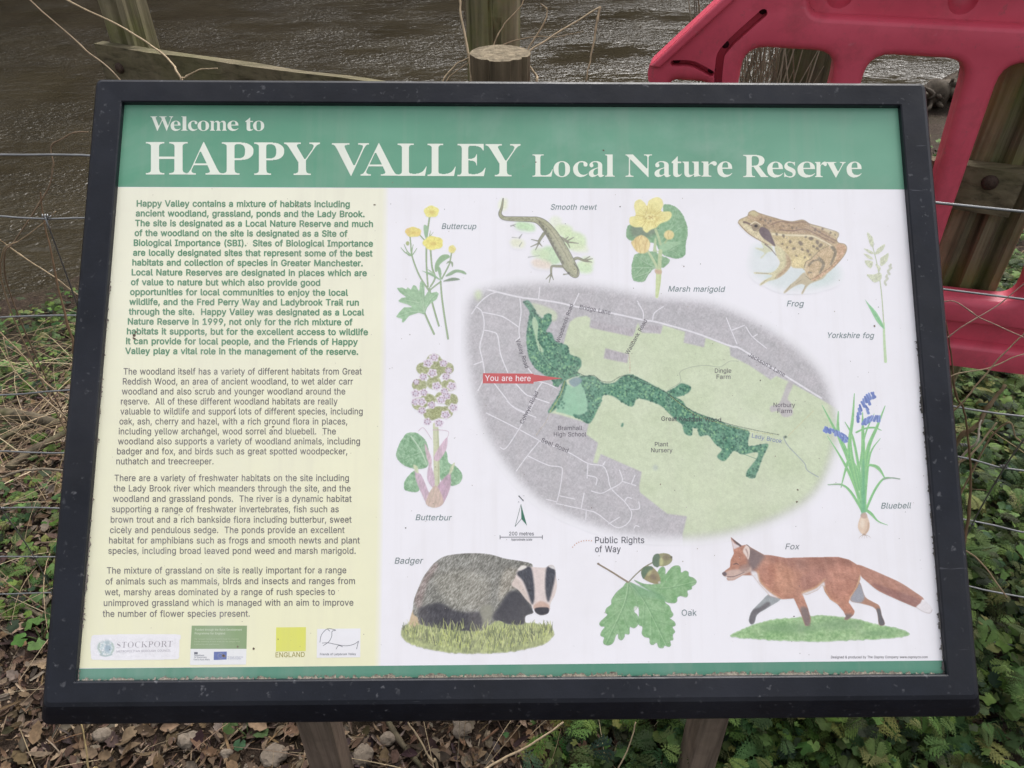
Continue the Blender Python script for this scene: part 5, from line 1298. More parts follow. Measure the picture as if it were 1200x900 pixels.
fr.tex(fb, 30, 1.1, 1.1, .3, 12); fr.tex(fb, 16, 5, 2.5, .35, 17)
fr.stroke([(370, 320), (470, 330), (640, 335), (760, 345), (880, 400), (930, 430)], (234, 222, 184), 20, 12, .85, 1.2, clip=fb)
fr.stroke([(440, 280), (560, 290), (690, 275), (800, 330), (960, 405)], (128, 100, 84), 12, 8, .75, 1, clip=fb)
fr.stroke([(360, 230), (450, 200), (560, 215), (680, 205), (760, 260), (850, 320), (990, 390)], (134, 104, 88), 12, 9, .75, 1, clip=fb)
fr.stroke([(740, 235), (850, 270), (990, 345)], (218, 200, 156), 26, 18, .7, 1.5, clip=fb)
for x, y, r in ((640, 410, 26), (740, 365, 24), (800, 400, 22), (830, 430, 24), (655, 470, 15), (575, 460, 18), (510, 450, 12), (465, 415, 12), (710, 485, 18), (765, 440, 15), (800, 460, 18), (410, 322, 15), (475, 340, 18), (540, 395, 18), (850, 270, 15), (925, 310, 13), (970, 330, 10), (475, 245, 11), (560, 262, 14), (600, 262, 11), (525, 240, 9), (380, 245, 9), (300, 190, 15), (350, 195, 15), (260, 180, 14), (290, 240, 13), (330, 215, 10), (690, 350, 14), (780, 280, 16), (820, 300, 14), (680, 545, 13), (600, 530, 12), (730, 520, 14)):
    fr.ell(x, y, r, r * .7, (116, 100, 84), 1.0, .85, RA.uniform(0, 3), clip=fb, jag=.4)
fr.poly([(240, 292), (268, 252), (332, 282), (366, 350), (398, 432), (378, 430), (330, 395), (272, 352)], (110, 92, 96), 1)
fr.stroke([(98, 208), (130, 215), (175, 240)], (116, 92, 84), 22, 14, .9, 1)
fr.ell(208, 252, 40, 34, (150, 130, 104), .8)
fr.ell(212, 244, 17, 12, (40, 34, 34), .5)
fr.stroke([(160, 230), (205, 205), (255, 230)], (232, 220, 190), 9, 7, .9, .7)
fr.stroke([(185, 285), (230, 292), (262, 262)], (110, 92, 84), 6, 5, .8, .7)
fr.ell(190, 125, 45, 26, (206, 194, 138), 2, .8, .3, clip=fb)
fr.stroke([(44, 215), (85, 262), (150, 322), (250, 384), (330, 425)], (146, 116, 92), 9, 7, .8, .9)
fr.stroke([(42, 212), (60, 182), (130, 150), (145, 115), (190, 97), (236, 120), (330, 150), (470, 190), (560, 202), (660, 187), (730, 225), (830, 252), (985, 300), (1004, 332), (986, 372), (1002, 405), (1062, 420), (1082, 462), (1052, 532), (960, 640)], (142, 116, 88), 7, 6, .7, .8)
for L in ([(545, 808), (500, 870)], [(682, 822), (660, 880)], [(590, 800), (650, 760)], [(310, 762), (262, 806)], [(330, 700), (215, 695)]):
    fr.stroke(L, (150, 128, 104), 6, 4, .7, .8)
FROG = fr.build('frog_picture', A_OFF, .5, 'painting of a brown spotted frog', wash=True)
caption(FROG, 'Frog', 922, 359, 941, 359, 6.6)

# --- newt --------------------------------------------------------------------------------------------------------
nw = Art(580, 230, 700, 334, 2.6, (575, 225), 8.18)
for cx, cy, rx, ry, c, a in ((330, 330, 100, 45, (188, 226, 168), .9), (700, 370, 90, 60, (214, 234, 176), .9), (800, 470, 120, 90, (208, 232, 172), .9), (580, 610, 110, 90, (192, 226, 172), .95), (480, 590, 90, 50, (206, 228, 176), .8), (900, 720, 80, 60, (206, 234, 178), .9), (930, 660, 60, 40, (214, 232, 180), .8), (490, 690, 100, 45, (238, 218, 196), .9), (260, 490, 70, 45, (230, 232, 194), .8), (120, 120, 40, 60, (234, 240, 196), .8), (620, 300, 60, 70, (226, 236, 196), .6), (860, 540, 80, 40, (222, 234, 186), .6)):
    nw.ell(cx, cy, rx, ry, c, 3.0, a, .2, jag=1.6)
nw.tex(nw.a.copy(), 14, 1.5, 1.5, 0, 5)
for L, w in (([(195, 325), (215, 320), (240, 310)], 14), ([(215, 318), (235, 335)], 10), ([(205, 435), (260, 440)], 7), ([(275, 440), (300, 405)], 16), ([(275, 520), (300, 480)], 10), ([(360, 625), (470, 610)], 7), ([(700, 470), (800, 430)], 0)):
    if w: nw.stroke(L, (132, 132, 126), w, w * .4, .7, 1)
LG = (146, 146, 116)
for L, w0, w1 in (([(790, 650), (832, 634), (890, 655), (930, 665)], 26, 16), ([(900, 655), (975, 640)], 10, 4), ([(900, 660), (970, 672)], 10, 4), ([(895, 650), (950, 618)], 9, 4), ([(660, 440), (700, 455), (735, 478)], 30, 22), ([(735, 470), (795, 435)], 11, 4), ([(735, 480), (840, 492)], 11, 4), ([(735, 485), (760, 535)], 11, 4), ([(715, 455), (745, 430)], 9, 4), ([(510, 400), (470, 460), (460, 490)], 26, 18), ([(462, 490), (385, 525)], 9, 4), ([(462, 490), (430, 555)], 9, 4), ([(465, 490), (492, 520)], 9, 4), ([(455, 470), (390, 455)], 7, 3), ([(690, 712), (640, 712), (585, 716), (580, 790)], 22, 16), ([(580, 785), (530, 835)], 9, 4), ([(580, 790), (560, 870)], 9, 4), ([(582, 790), (602, 842)], 9, 4), ([(700, 790), (740, 785)], 8, 3)):
    nw.stroke(L, (112, 112, 98), w0 + 6, w1 + 3, .8, .6)
    nw.stroke(L, LG, w0, w1, 1, .6)
cl = [(120, 65), (106, 150), (90, 200), (100, 232), (135, 252), (230, 258), (380, 262), (450, 272), (510, 310), (570, 380), (625, 465), (680, 560), (725, 640), (755, 700), (795, 760), (812, 790)]
wd = [4, 14, 22, 28, 30, 38, 42, 56, 78, 96, 110, 118, 116, 118, 100, 60]
nw.stroke(cl, (98, 98, 88), [k + 10 for k in wd], None, .9, .7)
nb = nw.stroke(cl, (164, 164, 128), wd, None, 1, .7)
nw.stroke([(c[0] + 14, c[1] - 6) for c in cl[6:]], (184, 180, 142), [k * .4 for k in wd[6:]], None, .8, 2.5, clip=nb)
nw.stroke([(470, 290), (520, 370), (570, 460), (620, 560), (670, 640), (700, 690)], (112, 110, 92), 22, 14, .75, 1.2, clip=nb)
nw.stroke([(440, 262), (540, 325), (620, 430), (690, 550), (750, 660)], (128, 126, 102), 10, 8, .6, 1, clip=nb)
for k in range(16):
    t = k / 15; x, y = 515 + 170 * t, 330 + 340 * t
    nw.ell(x + (7 if k % 2 else -8), y, 8, 11, (100, 98, 84), .8, .8, clip=nb)
for k in range(9):
    nw.ell(180 + k * 32, 258 + (k % 2) * 8, 11, 5, (116, 116, 92), .8, .7, clip=nb)
nw.tex(nb, 22, 1.2, 1.2, 0, 8)
nw.stroke([(690, 720), (740, 770), (790, 800)], (120, 118, 102), 8, 6, .8, .8)
nw.stroke([(800, 690), (835, 740), (828, 800)], (90, 90, 86), 9, 7, .8, .8)
nw.ell(748, 778, 12, 10, (84, 84, 78), .6)
NEWT = nw.build('newt_picture', A_OFF, .5, 'painting of a newt with a curled tail', wash=True)
caption(NEWT, 'Smooth newt', 645, 245.6, 698.7, 245.8, 6.3)

# --- marsh marigold ----------------------------------------------------------------------------------------------
mg = Art(730, 228, 810, 350, 2.8, (725, 225), 7.2)
lf = mg.poly([(380, 108), (450, 110), (520, 160), (568, 250), (583, 350), (565, 450), (562, 530), (500, 562), (430, 552), (380, 532), (340, 490), (310, 440), (250, 425), (160, 425), (100, 410), (66, 380), (70, 300), (110, 270), (300, 250), (370, 180)], (122, 172, 122), .8, jag=.5, jf=2)
lf2 = mg.poly([(150, 522), (300, 500), (342, 530), (432, 570), (390, 632), (330, 642), (292, 652), (250, 700), (212, 757), (122, 742), (108, 640), (120, 570)], (130, 176, 126), .8, jag=.5, jf=2)
for m, c0, c1, sd in ((lf, (128, 178, 126), (96, 146, 104), 3), (lf2, (148, 188, 140), (104, 150, 108), 5)):
    mg.tex(m, 26, 2.2, 2.2, .4, sd, (1, .8, .9))
mg.poly([(110, 280), (250, 290), (330, 330), (250, 380), (120, 380)], (118, 126, 108), 4, .7, clip=lf)
for L in ([(350, 420), (420, 330), (470, 220), (480, 150)], [(380, 430), (480, 330), (560, 280)], [(390, 440), (500, 420), (570, 400)], [(380, 460), (460, 500), (520, 540)], [(430, 320), (500, 250)], [(420, 500), (500, 460)]):
    mg.stroke(L, (168, 206, 158), 5, 3, .7, .8, clip=lf)
for L in ([(320, 640), (230, 600), (150, 540)], [(320, 640), (200, 640), (115, 640)], [(310, 645), (220, 690), (130, 720)], [(250, 610), (220, 545)], [(200, 640), (150, 690)], [(270, 650), (210, 740)]):
    mg.stroke(L, (190, 214, 178), 5, 3, .8, .8, clip=lf2)
    mg.stroke([(x + 6, y + 7) for x, y in L], (92, 136, 96), 4, 3, .5, .8, clip=lf2)
mg.poly([(345, 490), (360, 430), (430, 420), (525, 428), (455, 470), (380, 502)], (152, 196, 146), .8, jag=.4, jf=2)
mg.stroke([(312, 320), (335, 380), (352, 440)], (176, 196, 140), 22, 22, 1, .8)
mg.stroke([(410, 400), (390, 430)], (168, 190, 130), 14, 14, 1, .8)
mg.poly([(290, 490), (305, 395), (318, 400), (320, 490), (350, 500), (300, 505)], (184, 206, 150), .8)
mg.stroke([(352, 500), (346, 580), (345, 660)], (186, 204, 146), 34, 30, 1, .8)
mg.stroke([(248, 500), (290, 570), (325, 640)], (188, 206, 152), 18, 22, 1, .8)
mg.stroke([(338, 670), (334, 760), (322, 884)], (204, 218, 152), [48, 44, 26], None, 1, .9)
mg.stroke([(350, 690), (346, 780), (326, 880)], (180, 198, 126), 8, 5, .7, 1)
mg.poly([(305, 650), (330, 655), (362, 660), (360, 690), (310, 686)], (206, 168, 134), 1.2, .9)
fl = mg.poly([(88, 245), (98, 210), (142, 196), (130, 125), (140, 80), (182, 62), (222, 92), (240, 118), (255, 72), (320, 43), (364, 62), (376, 110), (360, 162), (432, 165), (448, 200), (420, 240), (352, 268), (318, 300), (270, 320), (238, 345), (206, 320), (198, 298), (140, 298), (100, 278)], (240, 228, 140), .9)
mg.tex(fl, 10, 4, 4, 0, 6)
for k in range(46):
    a = k * 2.3999; r0, r1 = 45, RA.uniform(85, 140)
    mg.stroke([(268 + r0 * math.cos(a), 212 + r0 * .8 * math.sin(a)), (268 + r1 * math.cos(a + .05), 212 + r1 * .85 * math.sin(a + .05))], (214, 188, 92), 4, 2, .65, .7, clip=fl)
for L in ([(142, 196), (200, 205)], [(240, 118), (250, 165)], [(360, 162), (325, 185)], [(198, 298), (225, 260)], [(318, 300), (300, 255)]):
    mg.stroke(L, (206, 180, 90), 7, 4, .75, .9, clip=fl)
for k in range(70):
    a, r = RA.uniform(0, 6.28), RA.uniform(0, 75)
    mg.ell(272 + r * math.cos(a), 215 + r * .75 * math.sin(a), 5, 5, [(214, 184, 96), (246, 236, 160), (190, 160, 84)][k % 3], .6, .8)
bu = mg.poly([(103, 425), (125, 405), (150, 380), (195, 364), (245, 394), (266, 440), (246, 500), (200, 520), (150, 502), (120, 460)], (232, 204, 130), .9)
mg.tex(bu, 22, 2, 4, 0, 9, (.7, 1, .8))
for L in ([(195, 366), (170, 430), (185, 515)], [(245, 396), (225, 450), (220, 515)], [(150, 382), (140, 440), (155, 500)]):
    mg.stroke(L, (206, 164, 92), 5, 4, .8, .8, clip=bu)
sb = mg.ell(425, 362, 43, 40, (228, 208, 132), .9)
mg.stroke([(425, 324), (415, 360), (425, 400)], (190, 164, 86), 5, 4, .7, .8, clip=sb)
MARI = mg.build('marigold_picture', A_OFF, .4, 'painting of yellow marsh flowers with round leaves')
caption(MARI, 'Marsh marigold', 783, 341.6, 848.5, 342, 6.4)

# --- buttercup ---------------------------------------------------------------------------------------------------
bc = Art(460, 236, 550, 400, 2.6, (455, 230), 5.294)
SG = (150, 178, 130)
for L, w0, w1 in (([(257, 125), (246, 200), (238, 270), (237, 420), (246, 560)], 9, 9), ([(135, 250), (140, 300), (148, 372), (192, 490), (250, 582)], 6, 9), ([(262, 330), (272, 440), (290, 505), (262, 560)], 9, 9), ([(255, 570), (272, 655), (292, 730), (314, 803)], 9, 10), ([(393, 348), (384, 400), (374, 432), (332, 512)], 7, 8), ([(325, 528), (332, 620), (348, 740), (371, 883)], 9, 11), ([(325, 530), (285, 560), (252, 588)], 8, 8), ([(222, 715), (250, 780), (284, 854)], 9, 11), ([(195, 240), (225, 272)], 6, 6)):
    bc.stroke(L, (122, 152, 104), w0 + 2, w1 + 2, .9, .5); bc.stroke([(x - 1, y) for x, y in L], (172, 196, 146), w0 * .5, w1 * .5, .8, .6)
b1 = bc.poly([(52, 568), (88, 566), (112, 578), (120, 563), (140, 580), (155, 550), (172, 555), (192, 592), (196, 540), (203, 522), (224, 545), (226, 622), (250, 592), (262, 600), (300, 592), (314, 604), (300, 640), (262, 665), (240, 692), (226, 735), (190, 722), (130, 742), (96, 782), (84, 784), (86, 762), (48, 748), (70, 716), (98, 688), (150, 688), (120, 672), (70, 657), (62, 648), (82, 630), (112, 626), (70, 596)], (146, 190, 140), .7, smooth=False)
bc.tex(b1, 26, 2.4, 2.4, .6, 4, (1, .8, .9))
for L in ([(228, 720), (160, 640), (70, 580)], [(225, 715), (195, 620), (160, 560)], [(225, 715), (215, 620), (205, 535)], [(226, 722), (150, 715), (60, 745)], [(228, 700), (260, 640), (305, 602)], [(190, 660), (110, 645)]):
    bc.stroke(L, (196, 218, 184), 4, 2, .75, .6, clip=b1); bc.stroke([(x + 4, y + 5) for x, y in L], (108, 154, 108), 4, 2, .45, .7, clip=b1)
for pl, c in (([(288, 462), (294, 410), (330, 366), (372, 362), (382, 378), (360, 392), (322, 422), (304, 466)], (146, 184, 134)), ([(325, 522), (305, 450), (318, 438), (330, 470)], (142, 180, 132)), ([(330, 524), (270, 495), (196, 456), (225, 466), (275, 480)], (136, 178, 128)), ([(300, 500), (240, 452), (270, 466)], (160, 194, 148)), ([(352, 498), (380, 472), (420, 454), (470, 464), (484, 486), (430, 472), (390, 490)], (140, 174, 130)), ([(338, 528), (400, 504), (448, 516), (400, 525)], (124, 148, 118)), ([(220, 180), (238, 182), (248, 205), (238, 268), (222, 232)], (152, 190, 146)), ([(355, 430), (372, 402), (402, 410), (398, 442), (388, 415), (368, 416)], (140, 160, 122)), ([(228, 640), (240, 600), (256, 590), (246, 640)], (150, 190, 144))):
    bc.poly(pl, c, .6)
for q in ((78, 318), (98, 298), (155, 300), (178, 322), (112, 345)):
    bc.stroke([(146, 368), ((146 + q[0]) / 2 - 4, (368 + q[1]) / 2 + 8), q], (146, 178, 130), 9, 4, 1, .6)
for q in ((262, 212), (280, 222), (256, 232)):
    bc.stroke([(256, 252), q], (160, 184, 140), 7, 3, .9, .6)
bc.ell(120, 292, 12, 14, (172, 186, 120), .7)
for cx, cy, rx, ry, c in ((155, 222, 48, 31, (240, 222, 118)), (268, 95, 46, 36, (242, 232, 124)), (278, 290, 62, 42, (242, 228, 112)), (396, 328, 23, 25, (236, 224, 132))):
    t = np.linspace(0, 2 * np.pi, 40, endpoint=False)
    rr = 1 + .13 * np.abs(np.cos(t * 2.5 + cx)) - .06
    m = bc.poly(np.stack([cx + rx * rr * np.cos(t), cy + ry * rr * np.sin(t)], 1), c, .7)
    bc.tex(m, 16, 2, 2, 0, int(cx), (.6, 1, 1.2))
    for k in range(9):
        a = k * .7
        bc.stroke([(cx + rx * .25 * math.cos(a), cy + ry * .25 * math.sin(a)), (cx + rx * .8 * math.cos(a), cy + ry * .8 * math.sin(a))], (224, 198, 88), 3, 2, .6, .6, clip=m)
    if rx > 40: bc.ell(cx, cy + 4, rx * .3, ry * .28, (222, 190, 90), 1.2, .8, clip=m)
bc.ell(120, 215, 16, 22, (236, 190, 100), 2, .6); bc.ell(185, 232, 22, 14, (236, 200, 100), 2, .6)
BUTT = bc.build('buttercup_picture', A_OFF, .4, 'painting of thin stemmed yellow flowers')
caption(BUTT, 'Buttercup', 517.6, 268.2, 557.6, 268.4, 6.4)

# --- butterbur ---------------------------------------------------------------------------------------------------
bt = Art(462, 412, 546, 598, 2.6, (450, 400), 4.09)
for pl, sd in (([(112, 440), (160, 440), (202, 480), (216, 540), (208, 600), (150, 612), (92, 592), (58, 550), (70, 500), (85, 470)], 3), ([(105, 660), (150, 620), (175, 690), (158, 722), (105, 715), (95, 690)], 4), ([(270, 540), (300, 530), (310, 580), (345, 598), (376, 640), (362, 680), (320, 692), (270, 660)], 5)):
    m = bt.poly(pl, (134, 180, 134), .9, jag=.5, jf=1.4)
    bt.tex(m, 40, 3, 3, .3, sd, (1, .8, .9)); bt.tex(m, 18, 1.2, 1.2, 0, sd + 9)
bt.stroke([(130, 455), (175, 520), (205, 590)], (196, 218, 188), 7, 4, .8, .8); bt.stroke([(180, 530), (100, 560)], (176, 208, 170), 4, 2, .7, .8); bt.stroke([(165, 505), (180, 470)], (176, 208, 170), 4, 2, .7, .8)
st_ = bt.stroke([(247, 400), (250, 520), (252, 680), (248, 770)], (204, 208, 166), 26, 30, 1, .8)
bt.stroke([(258, 420), (262, 540), (262, 680)], (172, 178, 130), 8, 8, .7, 1.4)
for pl, c in (([(148, 600), (158, 626), (180, 642), (214, 720), (236, 770), (212, 790), (182, 735), (152, 660)], (204, 172, 188)), ([(342, 582), (322, 622), (318, 700), (280, 782), (238, 790), (240, 730), (272, 672), (312, 630)], (196, 158, 178)), ([(195, 490), (212, 520), (228, 560), (225, 600), (205, 560)], (214, 178, 190)), ([(302, 460), (298, 520), (262, 572), (238, 560), (262, 510)], (214, 180, 196)), ([(218, 586), (240, 640), (242, 700), (222, 690), (206, 650)], (210, 178, 196)), ([(200, 770), (246, 690), (286, 770), (240, 798)], (206, 178, 158)), ([(140, 592), (160, 600), (165, 630), (150, 625)], (206, 214, 168)), ([(340, 580), (330, 620), (312, 640), (320, 600)], (206, 212, 168))):
    m = bt.poly(pl, c, .9, .95)
    bt.tex(m, 24, 1.2, 5, .2, len(pl), (1, .8, 1))
for L in ([(165, 430), (190, 415), (228, 470)], [(235, 425), (275, 425), (310, 435), (300, 470)]):
    bt.stroke(L, (206, 170, 188), 4, 3, .8, .7)
for cx, cy in ((240, 90), (190, 130), (300, 130), (240, 200), (310, 210), (170, 210), (210, 280), (280, 270), (320, 280), (170, 300), (260, 340), (225, 350), (295, 340), (240, 150), (255, 110)):
    m = bt.ell(cx, cy, 36, 30, (158, 164, 104), 1.2, .95, jag=1.0); bt.tex(m, 50, 1.2, 1.2, 0, cx)
FLO = [(210, 105), (285, 105), (240, 78), (188, 170), (232, 152), (298, 168), (252, 215), (190, 245), (152, 250), (290, 240), (325, 215), (150, 290), (180, 290), (228, 305), (275, 280), (300, 262), (332, 318), (182, 332), (295, 352), (208, 385), (264, 392), (155, 195), (310, 140)]
for i, (cx, cy) in enumerate(FLO):
    R0 = 23 if i < 21 else 16
    t = np.linspace(0, 2 * np.pi, 30, endpoint=False)
    rr = R0 * (1 + .14 * np.cos(t * 5 + i)) * (1, .85)[i % 2]
    bt.poly(np.stack([cx + rr * np.cos(t), cy + rr * .9 * np.sin(t)], 1), (232, 220, 232), .7)
    for k in range(7):
        a = k * .9 + i
        bt.ell(cx + 13 * math.cos(a), cy + 11 * math.sin(a), 3.6, 3.6, (122, 80, 108) if k % 2 else (160, 120, 144), .5, .9)
    bt.ell(cx, cy, 6, 6, (206, 196, 214), .6)
BURR = bt.build('butterbur_picture', A_OFF, .4, 'painting of a pale pink flower spike')
caption(BURR, 'Butterbur', 487, 609.5, 528.5, 609.8, 6.6)

# --- bluebell ----------------------------------------------------------------------------------------------------
bl = Art(960, 455, 1060, 636, 2.6, (940, 440), 4.5)
LV = [([(105, 158), (170, 280), (245, 430), (310, 700)], 12, 16), ([(132, 318), (220, 460), (285, 600), (318, 715)], 10, 18), ([(190, 190), (192, 310), (240, 440), (300, 650)], 16, 16), ([(275, 95), (266, 230), (252, 330), (245, 450)], 12, 20), ([(437, 160), (395, 270), (345, 400), (330, 620)], 12, 22), ([(412, 332), (360, 410), (335, 560), (325, 700)], 8, 22), ([(318, 195), (322, 400), (326, 710)], 14, 28), ([(225, 245), (268, 330), (300, 500), (312, 640)], 10, 16), ([(515, 546), (470, 540), (425, 548), (380, 610), (338, 705)], 7, 13), ([(136, 576), (205, 575), (255, 612), (312, 705)], 7, 14), ([(204, 592), (228, 500), (250, 445), (290, 500), (315, 640)], 12, 14), ([(452, 790), (400, 768), (365, 730), (335, 708)], 6, 16), ([(437, 545), (410, 498), (378, 476), (343, 486), (335, 600)], 15, 12), ([(380, 200), (330, 320), (300, 500)], 6, 10), ([(418, 290), (380, 275), (330, 280), (285, 300)], 8, 10), ([(250, 280), (262, 420), (300, 600)], 10, 18)]
for L, w0, w1 in LV:
    bl.stroke(L, (138, 206, 126), [w0 * .3, w0 * 1.3, w1, w1], None, 1, .6)
    bl.stroke([(x + 2, y) for x, y in L], (108, 184, 118), [w0 * .15, w0 * .4, w1 * .35, w1 * .5], None, .7, 1.0)
bl.stroke([(322, 450), (322, 600), (322, 730)], (96, 176, 128), 12, 26, .7, 3)
bl.stroke([(515, 546), (470, 540), (428, 548)], (142, 158, 142), 7, 8, .8, .7); bl.stroke([(136, 576), (205, 575)], (150, 176, 146), 7, 8, .7, .7)
def bells(L, n, sz, d):
    q = spline(np.array(L, float), 10)
    for k in range(n):
        p = q[int(k / max(1, n - 1) * (len(q) - 1))]
        a = d + RA.uniform(-.4, .4)
        e = p + np.array([math.cos(a), math.sin(a)]) * sz
        c = [(112, 136, 208), (96, 120, 196), (134, 156, 220)][k % 3]
        bl.stroke([p, e], c, 11, 17, 1, .6)
        bl.stroke([e - 3, e + np.array([8, 4])], c, 7, 2, .9, .5)
        bl.stroke([p + 2, e + 2], (82, 104, 178), 3, 4, .7, .6)
bells([(122, 272), (160, 284), (200, 300), (224, 322)], 9, 26, 1.0); bells([(122, 278), (190, 306), (226, 335)], 6, 14, 1.6)
bells([(375, 90), (345, 98), (322, 125), (300, 165), (290, 215)], 11, 28, 1.2); bells([(350, 130), (335, 160), (340, 178)], 3, 22, 1.1)
bells([(330, 232), (365, 215), (408, 214)], 9, 26, 1.7)
bo = bl.poly([(312, 738), (340, 738), (356, 780), (352, 815), (335, 838), (318, 838), (298, 815), (294, 785)], (228, 196, 166), .9)
bl.ell(318, 780, 12, 26, (242, 222, 198), 2, .8, clip=bo); bl.stroke([(350, 780), (345, 815), (330, 836)], (190, 146, 116), 9, 6, .7, 1.5, clip=bo)
bl.poly([(308, 735), (330, 722), (344, 738), (336, 752), (316, 752)], (196, 160, 140), 1, .9)
for x in (308, 318, 328, 338, 352):
    bl.stroke([(325, 836), (x, 848), (x + (x - 328) * .5, 860)], (176, 146, 124), 4, 2, .8, .6)
BLUE = bl.build('bluebell_picture', A_OFF, .45, 'painting of a bluebell plant with its bulb')
caption(BLUE, 'Bluebell', 1032.4, 596, 1067.2, 595.6, 6.8)

# --- oak ---------------------------------------------------------------------------------------------------------
ok = Art(698, 644, 820, 760, 2.6, (660, 610), 5.295)
O3 = [(440, 370), (500, 392), (570, 395), (602, 372), (585, 330), (600, 296), (622, 288), (634, 305), (634, 335), (655, 310), (682, 284), (715, 280), (728, 295), (732, 324), (755, 312), (776, 320), (780, 345), (808, 356), (827, 376), (820, 395), (798, 410), (798, 425), (770, 436), (774, 460), (762, 476), (728, 468), (708, 478), (706, 500), (690, 512), (640, 506), (622, 480), (560, 450)]
O2 = [(408, 385), (470, 412), (540, 440), (600, 462), (632, 478), (632, 508), (660, 532), (670, 560), (683, 582), (672, 600), (660, 606), (690, 628), (696, 650), (678, 662), (694, 690), (680, 708), (682, 740), (664, 746), (668, 772), (656, 784), (630, 776), (618, 792), (592, 786), (580, 758), (556, 772), (538, 762), (534, 730), (505, 722), (488, 700), (492, 660), (465, 640), (470, 560), (450, 480)]
O1 = [(402, 382), (370, 412), (330, 446), (300, 492), (298, 520), (268, 545), (262, 572), (274, 586), (236, 622), (224, 640), (234, 656), (258, 660), (238, 688), (232, 714), (254, 726), (248, 752), (256, 768), (282, 774), (310, 758), (326, 716), (340, 704), (342, 730), (362, 742), (380, 722), (384, 704), (410, 704), (414, 660), (440, 668), (466, 640), (462, 590), (440, 565), (455, 548), (466, 520), (456, 460)]
for pl, mid, veins, sd in ((O3, [(430, 372), (600, 420), (820, 378)], [[(520, 395), (610, 300)], [(600, 420), (700, 290)], [(680, 410), (770, 325)], [(560, 410), (680, 505)], [(660, 415), (760, 465)]], 3), (O1, [(402, 388), (375, 520), (262, 765)], [[(385, 480), (300, 500)], [(370, 540), (240, 640)], [(340, 610), (240, 705)], [(380, 500), (455, 620)], [(360, 570), (405, 690)], [(330, 640), (355, 730)]], 5), (O2, [(408, 390), (500, 500), (640, 780)], [[(480, 470), (630, 500)], [(530, 545), (675, 580)], [(570, 620), (690, 650)], [(600, 690), (685, 710)], [(500, 510), (490, 690)], [(540, 570), (545, 755)], [(590, 660), (600, 780)]], 8)):
    m = ok.poly(pl, (124, 176, 112), .6, smooth=True)
    ok.tex(m, 26, 5, 5, .5, sd, (1, .7, .9)); ok.tex(m, 14, 1.5, 1.5, 0, sd + 3)
    for v in veins:
        ok.stroke(v, (150, 198, 134), 5, 2.5, .6, .9, clip=m); ok.stroke([(x + 8, y + 6) for x, y in v], (92, 142, 88), 6, 3, .4, 1.4, clip=m)
    ok.stroke(mid, (164, 206, 146), 7, 3, .8, .9, clip=m); ok.stroke([(x + 8, y + 3) for x, y in mid], (84, 134, 84), 8, 4, .45, 1.4, clip=m)
    q = spline(np.array(pl, float), 4, True)
    ok.stroke(np.concatenate([q, q[:1]]), (92, 138, 88), 3.5, None, .5, .7, smooth=False)
ok.poly([(420, 380), (540, 420), (640, 490), (560, 480), (470, 470), (440, 430)], (104, 160, 112), 3, .5)
ok.ell(448, 545, 9, 16, (228, 226, 222), 1, .8, .4)
ok.stroke([(215, 268), (300, 318), (360, 356), (402, 382)], (138, 116, 92), 10, 12, 1, .6); ok.ell(218, 268, 8, 6, (120, 100, 80), .5)
ok.stroke([(404, 384), (450, 336), (500, 292), (552, 262)], (132, 128, 96), 8, 8, 1, .6)
a1 = ok.ell(616, 243, 62, 41, (148, 146, 96), .8, 1, -.12); ok.poly([(553, 262), (560, 218), (590, 205), (602, 240), (592, 288), (566, 284)], (84, 112, 84), .9)
ok.ell(640, 228, 26, 18, (124, 110, 80), 2, .8, clip=a1); ok.ell(608, 256, 12, 26, (196, 196, 124), 1.6, .9, clip=a1); ok.ell(672, 228, 6, 8, (90, 84, 68), .6)
a2 = ok.poly([(484, 318), (500, 290), (545, 284), (585, 320), (604, 368), (590, 392), (555, 390), (500, 362)], (150, 136, 90), .8); ok.poly([(484, 318), (500, 290), (545, 283), (556, 300), (520, 330), (500, 362), (488, 345)], (88, 116, 84), .9)
ok.ell(560, 350, 22, 16, (120, 102, 80), 2, .8, .7, clip=a2); ok.ell(535, 325, 10, 22, (186, 182, 116), 1.6, .8, .6, clip=a2); ok.ell(596, 384, 8, 8, (196, 190, 180), .8)
OAK = ok.build('oak_picture', A_OFF, .45, 'painting of three oak leaves with two acorns')
caption(OAK, 'Oak', 798.8, 721.5, 816.4, 721.3, 7.0, (122, 138, 140), 0)

# --- yorkshire fog grass -----------------------------------------------------------------------------------------
yf = Art(1008, 270, 1048, 426, 2.8, (1005, 265), 5.62)
yf.stroke([(95, 120), (130, 260), (156, 430), (172, 640)], (188, 198, 160), 6, 9, .95, .6); yf.stroke([(172, 640), (176, 760), (184, 892)], (184, 216, 156), 14, 20, .9, .8)
lfm = yf.poly([(38, 465), (62, 500), (115, 555), (150, 610), (178, 672), (160, 668), (120, 620), (85, 555)], (142, 208, 146), .7); yf.stroke([(45, 475), (100, 555), (168, 665)], (112, 184, 124), 4, 7, .6, 1, clip=lfm)
for pl in ([(62, 42), (90, 62), (104, 90), (106, 135), (92, 136), (76, 110)], [(112, 185), (135, 145), (180, 118), (172, 150), (145, 178)], [(38, 148), (75, 155), (112, 182), (80, 180)], [(38, 180), (75, 190), (104, 218), (70, 212)], [(46, 228), (80, 226), (102, 240), (88, 278), (62, 262)], [(148, 215), (172, 195), (204, 178), (196, 228), (155, 265)], [(60, 318), (105, 318), (150, 306), (158, 345), (118, 372), (85, 352)], [(118, 250), (150, 270), (142, 300)]):
    m = yf.poly(pl, (208, 212, 178), .8, jag=.4, jf=2); yf.tex(m, 30, 1, 1.6, .7, 6, (1, 1, .8))
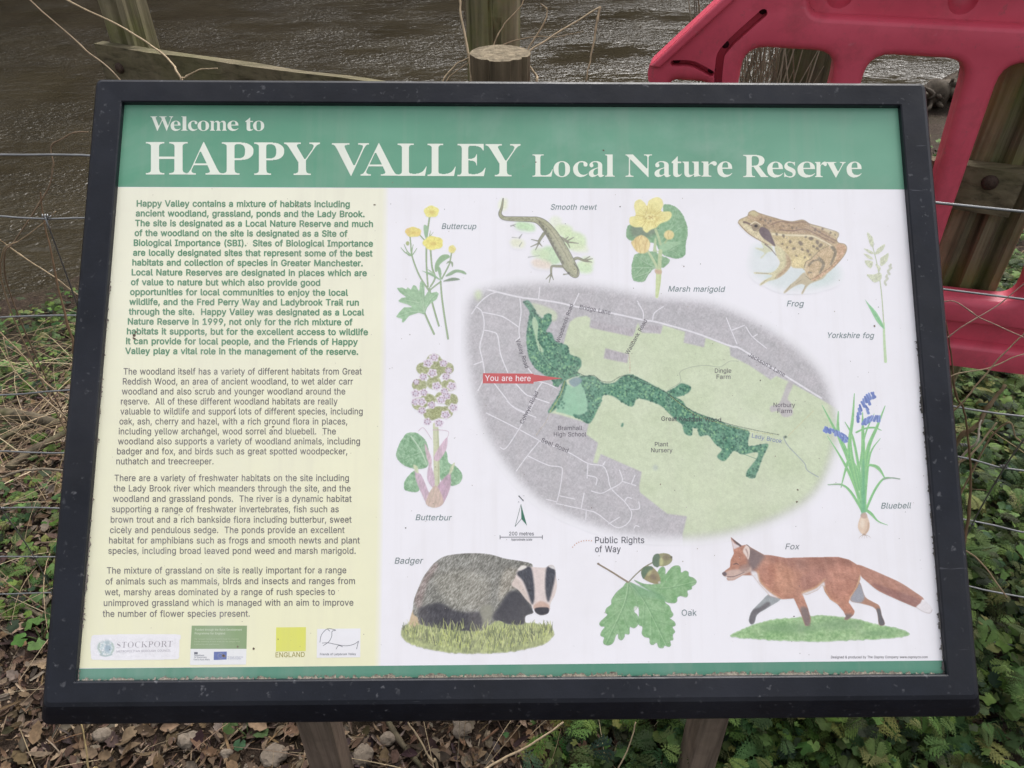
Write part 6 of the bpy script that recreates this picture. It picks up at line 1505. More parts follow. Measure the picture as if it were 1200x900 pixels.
for t in np.linspace(0, 1, 14):
    yf.ell(220 - 40 * t + RA.uniform(-8, 8), 255 + 130 * t, 8, 10, (196, 198, 172), .7, .85)
YF = yf.build('grass_picture', A_OFF, .4, 'painting of a slender meadow grass')
caption(YF, 'Yorkshire fog', 968.6, 396, 1023.4, 396.2, 6.4)

# --- logos at the foot of the text column -----------------------------------------------------------------------
lz = lambda x, y: (90 + x / 3.4286, 725 + y / 3.4286)
LGQ = lambda a, b, c, d: [lz(*a), lz(*b), lz(*c), lz(*d)]
cr = Art(106, 742, 212, 774, 2.6, (90, 725), 3.4286)
cr.poly([(66, 82), (100, 72), (390, 70), (404, 85), (402, 145), (380, 156), (90, 158), (66, 150)], (238, 235, 239), 3)
cm = cr.ell(116, 116, 34, 32, (204, 216, 218), 1.5, jag=.8)
cr.tex(cm, 60, 1.0, 1.0, 0, 4, (1, .8, .7)); cr.tex(cm, 30, 3, 3, 0, 8, (1.2, .5, .4))
cr.ell(124, 120, 13, 15, (132, 164, 182), 1.2, .8); cr.ell(124, 96, 9, 8, (160, 184, 190), 1, .8); cr.stroke([(95, 145), (116, 150), (140, 144)], (150, 176, 172), 6, 6, .8, 1)
cr.stroke([(92, 100), (88, 120), (98, 138)], (168, 190, 176), 7, 6, .8, 1); cr.stroke([(142, 100), (148, 120), (140, 138)], (168, 190, 176), 7, 6, .8, 1)
CR = cr.build('council_logo', A_OFF, .06, 'pale blue crest beside grey capitals')
L_ = Letters()
L_.line('STOCKPORT', 136.8, 759.2, 202, 757.8, 6.8, (150, 142, 150), SERIF, -13, .08)
L_.line('METROPOLITAN BOROUGH COUNCIL', 136.8, 764.6, 200.4, 763.4, 2.4, (176, 170, 180), bold=3)
L_.build('logo_lettering', T_OFF, CR)
fu = sheet('funding_logo', LGQ((462, 28), (684, 28), (682, 121), (457, 121)), A_OFF, (136, 162, 114), 2, 2, None, 'green and white funding notice with a small blue flag')
sheet('logo_base', LGQ((457, 121.3), (682, 121.3), (680, 184), (455, 186)), A_OFF, (236, 236, 236), 2, 2, None, None, fu)
sheet('flag', LGQ((551, 133), (603, 132), (602, 164), (550, 166)), .0001, (74, 98, 168), 2, 2, None, 'small blue flag with a ring of stars', fu)
L_ = Letters()
for t, xa, yb, xb, cap, col in (('Funded through the Rural Development', 476, 48, 664, 8, (206, 218, 186)), ('Programme for England', 474, 63, 596, 8, (206, 218, 186)), ('The European Agricultural Fund for Rural Development', 472, 84, 650, 5, (176, 196, 154)), ('Europe investing in rural areas for the people here', 472, 94, 655, 5, (176, 196, 154)), ('in partnership with local farmers', 472, 105, 572, 5, (176, 196, 154)),
                                 ('Department', 472, 150, 512, 6, (110, 116, 130)), ('for Environment', 472, 158, 522, 6, (110, 116, 130)), ('Food & Rural Affairs', 470, 167, 534, 6, (110, 116, 130)), ('The European Agricultural Fund', 606, 156, 668, 4.5, (150, 156, 180)), ('for Rural Development', 606, 163, 660, 4.5, (150, 156, 180))):
    x0_, y0_ = lz(xa, yb); x1_, y1_ = lz(xb, yb)
    L_.line(t, x0_, y0_, x1_, y1_, cap / 3.4286, col, bold=6)
L_.poly([lz(472, 134), lz(486, 134), lz(486, 143), lz(472, 143)], (96, 100, 112))
for k in range(12):
    a = k * math.pi / 6; x, y = lz(577 + 10 * math.cos(a), 149 + 10 * math.sin(a))
    L_.poly([(x - .35, y), (x, y - .35), (x + .35, y), (x, y + .35)], (214, 202, 120))
L_.build('logo_lettering', T_OFF, fu)
en = sheet('england_logo', LGQ((801, 35), (921, 34), (920, 130), (800, 132)), A_OFF, (224, 224, 110), 2, 2, None, 'plain yellow green square over olive capitals')
L_ = Letters()
L_.line('ENGLAND', *lz(799, 155), *lz(916, 153), 5.6, (160, 148, 62), None, 2)
L_.build('logo_lettering', T_OFF, en)
hb = sheet('bird_logo', LGQ((966, 41), (1140, 39), (1139, 155), (964, 157)), A_OFF, (238, 236, 239), 2, 2, None, 'ink outline of a long bodied animal on white')
L_ = Letters()
for L in ([(977, 95), (980, 75), (985, 62), (1000, 45), (1015, 40), (1040, 46), (1026, 51), (1024, 72), (1012, 93), (990, 108)], [(986, 98), (1010, 97), (1040, 103), (1080, 109), (1112, 103), (1130, 92)], [(1132, 90), (1128, 106), (1124, 122)], [(1042, 122), (1052, 108), (1068, 113)], [(1008, 42), (1016, 50)]):
    L_.stroke(spline(np.array([lz(*p) for p in L]), 5), .55, (78, 80, 92))
L_.line('Friends of Ladybrook Valley', *lz(977, 147), *lz(1122, 146), 2.5, (110, 112, 120), bold=6)
L_.build('logo_lettering', T_OFF, hb)
L_ = Letters()
L_.line('Designed & produced by The Osprey Company www.ospreyco.com', 973.8, 771.4, 1087, 771.2, 2.9, (112, 108, 112), bold=4)
L_.build('credit_line', T_OFF)

# --- dirt, mould and specks that have settled on the print ---------------------------------------------------------
def edge_strip(pa, pb, inward, w, seed, thr, cols, name, label):
    """ragged grime hugging one side of the frame"""
    pa, pb = np.array(pa, float), np.array(pb, float)
    n = int(np.linalg.norm(pb - pa) * 2.2); k = int(w * 2.4)
    d = (pb - pa) / np.linalg.norm(pb - pa); nn = np.array(inward, float)
    s, t = np.meshgrid(np.linspace(0, np.linalg.norm(pb - pa), n), np.linspace(0, w, k))
    X, Y = pa[0] + d[0] * s + nn[0] * t, pa[1] + d[1] * s + nn[1] * t
    lim = w * np.clip(thr + .5 * fbm(s / 26, s * 0 + .3, seed) + .45 * vnoise(s / 3.2, t / 6, seed + 5) + .25 * vnoise(s * .9, t, seed + 6), 0, 1)
    keep = t < lim
    q = keep[:-1, :-1] & keep[1:, :-1] & keep[:-1, 1:] & keep[1:, 1:]
    ix = np.arange(n * k).reshape(k, n)
    f = np.stack([ix[:-1, :-1][q], ix[1:, :-1][q], ix[1:, 1:][q], ix[:-1, 1:][q]], 1)
    used, inv = np.unique(f.ravel(), return_inverse=True)
    c = np.array(cols[0]) + (np.array(cols[1]) - cols[0]) * (.5 + .5 * vnoise(s * .8, t * .8, seed + 9)).ravel()[used][:, None]
    o = mesh_obj(name, P(X.ravel()[used], Y.ravel()[used], .0002 + .0014 * (1 - t.ravel()[used] / w) ** 2), inv.reshape(-1, 4), M_PRINT, BOARD, False, lin(c))
    o['label'] = label
    o['kind'] = 'stuff'


edge_strip((92, 797), (1106, 789), (.005, -1), 5.5, 3, .46, ((66, 60, 52), (150, 141, 124)), 'dirt', 'crumbly dirt along the bottom edge')
edge_strip((left_x(330), 330), (92, 797), (1, .06), 5, 5, .12, ((60, 54, 48), (112, 100, 84)), 'mould', 'dark mould creeping in from the left edge')
edge_strip((right_x(400), 400), (1106, 789), (-1, .06), 6, 8, .10, ((40, 38, 36), (82, 74, 68)), 'mould', 'dark mould creeping in from the right edge')
SP = Letters()
for i in range(260):
    x, y = RA.uniform(120, 1085), RA.uniform(228, 770)
    if x < left_x(y) + 6 or x > right_x(y) - 6: continue
    r = RA.choice([.35, .5, .6, .9], p=[.4, .3, .2, .1])
    c = [(92, 84, 78), (150, 134, 122), (186, 176, 170), (120, 96, 84)][RA.randint(4)]
    t = RA.uniform(0, 6.28)
    SP.poly([(x + r * math.cos(t + k * 1.57) * RA.uniform(.6, 1.3), y + r * math.sin(t + k * 1.57) * RA.uniform(.6, 1.3)) for k in range(4)], c)
for x, y, r in ((158, 393, 2.2), (157.3, 397, 1.7), (159, 389, 1.4), (1024.5, 381.8, 1.4), (262, 768, 2.2), (297, 760, 1.6), (279, 758, 1.2), (239, 503, 1), (347, 241, 1), (439, 240, 1.1), (707, 176, 1.2), (628, 190, .9), (320, 500, 1.2), (935, 574, 1.2), (934, 588, 1.3)):
    for k in range(4):
        a = RA.uniform(0, 6.28); q = r * RA.uniform(0, .7)
        t = RA.uniform(0, 6.28)
        SP.poly([(x + q * math.cos(a) + r * .8 * math.cos(t + j * 1.57) * RA.uniform(.5, 1.2), y + q * math.sin(a) + r * .8 * math.sin(t + j * 1.57)) for j in range(4)], [(112, 92, 78), (132, 112, 96)][k % 2])
o_ = SP.build('specks', .00016, None, 'scattered dirt specks and droppings')
o_['kind'] = 'stuff'

# ------------------------------------------------------------------ legs of the board
def box_post(mb, base, top, w, d, jit=.003, seg=6, seed=0):
    base, top = np.array(base, float), np.array(top, float)
    rr = random.Random(seed)
    V = []
    c = .12
    prof = [(-1 + c, -1), (1 - c, -1), (1, -1 + c), (1, 1 - c), (1 - c, 1), (-1 + c, 1), (-1, 1 - c), (-1, -1 + c)]
    for i in range(seg + 1):
        t = i / seg
        p = base + (top - base) * t
        for k, (a, b) in enumerate(prof):
            V.append(p + np.array([a * w / 2 + rr.uniform(-jit, jit), b * d / 2 + rr.uniform(-jit, jit), 0]))
    f = [(i * 8 + k, i * 8 + (k + 1) % 8, (i + 1) * 8 + (k + 1) % 8, (i + 1) * 8 + k) for i in range(seg) for k in range(8)]
    f += [tuple(range(8))[::-1], tuple(seg * 8 + k for k in range(8))]
    mb.add(V, f)


def board_under(x, y):
    """height of the board's underside above the plan point x, y"""
    o = uv_world(0, 0, -.034); n = NRM
    return o[2] - ((x - o[0]) * n[0] + (y - o[1]) * n[1]) / n[2]


for k, (px, lab) in enumerate(((387, None), (818, None))):
    q = at_fwd(px, 872, .66)
    m = MB()
    gz = float(hgt(q[0], .66)) - .08
    box_post(m, (q[0] - (.012 if k == 0 else -.012), .665, gz), (q[0] - (0 if k == 0 else .012), .66, float(board_under(q[0], .66)) - .03), (.054, .046)[k], .06, .0012, 8, k + 3)
    m.build('post', M_LEG, BOARD)
xa, xb = at_fwd(387, 872, .66)[0], at_fwd(818, 872, .66)[0]
for yy in (.50, .76):
    m = MB()
    za, zb = board_under(0, yy) - .0015, board_under(0, yy) - .0015
    n = NRM
    dy = np.array([0, -n[2], n[1]]) * .03; dn = n * .02
    c = np.array([0, yy, float(za)])
    V = []
    for x in (xa - .06, xb + .06):
        for a, b in ((-1, -1), (1, -1), (1, 0), (-1, 0)):
            V.append(c + np.array([x, 0, 0]) + dy * a + dn * b)
    m.add(V, [(0, 1, 2, 3), (7, 6, 5, 4), (0, 4, 5, 1), (1, 5, 6, 2), (2, 6, 7, 3), (3, 7, 4, 0)])
    m.build('batten', M_LEG, BOARD)


# ------------------------------------------------------------------ timber posts and rail beyond
def round_post(x, y, z0, z1, r, seed, mat, parent, name, square=0.0, crack=None, lean=(0, 0), top_mat=None, tilt=.0, tall=True):
    n, seg = 40, 26
    V = []
    for i in range(seg + 1):
        t = i / seg
        z = z0 + (z1 - z0) * t
        for k in range(n):
            a = 2 * math.pi * k / n
            rr = r
            if square:
                rr = r * (1 - square) + square * r * .95 / max(abs(math.cos(a)), abs(math.sin(a)), .76)
            rr *= 1 + .025 * float(vnoise(a * 2.2, z * 2, seed)) + .018 * float(vnoise(a * 7, z * 3, seed + 3))
            if crack is not None:
                for ca, cw, cd in crack:
                    da = abs((a - ca - .12 * float(vnoise(z * 5, 0, seed + 8)) + math.pi) % (2 * math.pi) - math.pi)
                    if da < cw: rr *= 1 - cd * (1 - da / cw)
            V.append((x + lean[0] * (z - z0) + rr * math.cos(a), y + lean[1] * (z - z0) + rr * math.sin(a), z + (tilt * math.sin(a) * rr if i == seg else 0)))
    f = [(i * n + k, i * n + (k + 1) % n, (i + 1) * n + (k + 1) % n, (i + 1) * n + k) for i in range(seg) for k in range(n)]
    o = mesh_obj(name, V, f + [tuple(seg * n + k for k in range(n))], [mat, top_mat or mat], parent, False, midx=[0] * len(f) + [1])
    return o


FENCE = thing('timber_fence', (0, 1.63, float(hgt(0, 1.63))), 'weathered timber fence of three tall posts and one low rail in front of the brook', 'fence')
RA_, RB_ = np.array([-1.035, 2.02]), np.array([.86, 1.225])
rdir = (RB_ - RA_) / np.linalg.norm(RB_ - RA_)
rn = np.array([-rdir[1], rdir[0]])
if rn[1] > 0: rn = -rn                       # towards the camera
rot = math.atan2(rdir[1], rdir[0])


def sq_post(name, cx, cy, z0, z1, w, d, seed, cracks=()):
    n = MB()
    seg = 30
    prof = []
    for e in range(4):
        for t in np.linspace(-1, 1, 9)[:-1]:
            a = e * math.pi / 2
            px, py = (t, -1) if e == 0 else (1, t) if e == 1 else (-t, 1) if e == 2 else (-1, -t)
            prof.append((px * (1 - .06 * abs(t) ** 8), py * (1 - .06 * abs(t) ** 8)))
    V = []
    cr, sr = math.cos(rot), math.sin(rot)
    for i in range(seg + 1):
        z = z0 + (z1 - z0) * i / seg
        for k, (a, b) in enumerate(prof):
            j = .0035 * float(vnoise(k * .9, z * 3, seed)) + .003 * float(vnoise(k * .3, z * 9, seed + 2))
            u, v = a * (w / 2 + j), b * (d / 2 + j)
            for ck, dep in cracks:
                if k == ck: v += dep * (1 if b < 0 else -1) * (1 if abs(b) > .9 else 0); u += dep * (-1 if a > .9 and abs(b) < .9 else 0)
            V.append((cx + u * cr - v * sr, cy + u * sr + v * cr, z))
    m = len(prof)
    f = [(i * m + k, i * m + (k + 1) % m, (i + 1) * m + (k + 1) % m, (i + 1) * m + k) for i in range(seg) for k in range(m)]
    f.append(tuple(seg * m + k for k in range(m)))
    n.add(V, f)
    return n.build(name, M_POST, FENCE)


def on_rail(x, off):
    t = (x - RA_[0]) / rdir[0]
    return RA_ + rdir * t + rn * off


TH = .026                                    # rail thickness; its near face runs on RA_-RB_
pl_ = on_rail(-.979, -TH - .042); sq_post('post', pl_[0], pl_[1], -.5, 1.95, .082, .08, 4, ((5, .016),))
pm_ = on_rail(-.072, -TH - .060); round_post(pm_[0], pm_[1], -.4, 1.95, .056, 9, M_POST, FENCE, 'post', .35, ((4.80, .06, .5), (4.3, .04, .2), (1.2, .06, .2)))
pr_ = on_rail(.838, -TH - .058); sq_post('post', pr_[0], pr_[1], -.3, 1.95, .125, .11, 7, ((3, .022), (6, .03), (28, .02)))
rm = MB()
RZ0, RZ1 = .905, .99
seg = 40
V = []
for i in range(seg + 1):
    t = i / seg
    p = RA_ + (RB_ - RA_) * t
    for k, (a, b) in enumerate(((0, 0), (0, .5), (0, 1), (1, 1), (1, .5), (1, 0))):
        jz = .0035 * float(vnoise(t * 14, k, 5)); jn = .003 * float(vnoise(t * 18, k * 3.1, 6))
        q = p - rn * (TH * a) + rn * jn
        V.append((q[0], q[1], RZ0 + (RZ1 - RZ0) * b + jz))
f = [(i * 6 + k, i * 6 + (k + 1) % 6, (i + 1) * 6 + (k + 1) % 6, (i + 1) * 6 + k) for i in range(seg) for k in range(6)]
f += [tuple(range(6)), tuple(seg * 6 + k for k in range(6))[::-1]]
rm.add(V, f)
RAIL = rm.build('rail', M_RAIL, FENCE)


def dome(name, c, nrm, r, h, mat, parent):
    m = MB()
    nrm = np.array(nrm, float); nrm /= np.linalg.norm(nrm)
    u = np.cross(nrm, (0, 0, 1)); u /= np.linalg.norm(u); w = np.cross(nrm, u)
    V = []; k = 16
    for j in range(5):
        a = j / 4 * math.pi / 2
        for i in range(k):
            b = 2 * math.pi * i / k
            V.append(np.array(c) + (u * math.cos(b) + w * math.sin(b)) * r * math.cos(a) + nrm * h * math.sin(a))
    f = [(j * k + i, j * k + (i + 1) % k, (j + 1) * k + (i + 1) % k, (j + 1) * k + i) for j in range(4) for i in range(k)]
    m.add(V, f)
    return m.build(name, mat, parent, True)


n3 = (rn[0], rn[1], 0)
for px, py in ((140, 80), (1160, 214)):
    d = ray(px, py)
    k = ((RA_ - EYE[:2]) @ rn) / (d[:2] @ rn)
    dome('bolt', EYE + d * k - np.array(n3) * .001, n3, .0135, .009, M_BOLT, RAIL)

# ------------------------------------------------------------------ wire fence: cut round post at the corner, two runs of stock wire
ST = at_fwd(586, 62, 1.14)
WF = thing('wire_fence', (ST[0], 1.14, float(hgt(ST[0], 1.14))), 'galvanised stock wire fence carried by a short sawn off round post', 'fence')
STUMP = round_post(ST[0], 1.14, -.3, ST[2], .0425, 21, M_STUMP, WF, 'post', 0, ((4.2, .05, .16), (5.1, .05, .2), (4.75, .03, .12), (3.6, .05, .12), (5.6, .05, .15)), (0, 0), M_CUT, .0)
HS = [1.07, .975, .79, .625, .475, .32, .165, .035]
wrng = random.Random(3)
wires = []
for i, h in enumerate(HS):
    m = MB()
    pts = []
    for x in np.linspace(-2.6, ST[0], 60):
        pts.append((x, 1.093, h + .006 * float(vnoise(x * 4, i, 4)) + .004 * float(vnoise(x * 11, i, 7))))
    m.tube(pts, .0016 if i else .0019, 6)
    m.build('wire', M_WIRE, WF, True)
HR = [1.066, .945, .75, .65, .515, .36, .22, .09]
yr = lambda x: 1.093 - .27 * max(0, x - ST[0])
for i, h in enumerate(HR):
    m = MB()
    pts = [(x, yr(x), h + .005 * float(vnoise(x * 5, i, 14)) + .006 * float(vnoise(x * 14, i, 17)) * (i > 1)) for x in np.linspace(ST[0], 2.2, 60)]
    m.tube(pts, .0016 if i else .002, 6)
    m.build('wire', M_WIRE, WF, True)


def knot(p, ax):
    m = MB()
    t = np.linspace(0, 1, 22); a = t * 2 * math.pi * 3
    m.tube(np.stack([p[0] + (t - .5) * .012 * ax[0], p[1] + (t - .5) * .012 * ax[1] + .0022 * np.cos(a), p[2] + .0022 * np.sin(a)], 1), .0012, 5)
    m.build('wire_knot', M_WIRE, WF, True)


def stay(x, y, hs, i0, i1, bend):
    m = MB()
    pts = [(x + bend * math.sin(j * 1.3), y - .003, hs[j]) for j in range(i0, i1 + 1)]
    m.tube(spline(np.array(pts), 6), .0013, 5)
    m.build('stay_wire', M_WIRE, WF, True)
    for j in range(i0, i1 + 1): knot((x + bend * math.sin(j * 1.3), y, hs[j]), (1, 0))


xs1 = at_fwd(88, 367, 1.093)[0]
stay(xs1, 1.093, HS, 1, 7, .018); stay(xs1 - .32, 1.093, HS, 1, 7, .012); stay(xs1 - .65, 1.093, HS, 1, 7, .012)
xs2 = at_fwd(1196, 478, yr(.66))[0]
stay(xs2, yr(xs2), HR, 2, 7, .010); stay(xs2 + .3, yr(xs2 + .3), HR, 2, 7, .01)
knot((at_fwd(1128, 524, yr(.6))[0], yr(.6), HR[3]), (1, 0))

# ------------------------------------------------------------------ red plastic barrier
B0 = np.array([.378, 1.335]); bdir = np.array([.322, -.076]); bdir /= np.linalg.norm(bdir)
bn = np.array([bdir[1], -bdir[0]])           # towards the camera


def bp(px, py):
    d = ray(px, py)
    k = ((B0 - EYE[:2]) @ bn) / (d[:2] @ bn)
    q = EYE + d * k
    return ((q[:2] - B0) @ bdir, q[2])


def b_world(s, h, off):
    q = B0 + bdir * s + bn * off
    return (q[0], q[1], h)


BL = bp(765, 93)[0]
TOPH = 1.305
s_slant0, h_slant0 = bp(760, 75); s_sl1, h_sl1 = bp(840, 0)
kx = (TOPH - h_sl1) / (h_sl1 - h_slant0)
LEN = 1.92
hb0 = bp(1115, 421)[1]
s0 = s_slant0


def rnd(pts, r, k=5):
    """round the corners of a closed outline"""
    p = [np.array(a, float) for a in pts]
    out = []
    for i, c in enumerate(p):
        a, b = p[i - 1], p[(i + 1) % len(p)]
        ri = r[i] if isinstance(r, (list, tuple)) else r
        da, db = (a - c), (b - c)
        la, lb = np.linalg.norm(da), np.linalg.norm(db)
        q = min(ri, la * .45, lb * .45)
        A, B = c + da / la * q, c + db / lb * q
        for t in np.linspace(0, 1, k + 1):
            out.append(A * (1 - t) ** 2 + 2 * c * t * (1 - t) + B * t * t)
    return out


h_lip = bp(765, 92)[1]
hO = bp(1125, 67)[1]                          # top of the openings
hL = bp(1140, 346)[1]                         # bottom of the openings
outline = [(s0 + .004, h_lip), (s0, h_slant0), (s_sl1 + (s_sl1 - s_slant0) * kx, TOPH), (s0 + LEN - .1, TOPH), (s0 + LEN, TOPH - .1), (s0 + LEN, .30), (s0 + LEN - .10, .30), (s0 + LEN - .10, hb0), (s0 + .20, hb0), (s0 + .20, .30), (s0 + .10, .30), (s0 + .10, hb0), (s0 + .03, hb0), (s0 + .03, h_lip)]
outline = rnd(outline, [.004, .012, .05, .05, .05, .02, .02, .03, .03, .02, .02, .03, .03, .004])
holes = []
sa, sb = bp(868, 80)[0], bp(976, 80)[0]
holes.append(rnd([(sa, hL), (sb, hL), (sb, hO), (sa, hO)], .035))
sc_, sd_ = bp(1011, 85)[0], bp(1126, 92)[0]
def edge_at(a, b, h):
    (sa1, ha1), (sb1, hb1) = bp(*a), bp(*b)
    return sa1 + (sb1 - sa1) * (h - ha1) / (hb1 - ha1)


sd0 = edge_at((1127, 85), (1091.6, 216), hL)
holes.append(rnd([(sc_, hL), (sd0, hL), (sd_, hO), (sc_, hO)], .035))
se_ = bp(1166, 90)[0]; se0 = edge_at((1166, 90), (1098, 288), hL)
W3 = (sd_ - sc_)
for k in range(4):
    x = se_ + k * (W3 + .055)
    if x + W3 > s0 + LEN - .14: break
    holes.append(rnd([(x + se0 - se_, hL), (x + W3 + sd0 - sd_, hL), (x + W3, hO), (x, hO)], .035))
s5, s6 = bp(786, 95)[0], bp(822, 95)[0]
holes.append(rnd([(s5 + .012, hb0 + .05), (s6 + .012, hb0 + .05), (s6 + .012, h_lip + .004), (s5, h_lip + .004)], .012))


def plate(outer, hs, o0, o1, bevel):
    bm = bmesh.new()
    def loop(pts):
        vs = [bm.verts.new(b_world(p[0], p[1], o0)) for p in pts]
        return [bm.edges.new((vs[i], vs[(i + 1) % len(vs)])) for i in range(len(vs))]
    E = loop(outer)
    for h in hs: E += loop(h)
    r = bmesh.ops.triangle_fill(bm, use_beauty=True, use_dissolve=False, edges=E)
    faces = [g for g in r['geom'] if isinstance(g, bmesh.types.BMFace)]
    # drop triangles that fell inside a hole
    def inside(p, poly):
        c = False
        for i in range(len(poly)):
            a, b = poly[i - 1], poly[i]
            if (a[1] > p[1]) != (b[1] > p[1]) and p[0] < a[0] + (p[1] - a[1]) / (b[1] - a[1]) * (b[0] - a[0]): c = not c
        return c
    bad = []
    for f_ in bm.faces:
        m_ = f_.calc_center_median()
        s_ = float((np.array(m_[:2]) - B0) @ bdir)
        if any(inside((s_, m_[2]), h) for h in hs) or not inside((s_, m_[2]), outer): bad.append(f_)
    bmesh.ops.delete(bm, geom=bad, context='FACES_ONLY')
    rim = [e for e in bm.edges if len(e.link_faces) == 1]
    ex_ = bmesh.ops.extrude_face_region(bm, geom=list(bm.faces))
    nv = [g for g in ex_['geom'] if isinstance(g, bmesh.types.BMVert)]
    dv = Vector((bn[0] * (o1 - o0), bn[1] * (o1 - o0), 0))
    bmesh.ops.translate(bm, verts=nv, vec=dv)
    bmesh.ops.recalc_face_normals(bm, faces=list(bm.faces))
    if bevel:
        ed = [e for e in bm.edges if len(e.link_faces) == 2 and e.calc_face_angle(0) > .9]
        bmesh.ops.bevel(bm, geom=ed, offset=bevel, segments=3, profile=.5, affect='EDGES', clamp_overlap=True)
    V = [tuple(v.co) for v in bm.verts]
    ix = {v: i for i, v in enumerate(bm.verts)}
    Fc = [[ix[v] for v in f_.verts] for f_ in bm.faces]
    bm.free()
    return V, Fc


def capsule(path, w):
    q = spline(np.array(path, float), 5) if len(path) > 2 else np.array(path, float)
    T = np.gradient(q, axis=0); T /= np.linalg.norm(T, axis=1)[:, None]
    Nn = np.stack([-T[:, 1], T[:, 0]], 1) * w / 2
    a0 = math.atan2(Nn[-1][1], Nn[-1][0]); a1 = math.atan2(-Nn[0][1], -Nn[0][0])
    end = [q[-1] + w / 2 * np.array([math.cos(a0 - t), math.sin(a0 - t)]) for t in np.linspace(.4, math.pi - .4, 5)]
    beg = [q[0] + w / 2 * np.array([math.cos(a1 - t), math.sin(a1 - t)]) for t in np.linspace(.4, math.pi - .4, 5)]
    return list(q + Nn) + end + list((q - Nn)[::-1]) + beg


def widen(pts, e):
    """the same closed outline moved outwards by e"""
    q = np.array(pts, float)
    keep = np.linalg.norm(q - np.roll(q, 1, 0), axis=1) > 1e-5
    q = q[keep]
    t = np.roll(q, -1, 0) - np.roll(q, 1, 0)
    t /= np.linalg.norm(t, axis=1)[:, None]
    area = np.sum(q[:, 0] * np.roll(q[:, 1], -1) - np.roll(q[:, 0], -1) * q[:, 1])
    nn = np.stack([t[:, 1], -t[:, 0]], 1) * (1 if area > 0 else -1)
    return q, q + nn * e


lips = []                                     # rounded lips round the openings and recesses


def lip(pts, e, deep):
    a, b = widen(pts, e)
    lips.append((a, b, deep))
    return [tuple(p_) for p_ in b]


front = [lip(h_, .013, .007) for h_ in holes]
front.append(capsule([bp(894, 12), bp(851, 52), bp(843, 74), bp(840, 130)], .013))
front.append(capsule([bp(790, 70), bp(812, 71), bp(834, 82)], .010))
rt = bp(960, 21)[1]
front.append(lip(rnd([(bp(940, 18)[0] + .008, rt + .008), (s0 + LEN - .2, rt + .008), (s0 + LEN - .2, TOPH - .04), (bp(940, 18)[0], TOPH - .04)], .02), .010, .0))
g0, g1 = bp(1150, 400)[1], bp(1150, 377)[1]
front.append(lip(rnd([(s0 + .25, g0), (s0 + LEN - .15, g0), (s0 + LEN - .15, g1), (s0 + .25, g1)], .008), .009, .0))
BAR = thing('pedestrian_barrier', b_world(s0 + LEN / 2, 0, 0)[:2] + (float(hgt(*b_world(s0 + LEN / 2, 0, 0)[:2])),), 'red plastic pedestrian barrier with rounded openings behind the wire on the right', 'barrier')
v1, f1 = plate(outline, front, .0, .022, .0085)
cups = []
s_, h_ = bp(983, 0); s1_, h1_ = bp(1127, 6)
for k in range(9):
    x = s_ + (s1_ - s_) * k
    if x > s0 + LEN - .25: break
    cups.append((x, (h_ + h1_) / 2 + .008))
circ = [[(cx_ + .021 * math.cos(t_), cz_ + .021 * math.sin(t_)) for t_ in np.linspace(0, 2 * math.pi, 20, endpoint=False)] for cx_, cz_ in cups]
v2, f2 = plate(outline, holes + circ, -.024, -.0005, .005)
V_, F_ = list(v1) + list(v2), f1 + [[i + len(v1) for i in q] for q in f2]
for a, b, deep in lips:
    m_ = len(a); base = len(V_); K_ = 6
    for j in range(K_):
        u_ = j / (K_ - 1) * math.pi / 2
        for k in range(m_):
            p_ = a[k] + (b[k] - a[k]) * (1 - math.sin(u_)) * 1.02
            V_.append(b_world(p_[0], p_[1], deep + (.0221 - deep) * math.cos(u_)))
    for j in range(K_ - 1):
        for k in range(m_):
            F_.append([base + j * m_ + k, base + j * m_ + (k + 1) % m_, base + (j + 1) * m_ + (k + 1) % m_, base + (j + 1) * m_ + k])
    if deep > 0:                              # the wall of the opening behind its lip
        for k in range(m_): V_.append(b_world(a[k][0], a[k][1], -.0005))
        for k in range(m_):
            F_.append([base + (K_ - 1) * m_ + k, base + (K_ - 1) * m_ + (k + 1) % m_, base + K_ * m_ + (k + 1) % m_, base + K_ * m_ + k])
barrier_panel = mesh_obj('panel', V_, F_, M_RED, BAR, True)
barrier_panel.data.set_sharp_from_angle(angle=R(38))
M_HOLE = mat_plain('peg_recess', (.05, .012, .018), .7, .2)
for px, py in ((894, 12), (850, 52), (834, 82), (793, 70)):
    s_, h_ = bp(px, py)
    dome('peg_hole', b_world(s_, h_, .0003), (bn[0], bn[1], 0), .0062, .0012, M_HOLE, BAR)
for cx_, cz_ in cups:
    dome('moulded_cup', b_world(cx_, cz_, -.0008), (-bn[0], -bn[1], 0), .0212, .020, M_RED, BAR)
slant = [np.array([s0 + .004, h_slant0 + .004]), np.array([s_sl1 + (s_sl1 - s_slant0) * kx, TOPH]), np.array([s0 + LEN - .12, TOPH])]
inner = [np.array([s0 + .004, h_slant0 + .004]) + (.0165, -.002), slant[1] + (.006, -.016), slant[2] + (0, -.016)]
rv, rf = plate([tuple(p_) for p_ in (slant[0], slant[1], slant[2], inner[2], inner[1], inner[0])], [], .0225, .031, .004)
mesh_obj('rim', rv, rf, M_RED, BAR)
for x in (s0 + .15, s0 + LEN - .05):
    m = MB()
    c = b_world(x, 0, 0)
    gz = float(hgt(c[0], c[1]))
    V = []
    for hh, wv in ((.298, .02), (.22, .03), (gz - .02, .05)):
        for a, b in ((-1, -1), (1, -1), (1, 1), (-1, 1)):
            V.append(b_world(x + a * .04, hh, b * wv * (3.2 if hh < .2 else 1)))
    m.add(V, [(i * 4 + k, i * 4 + (k + 1) % 4, (i + 1) * 4 + (k + 1) % 4, (i + 1) * 4 + k) for i in range(2) for k in range(4)] + [(3, 2, 1, 0), (8, 9, 10, 11)])
    m.build('foot', M_RED, BAR)

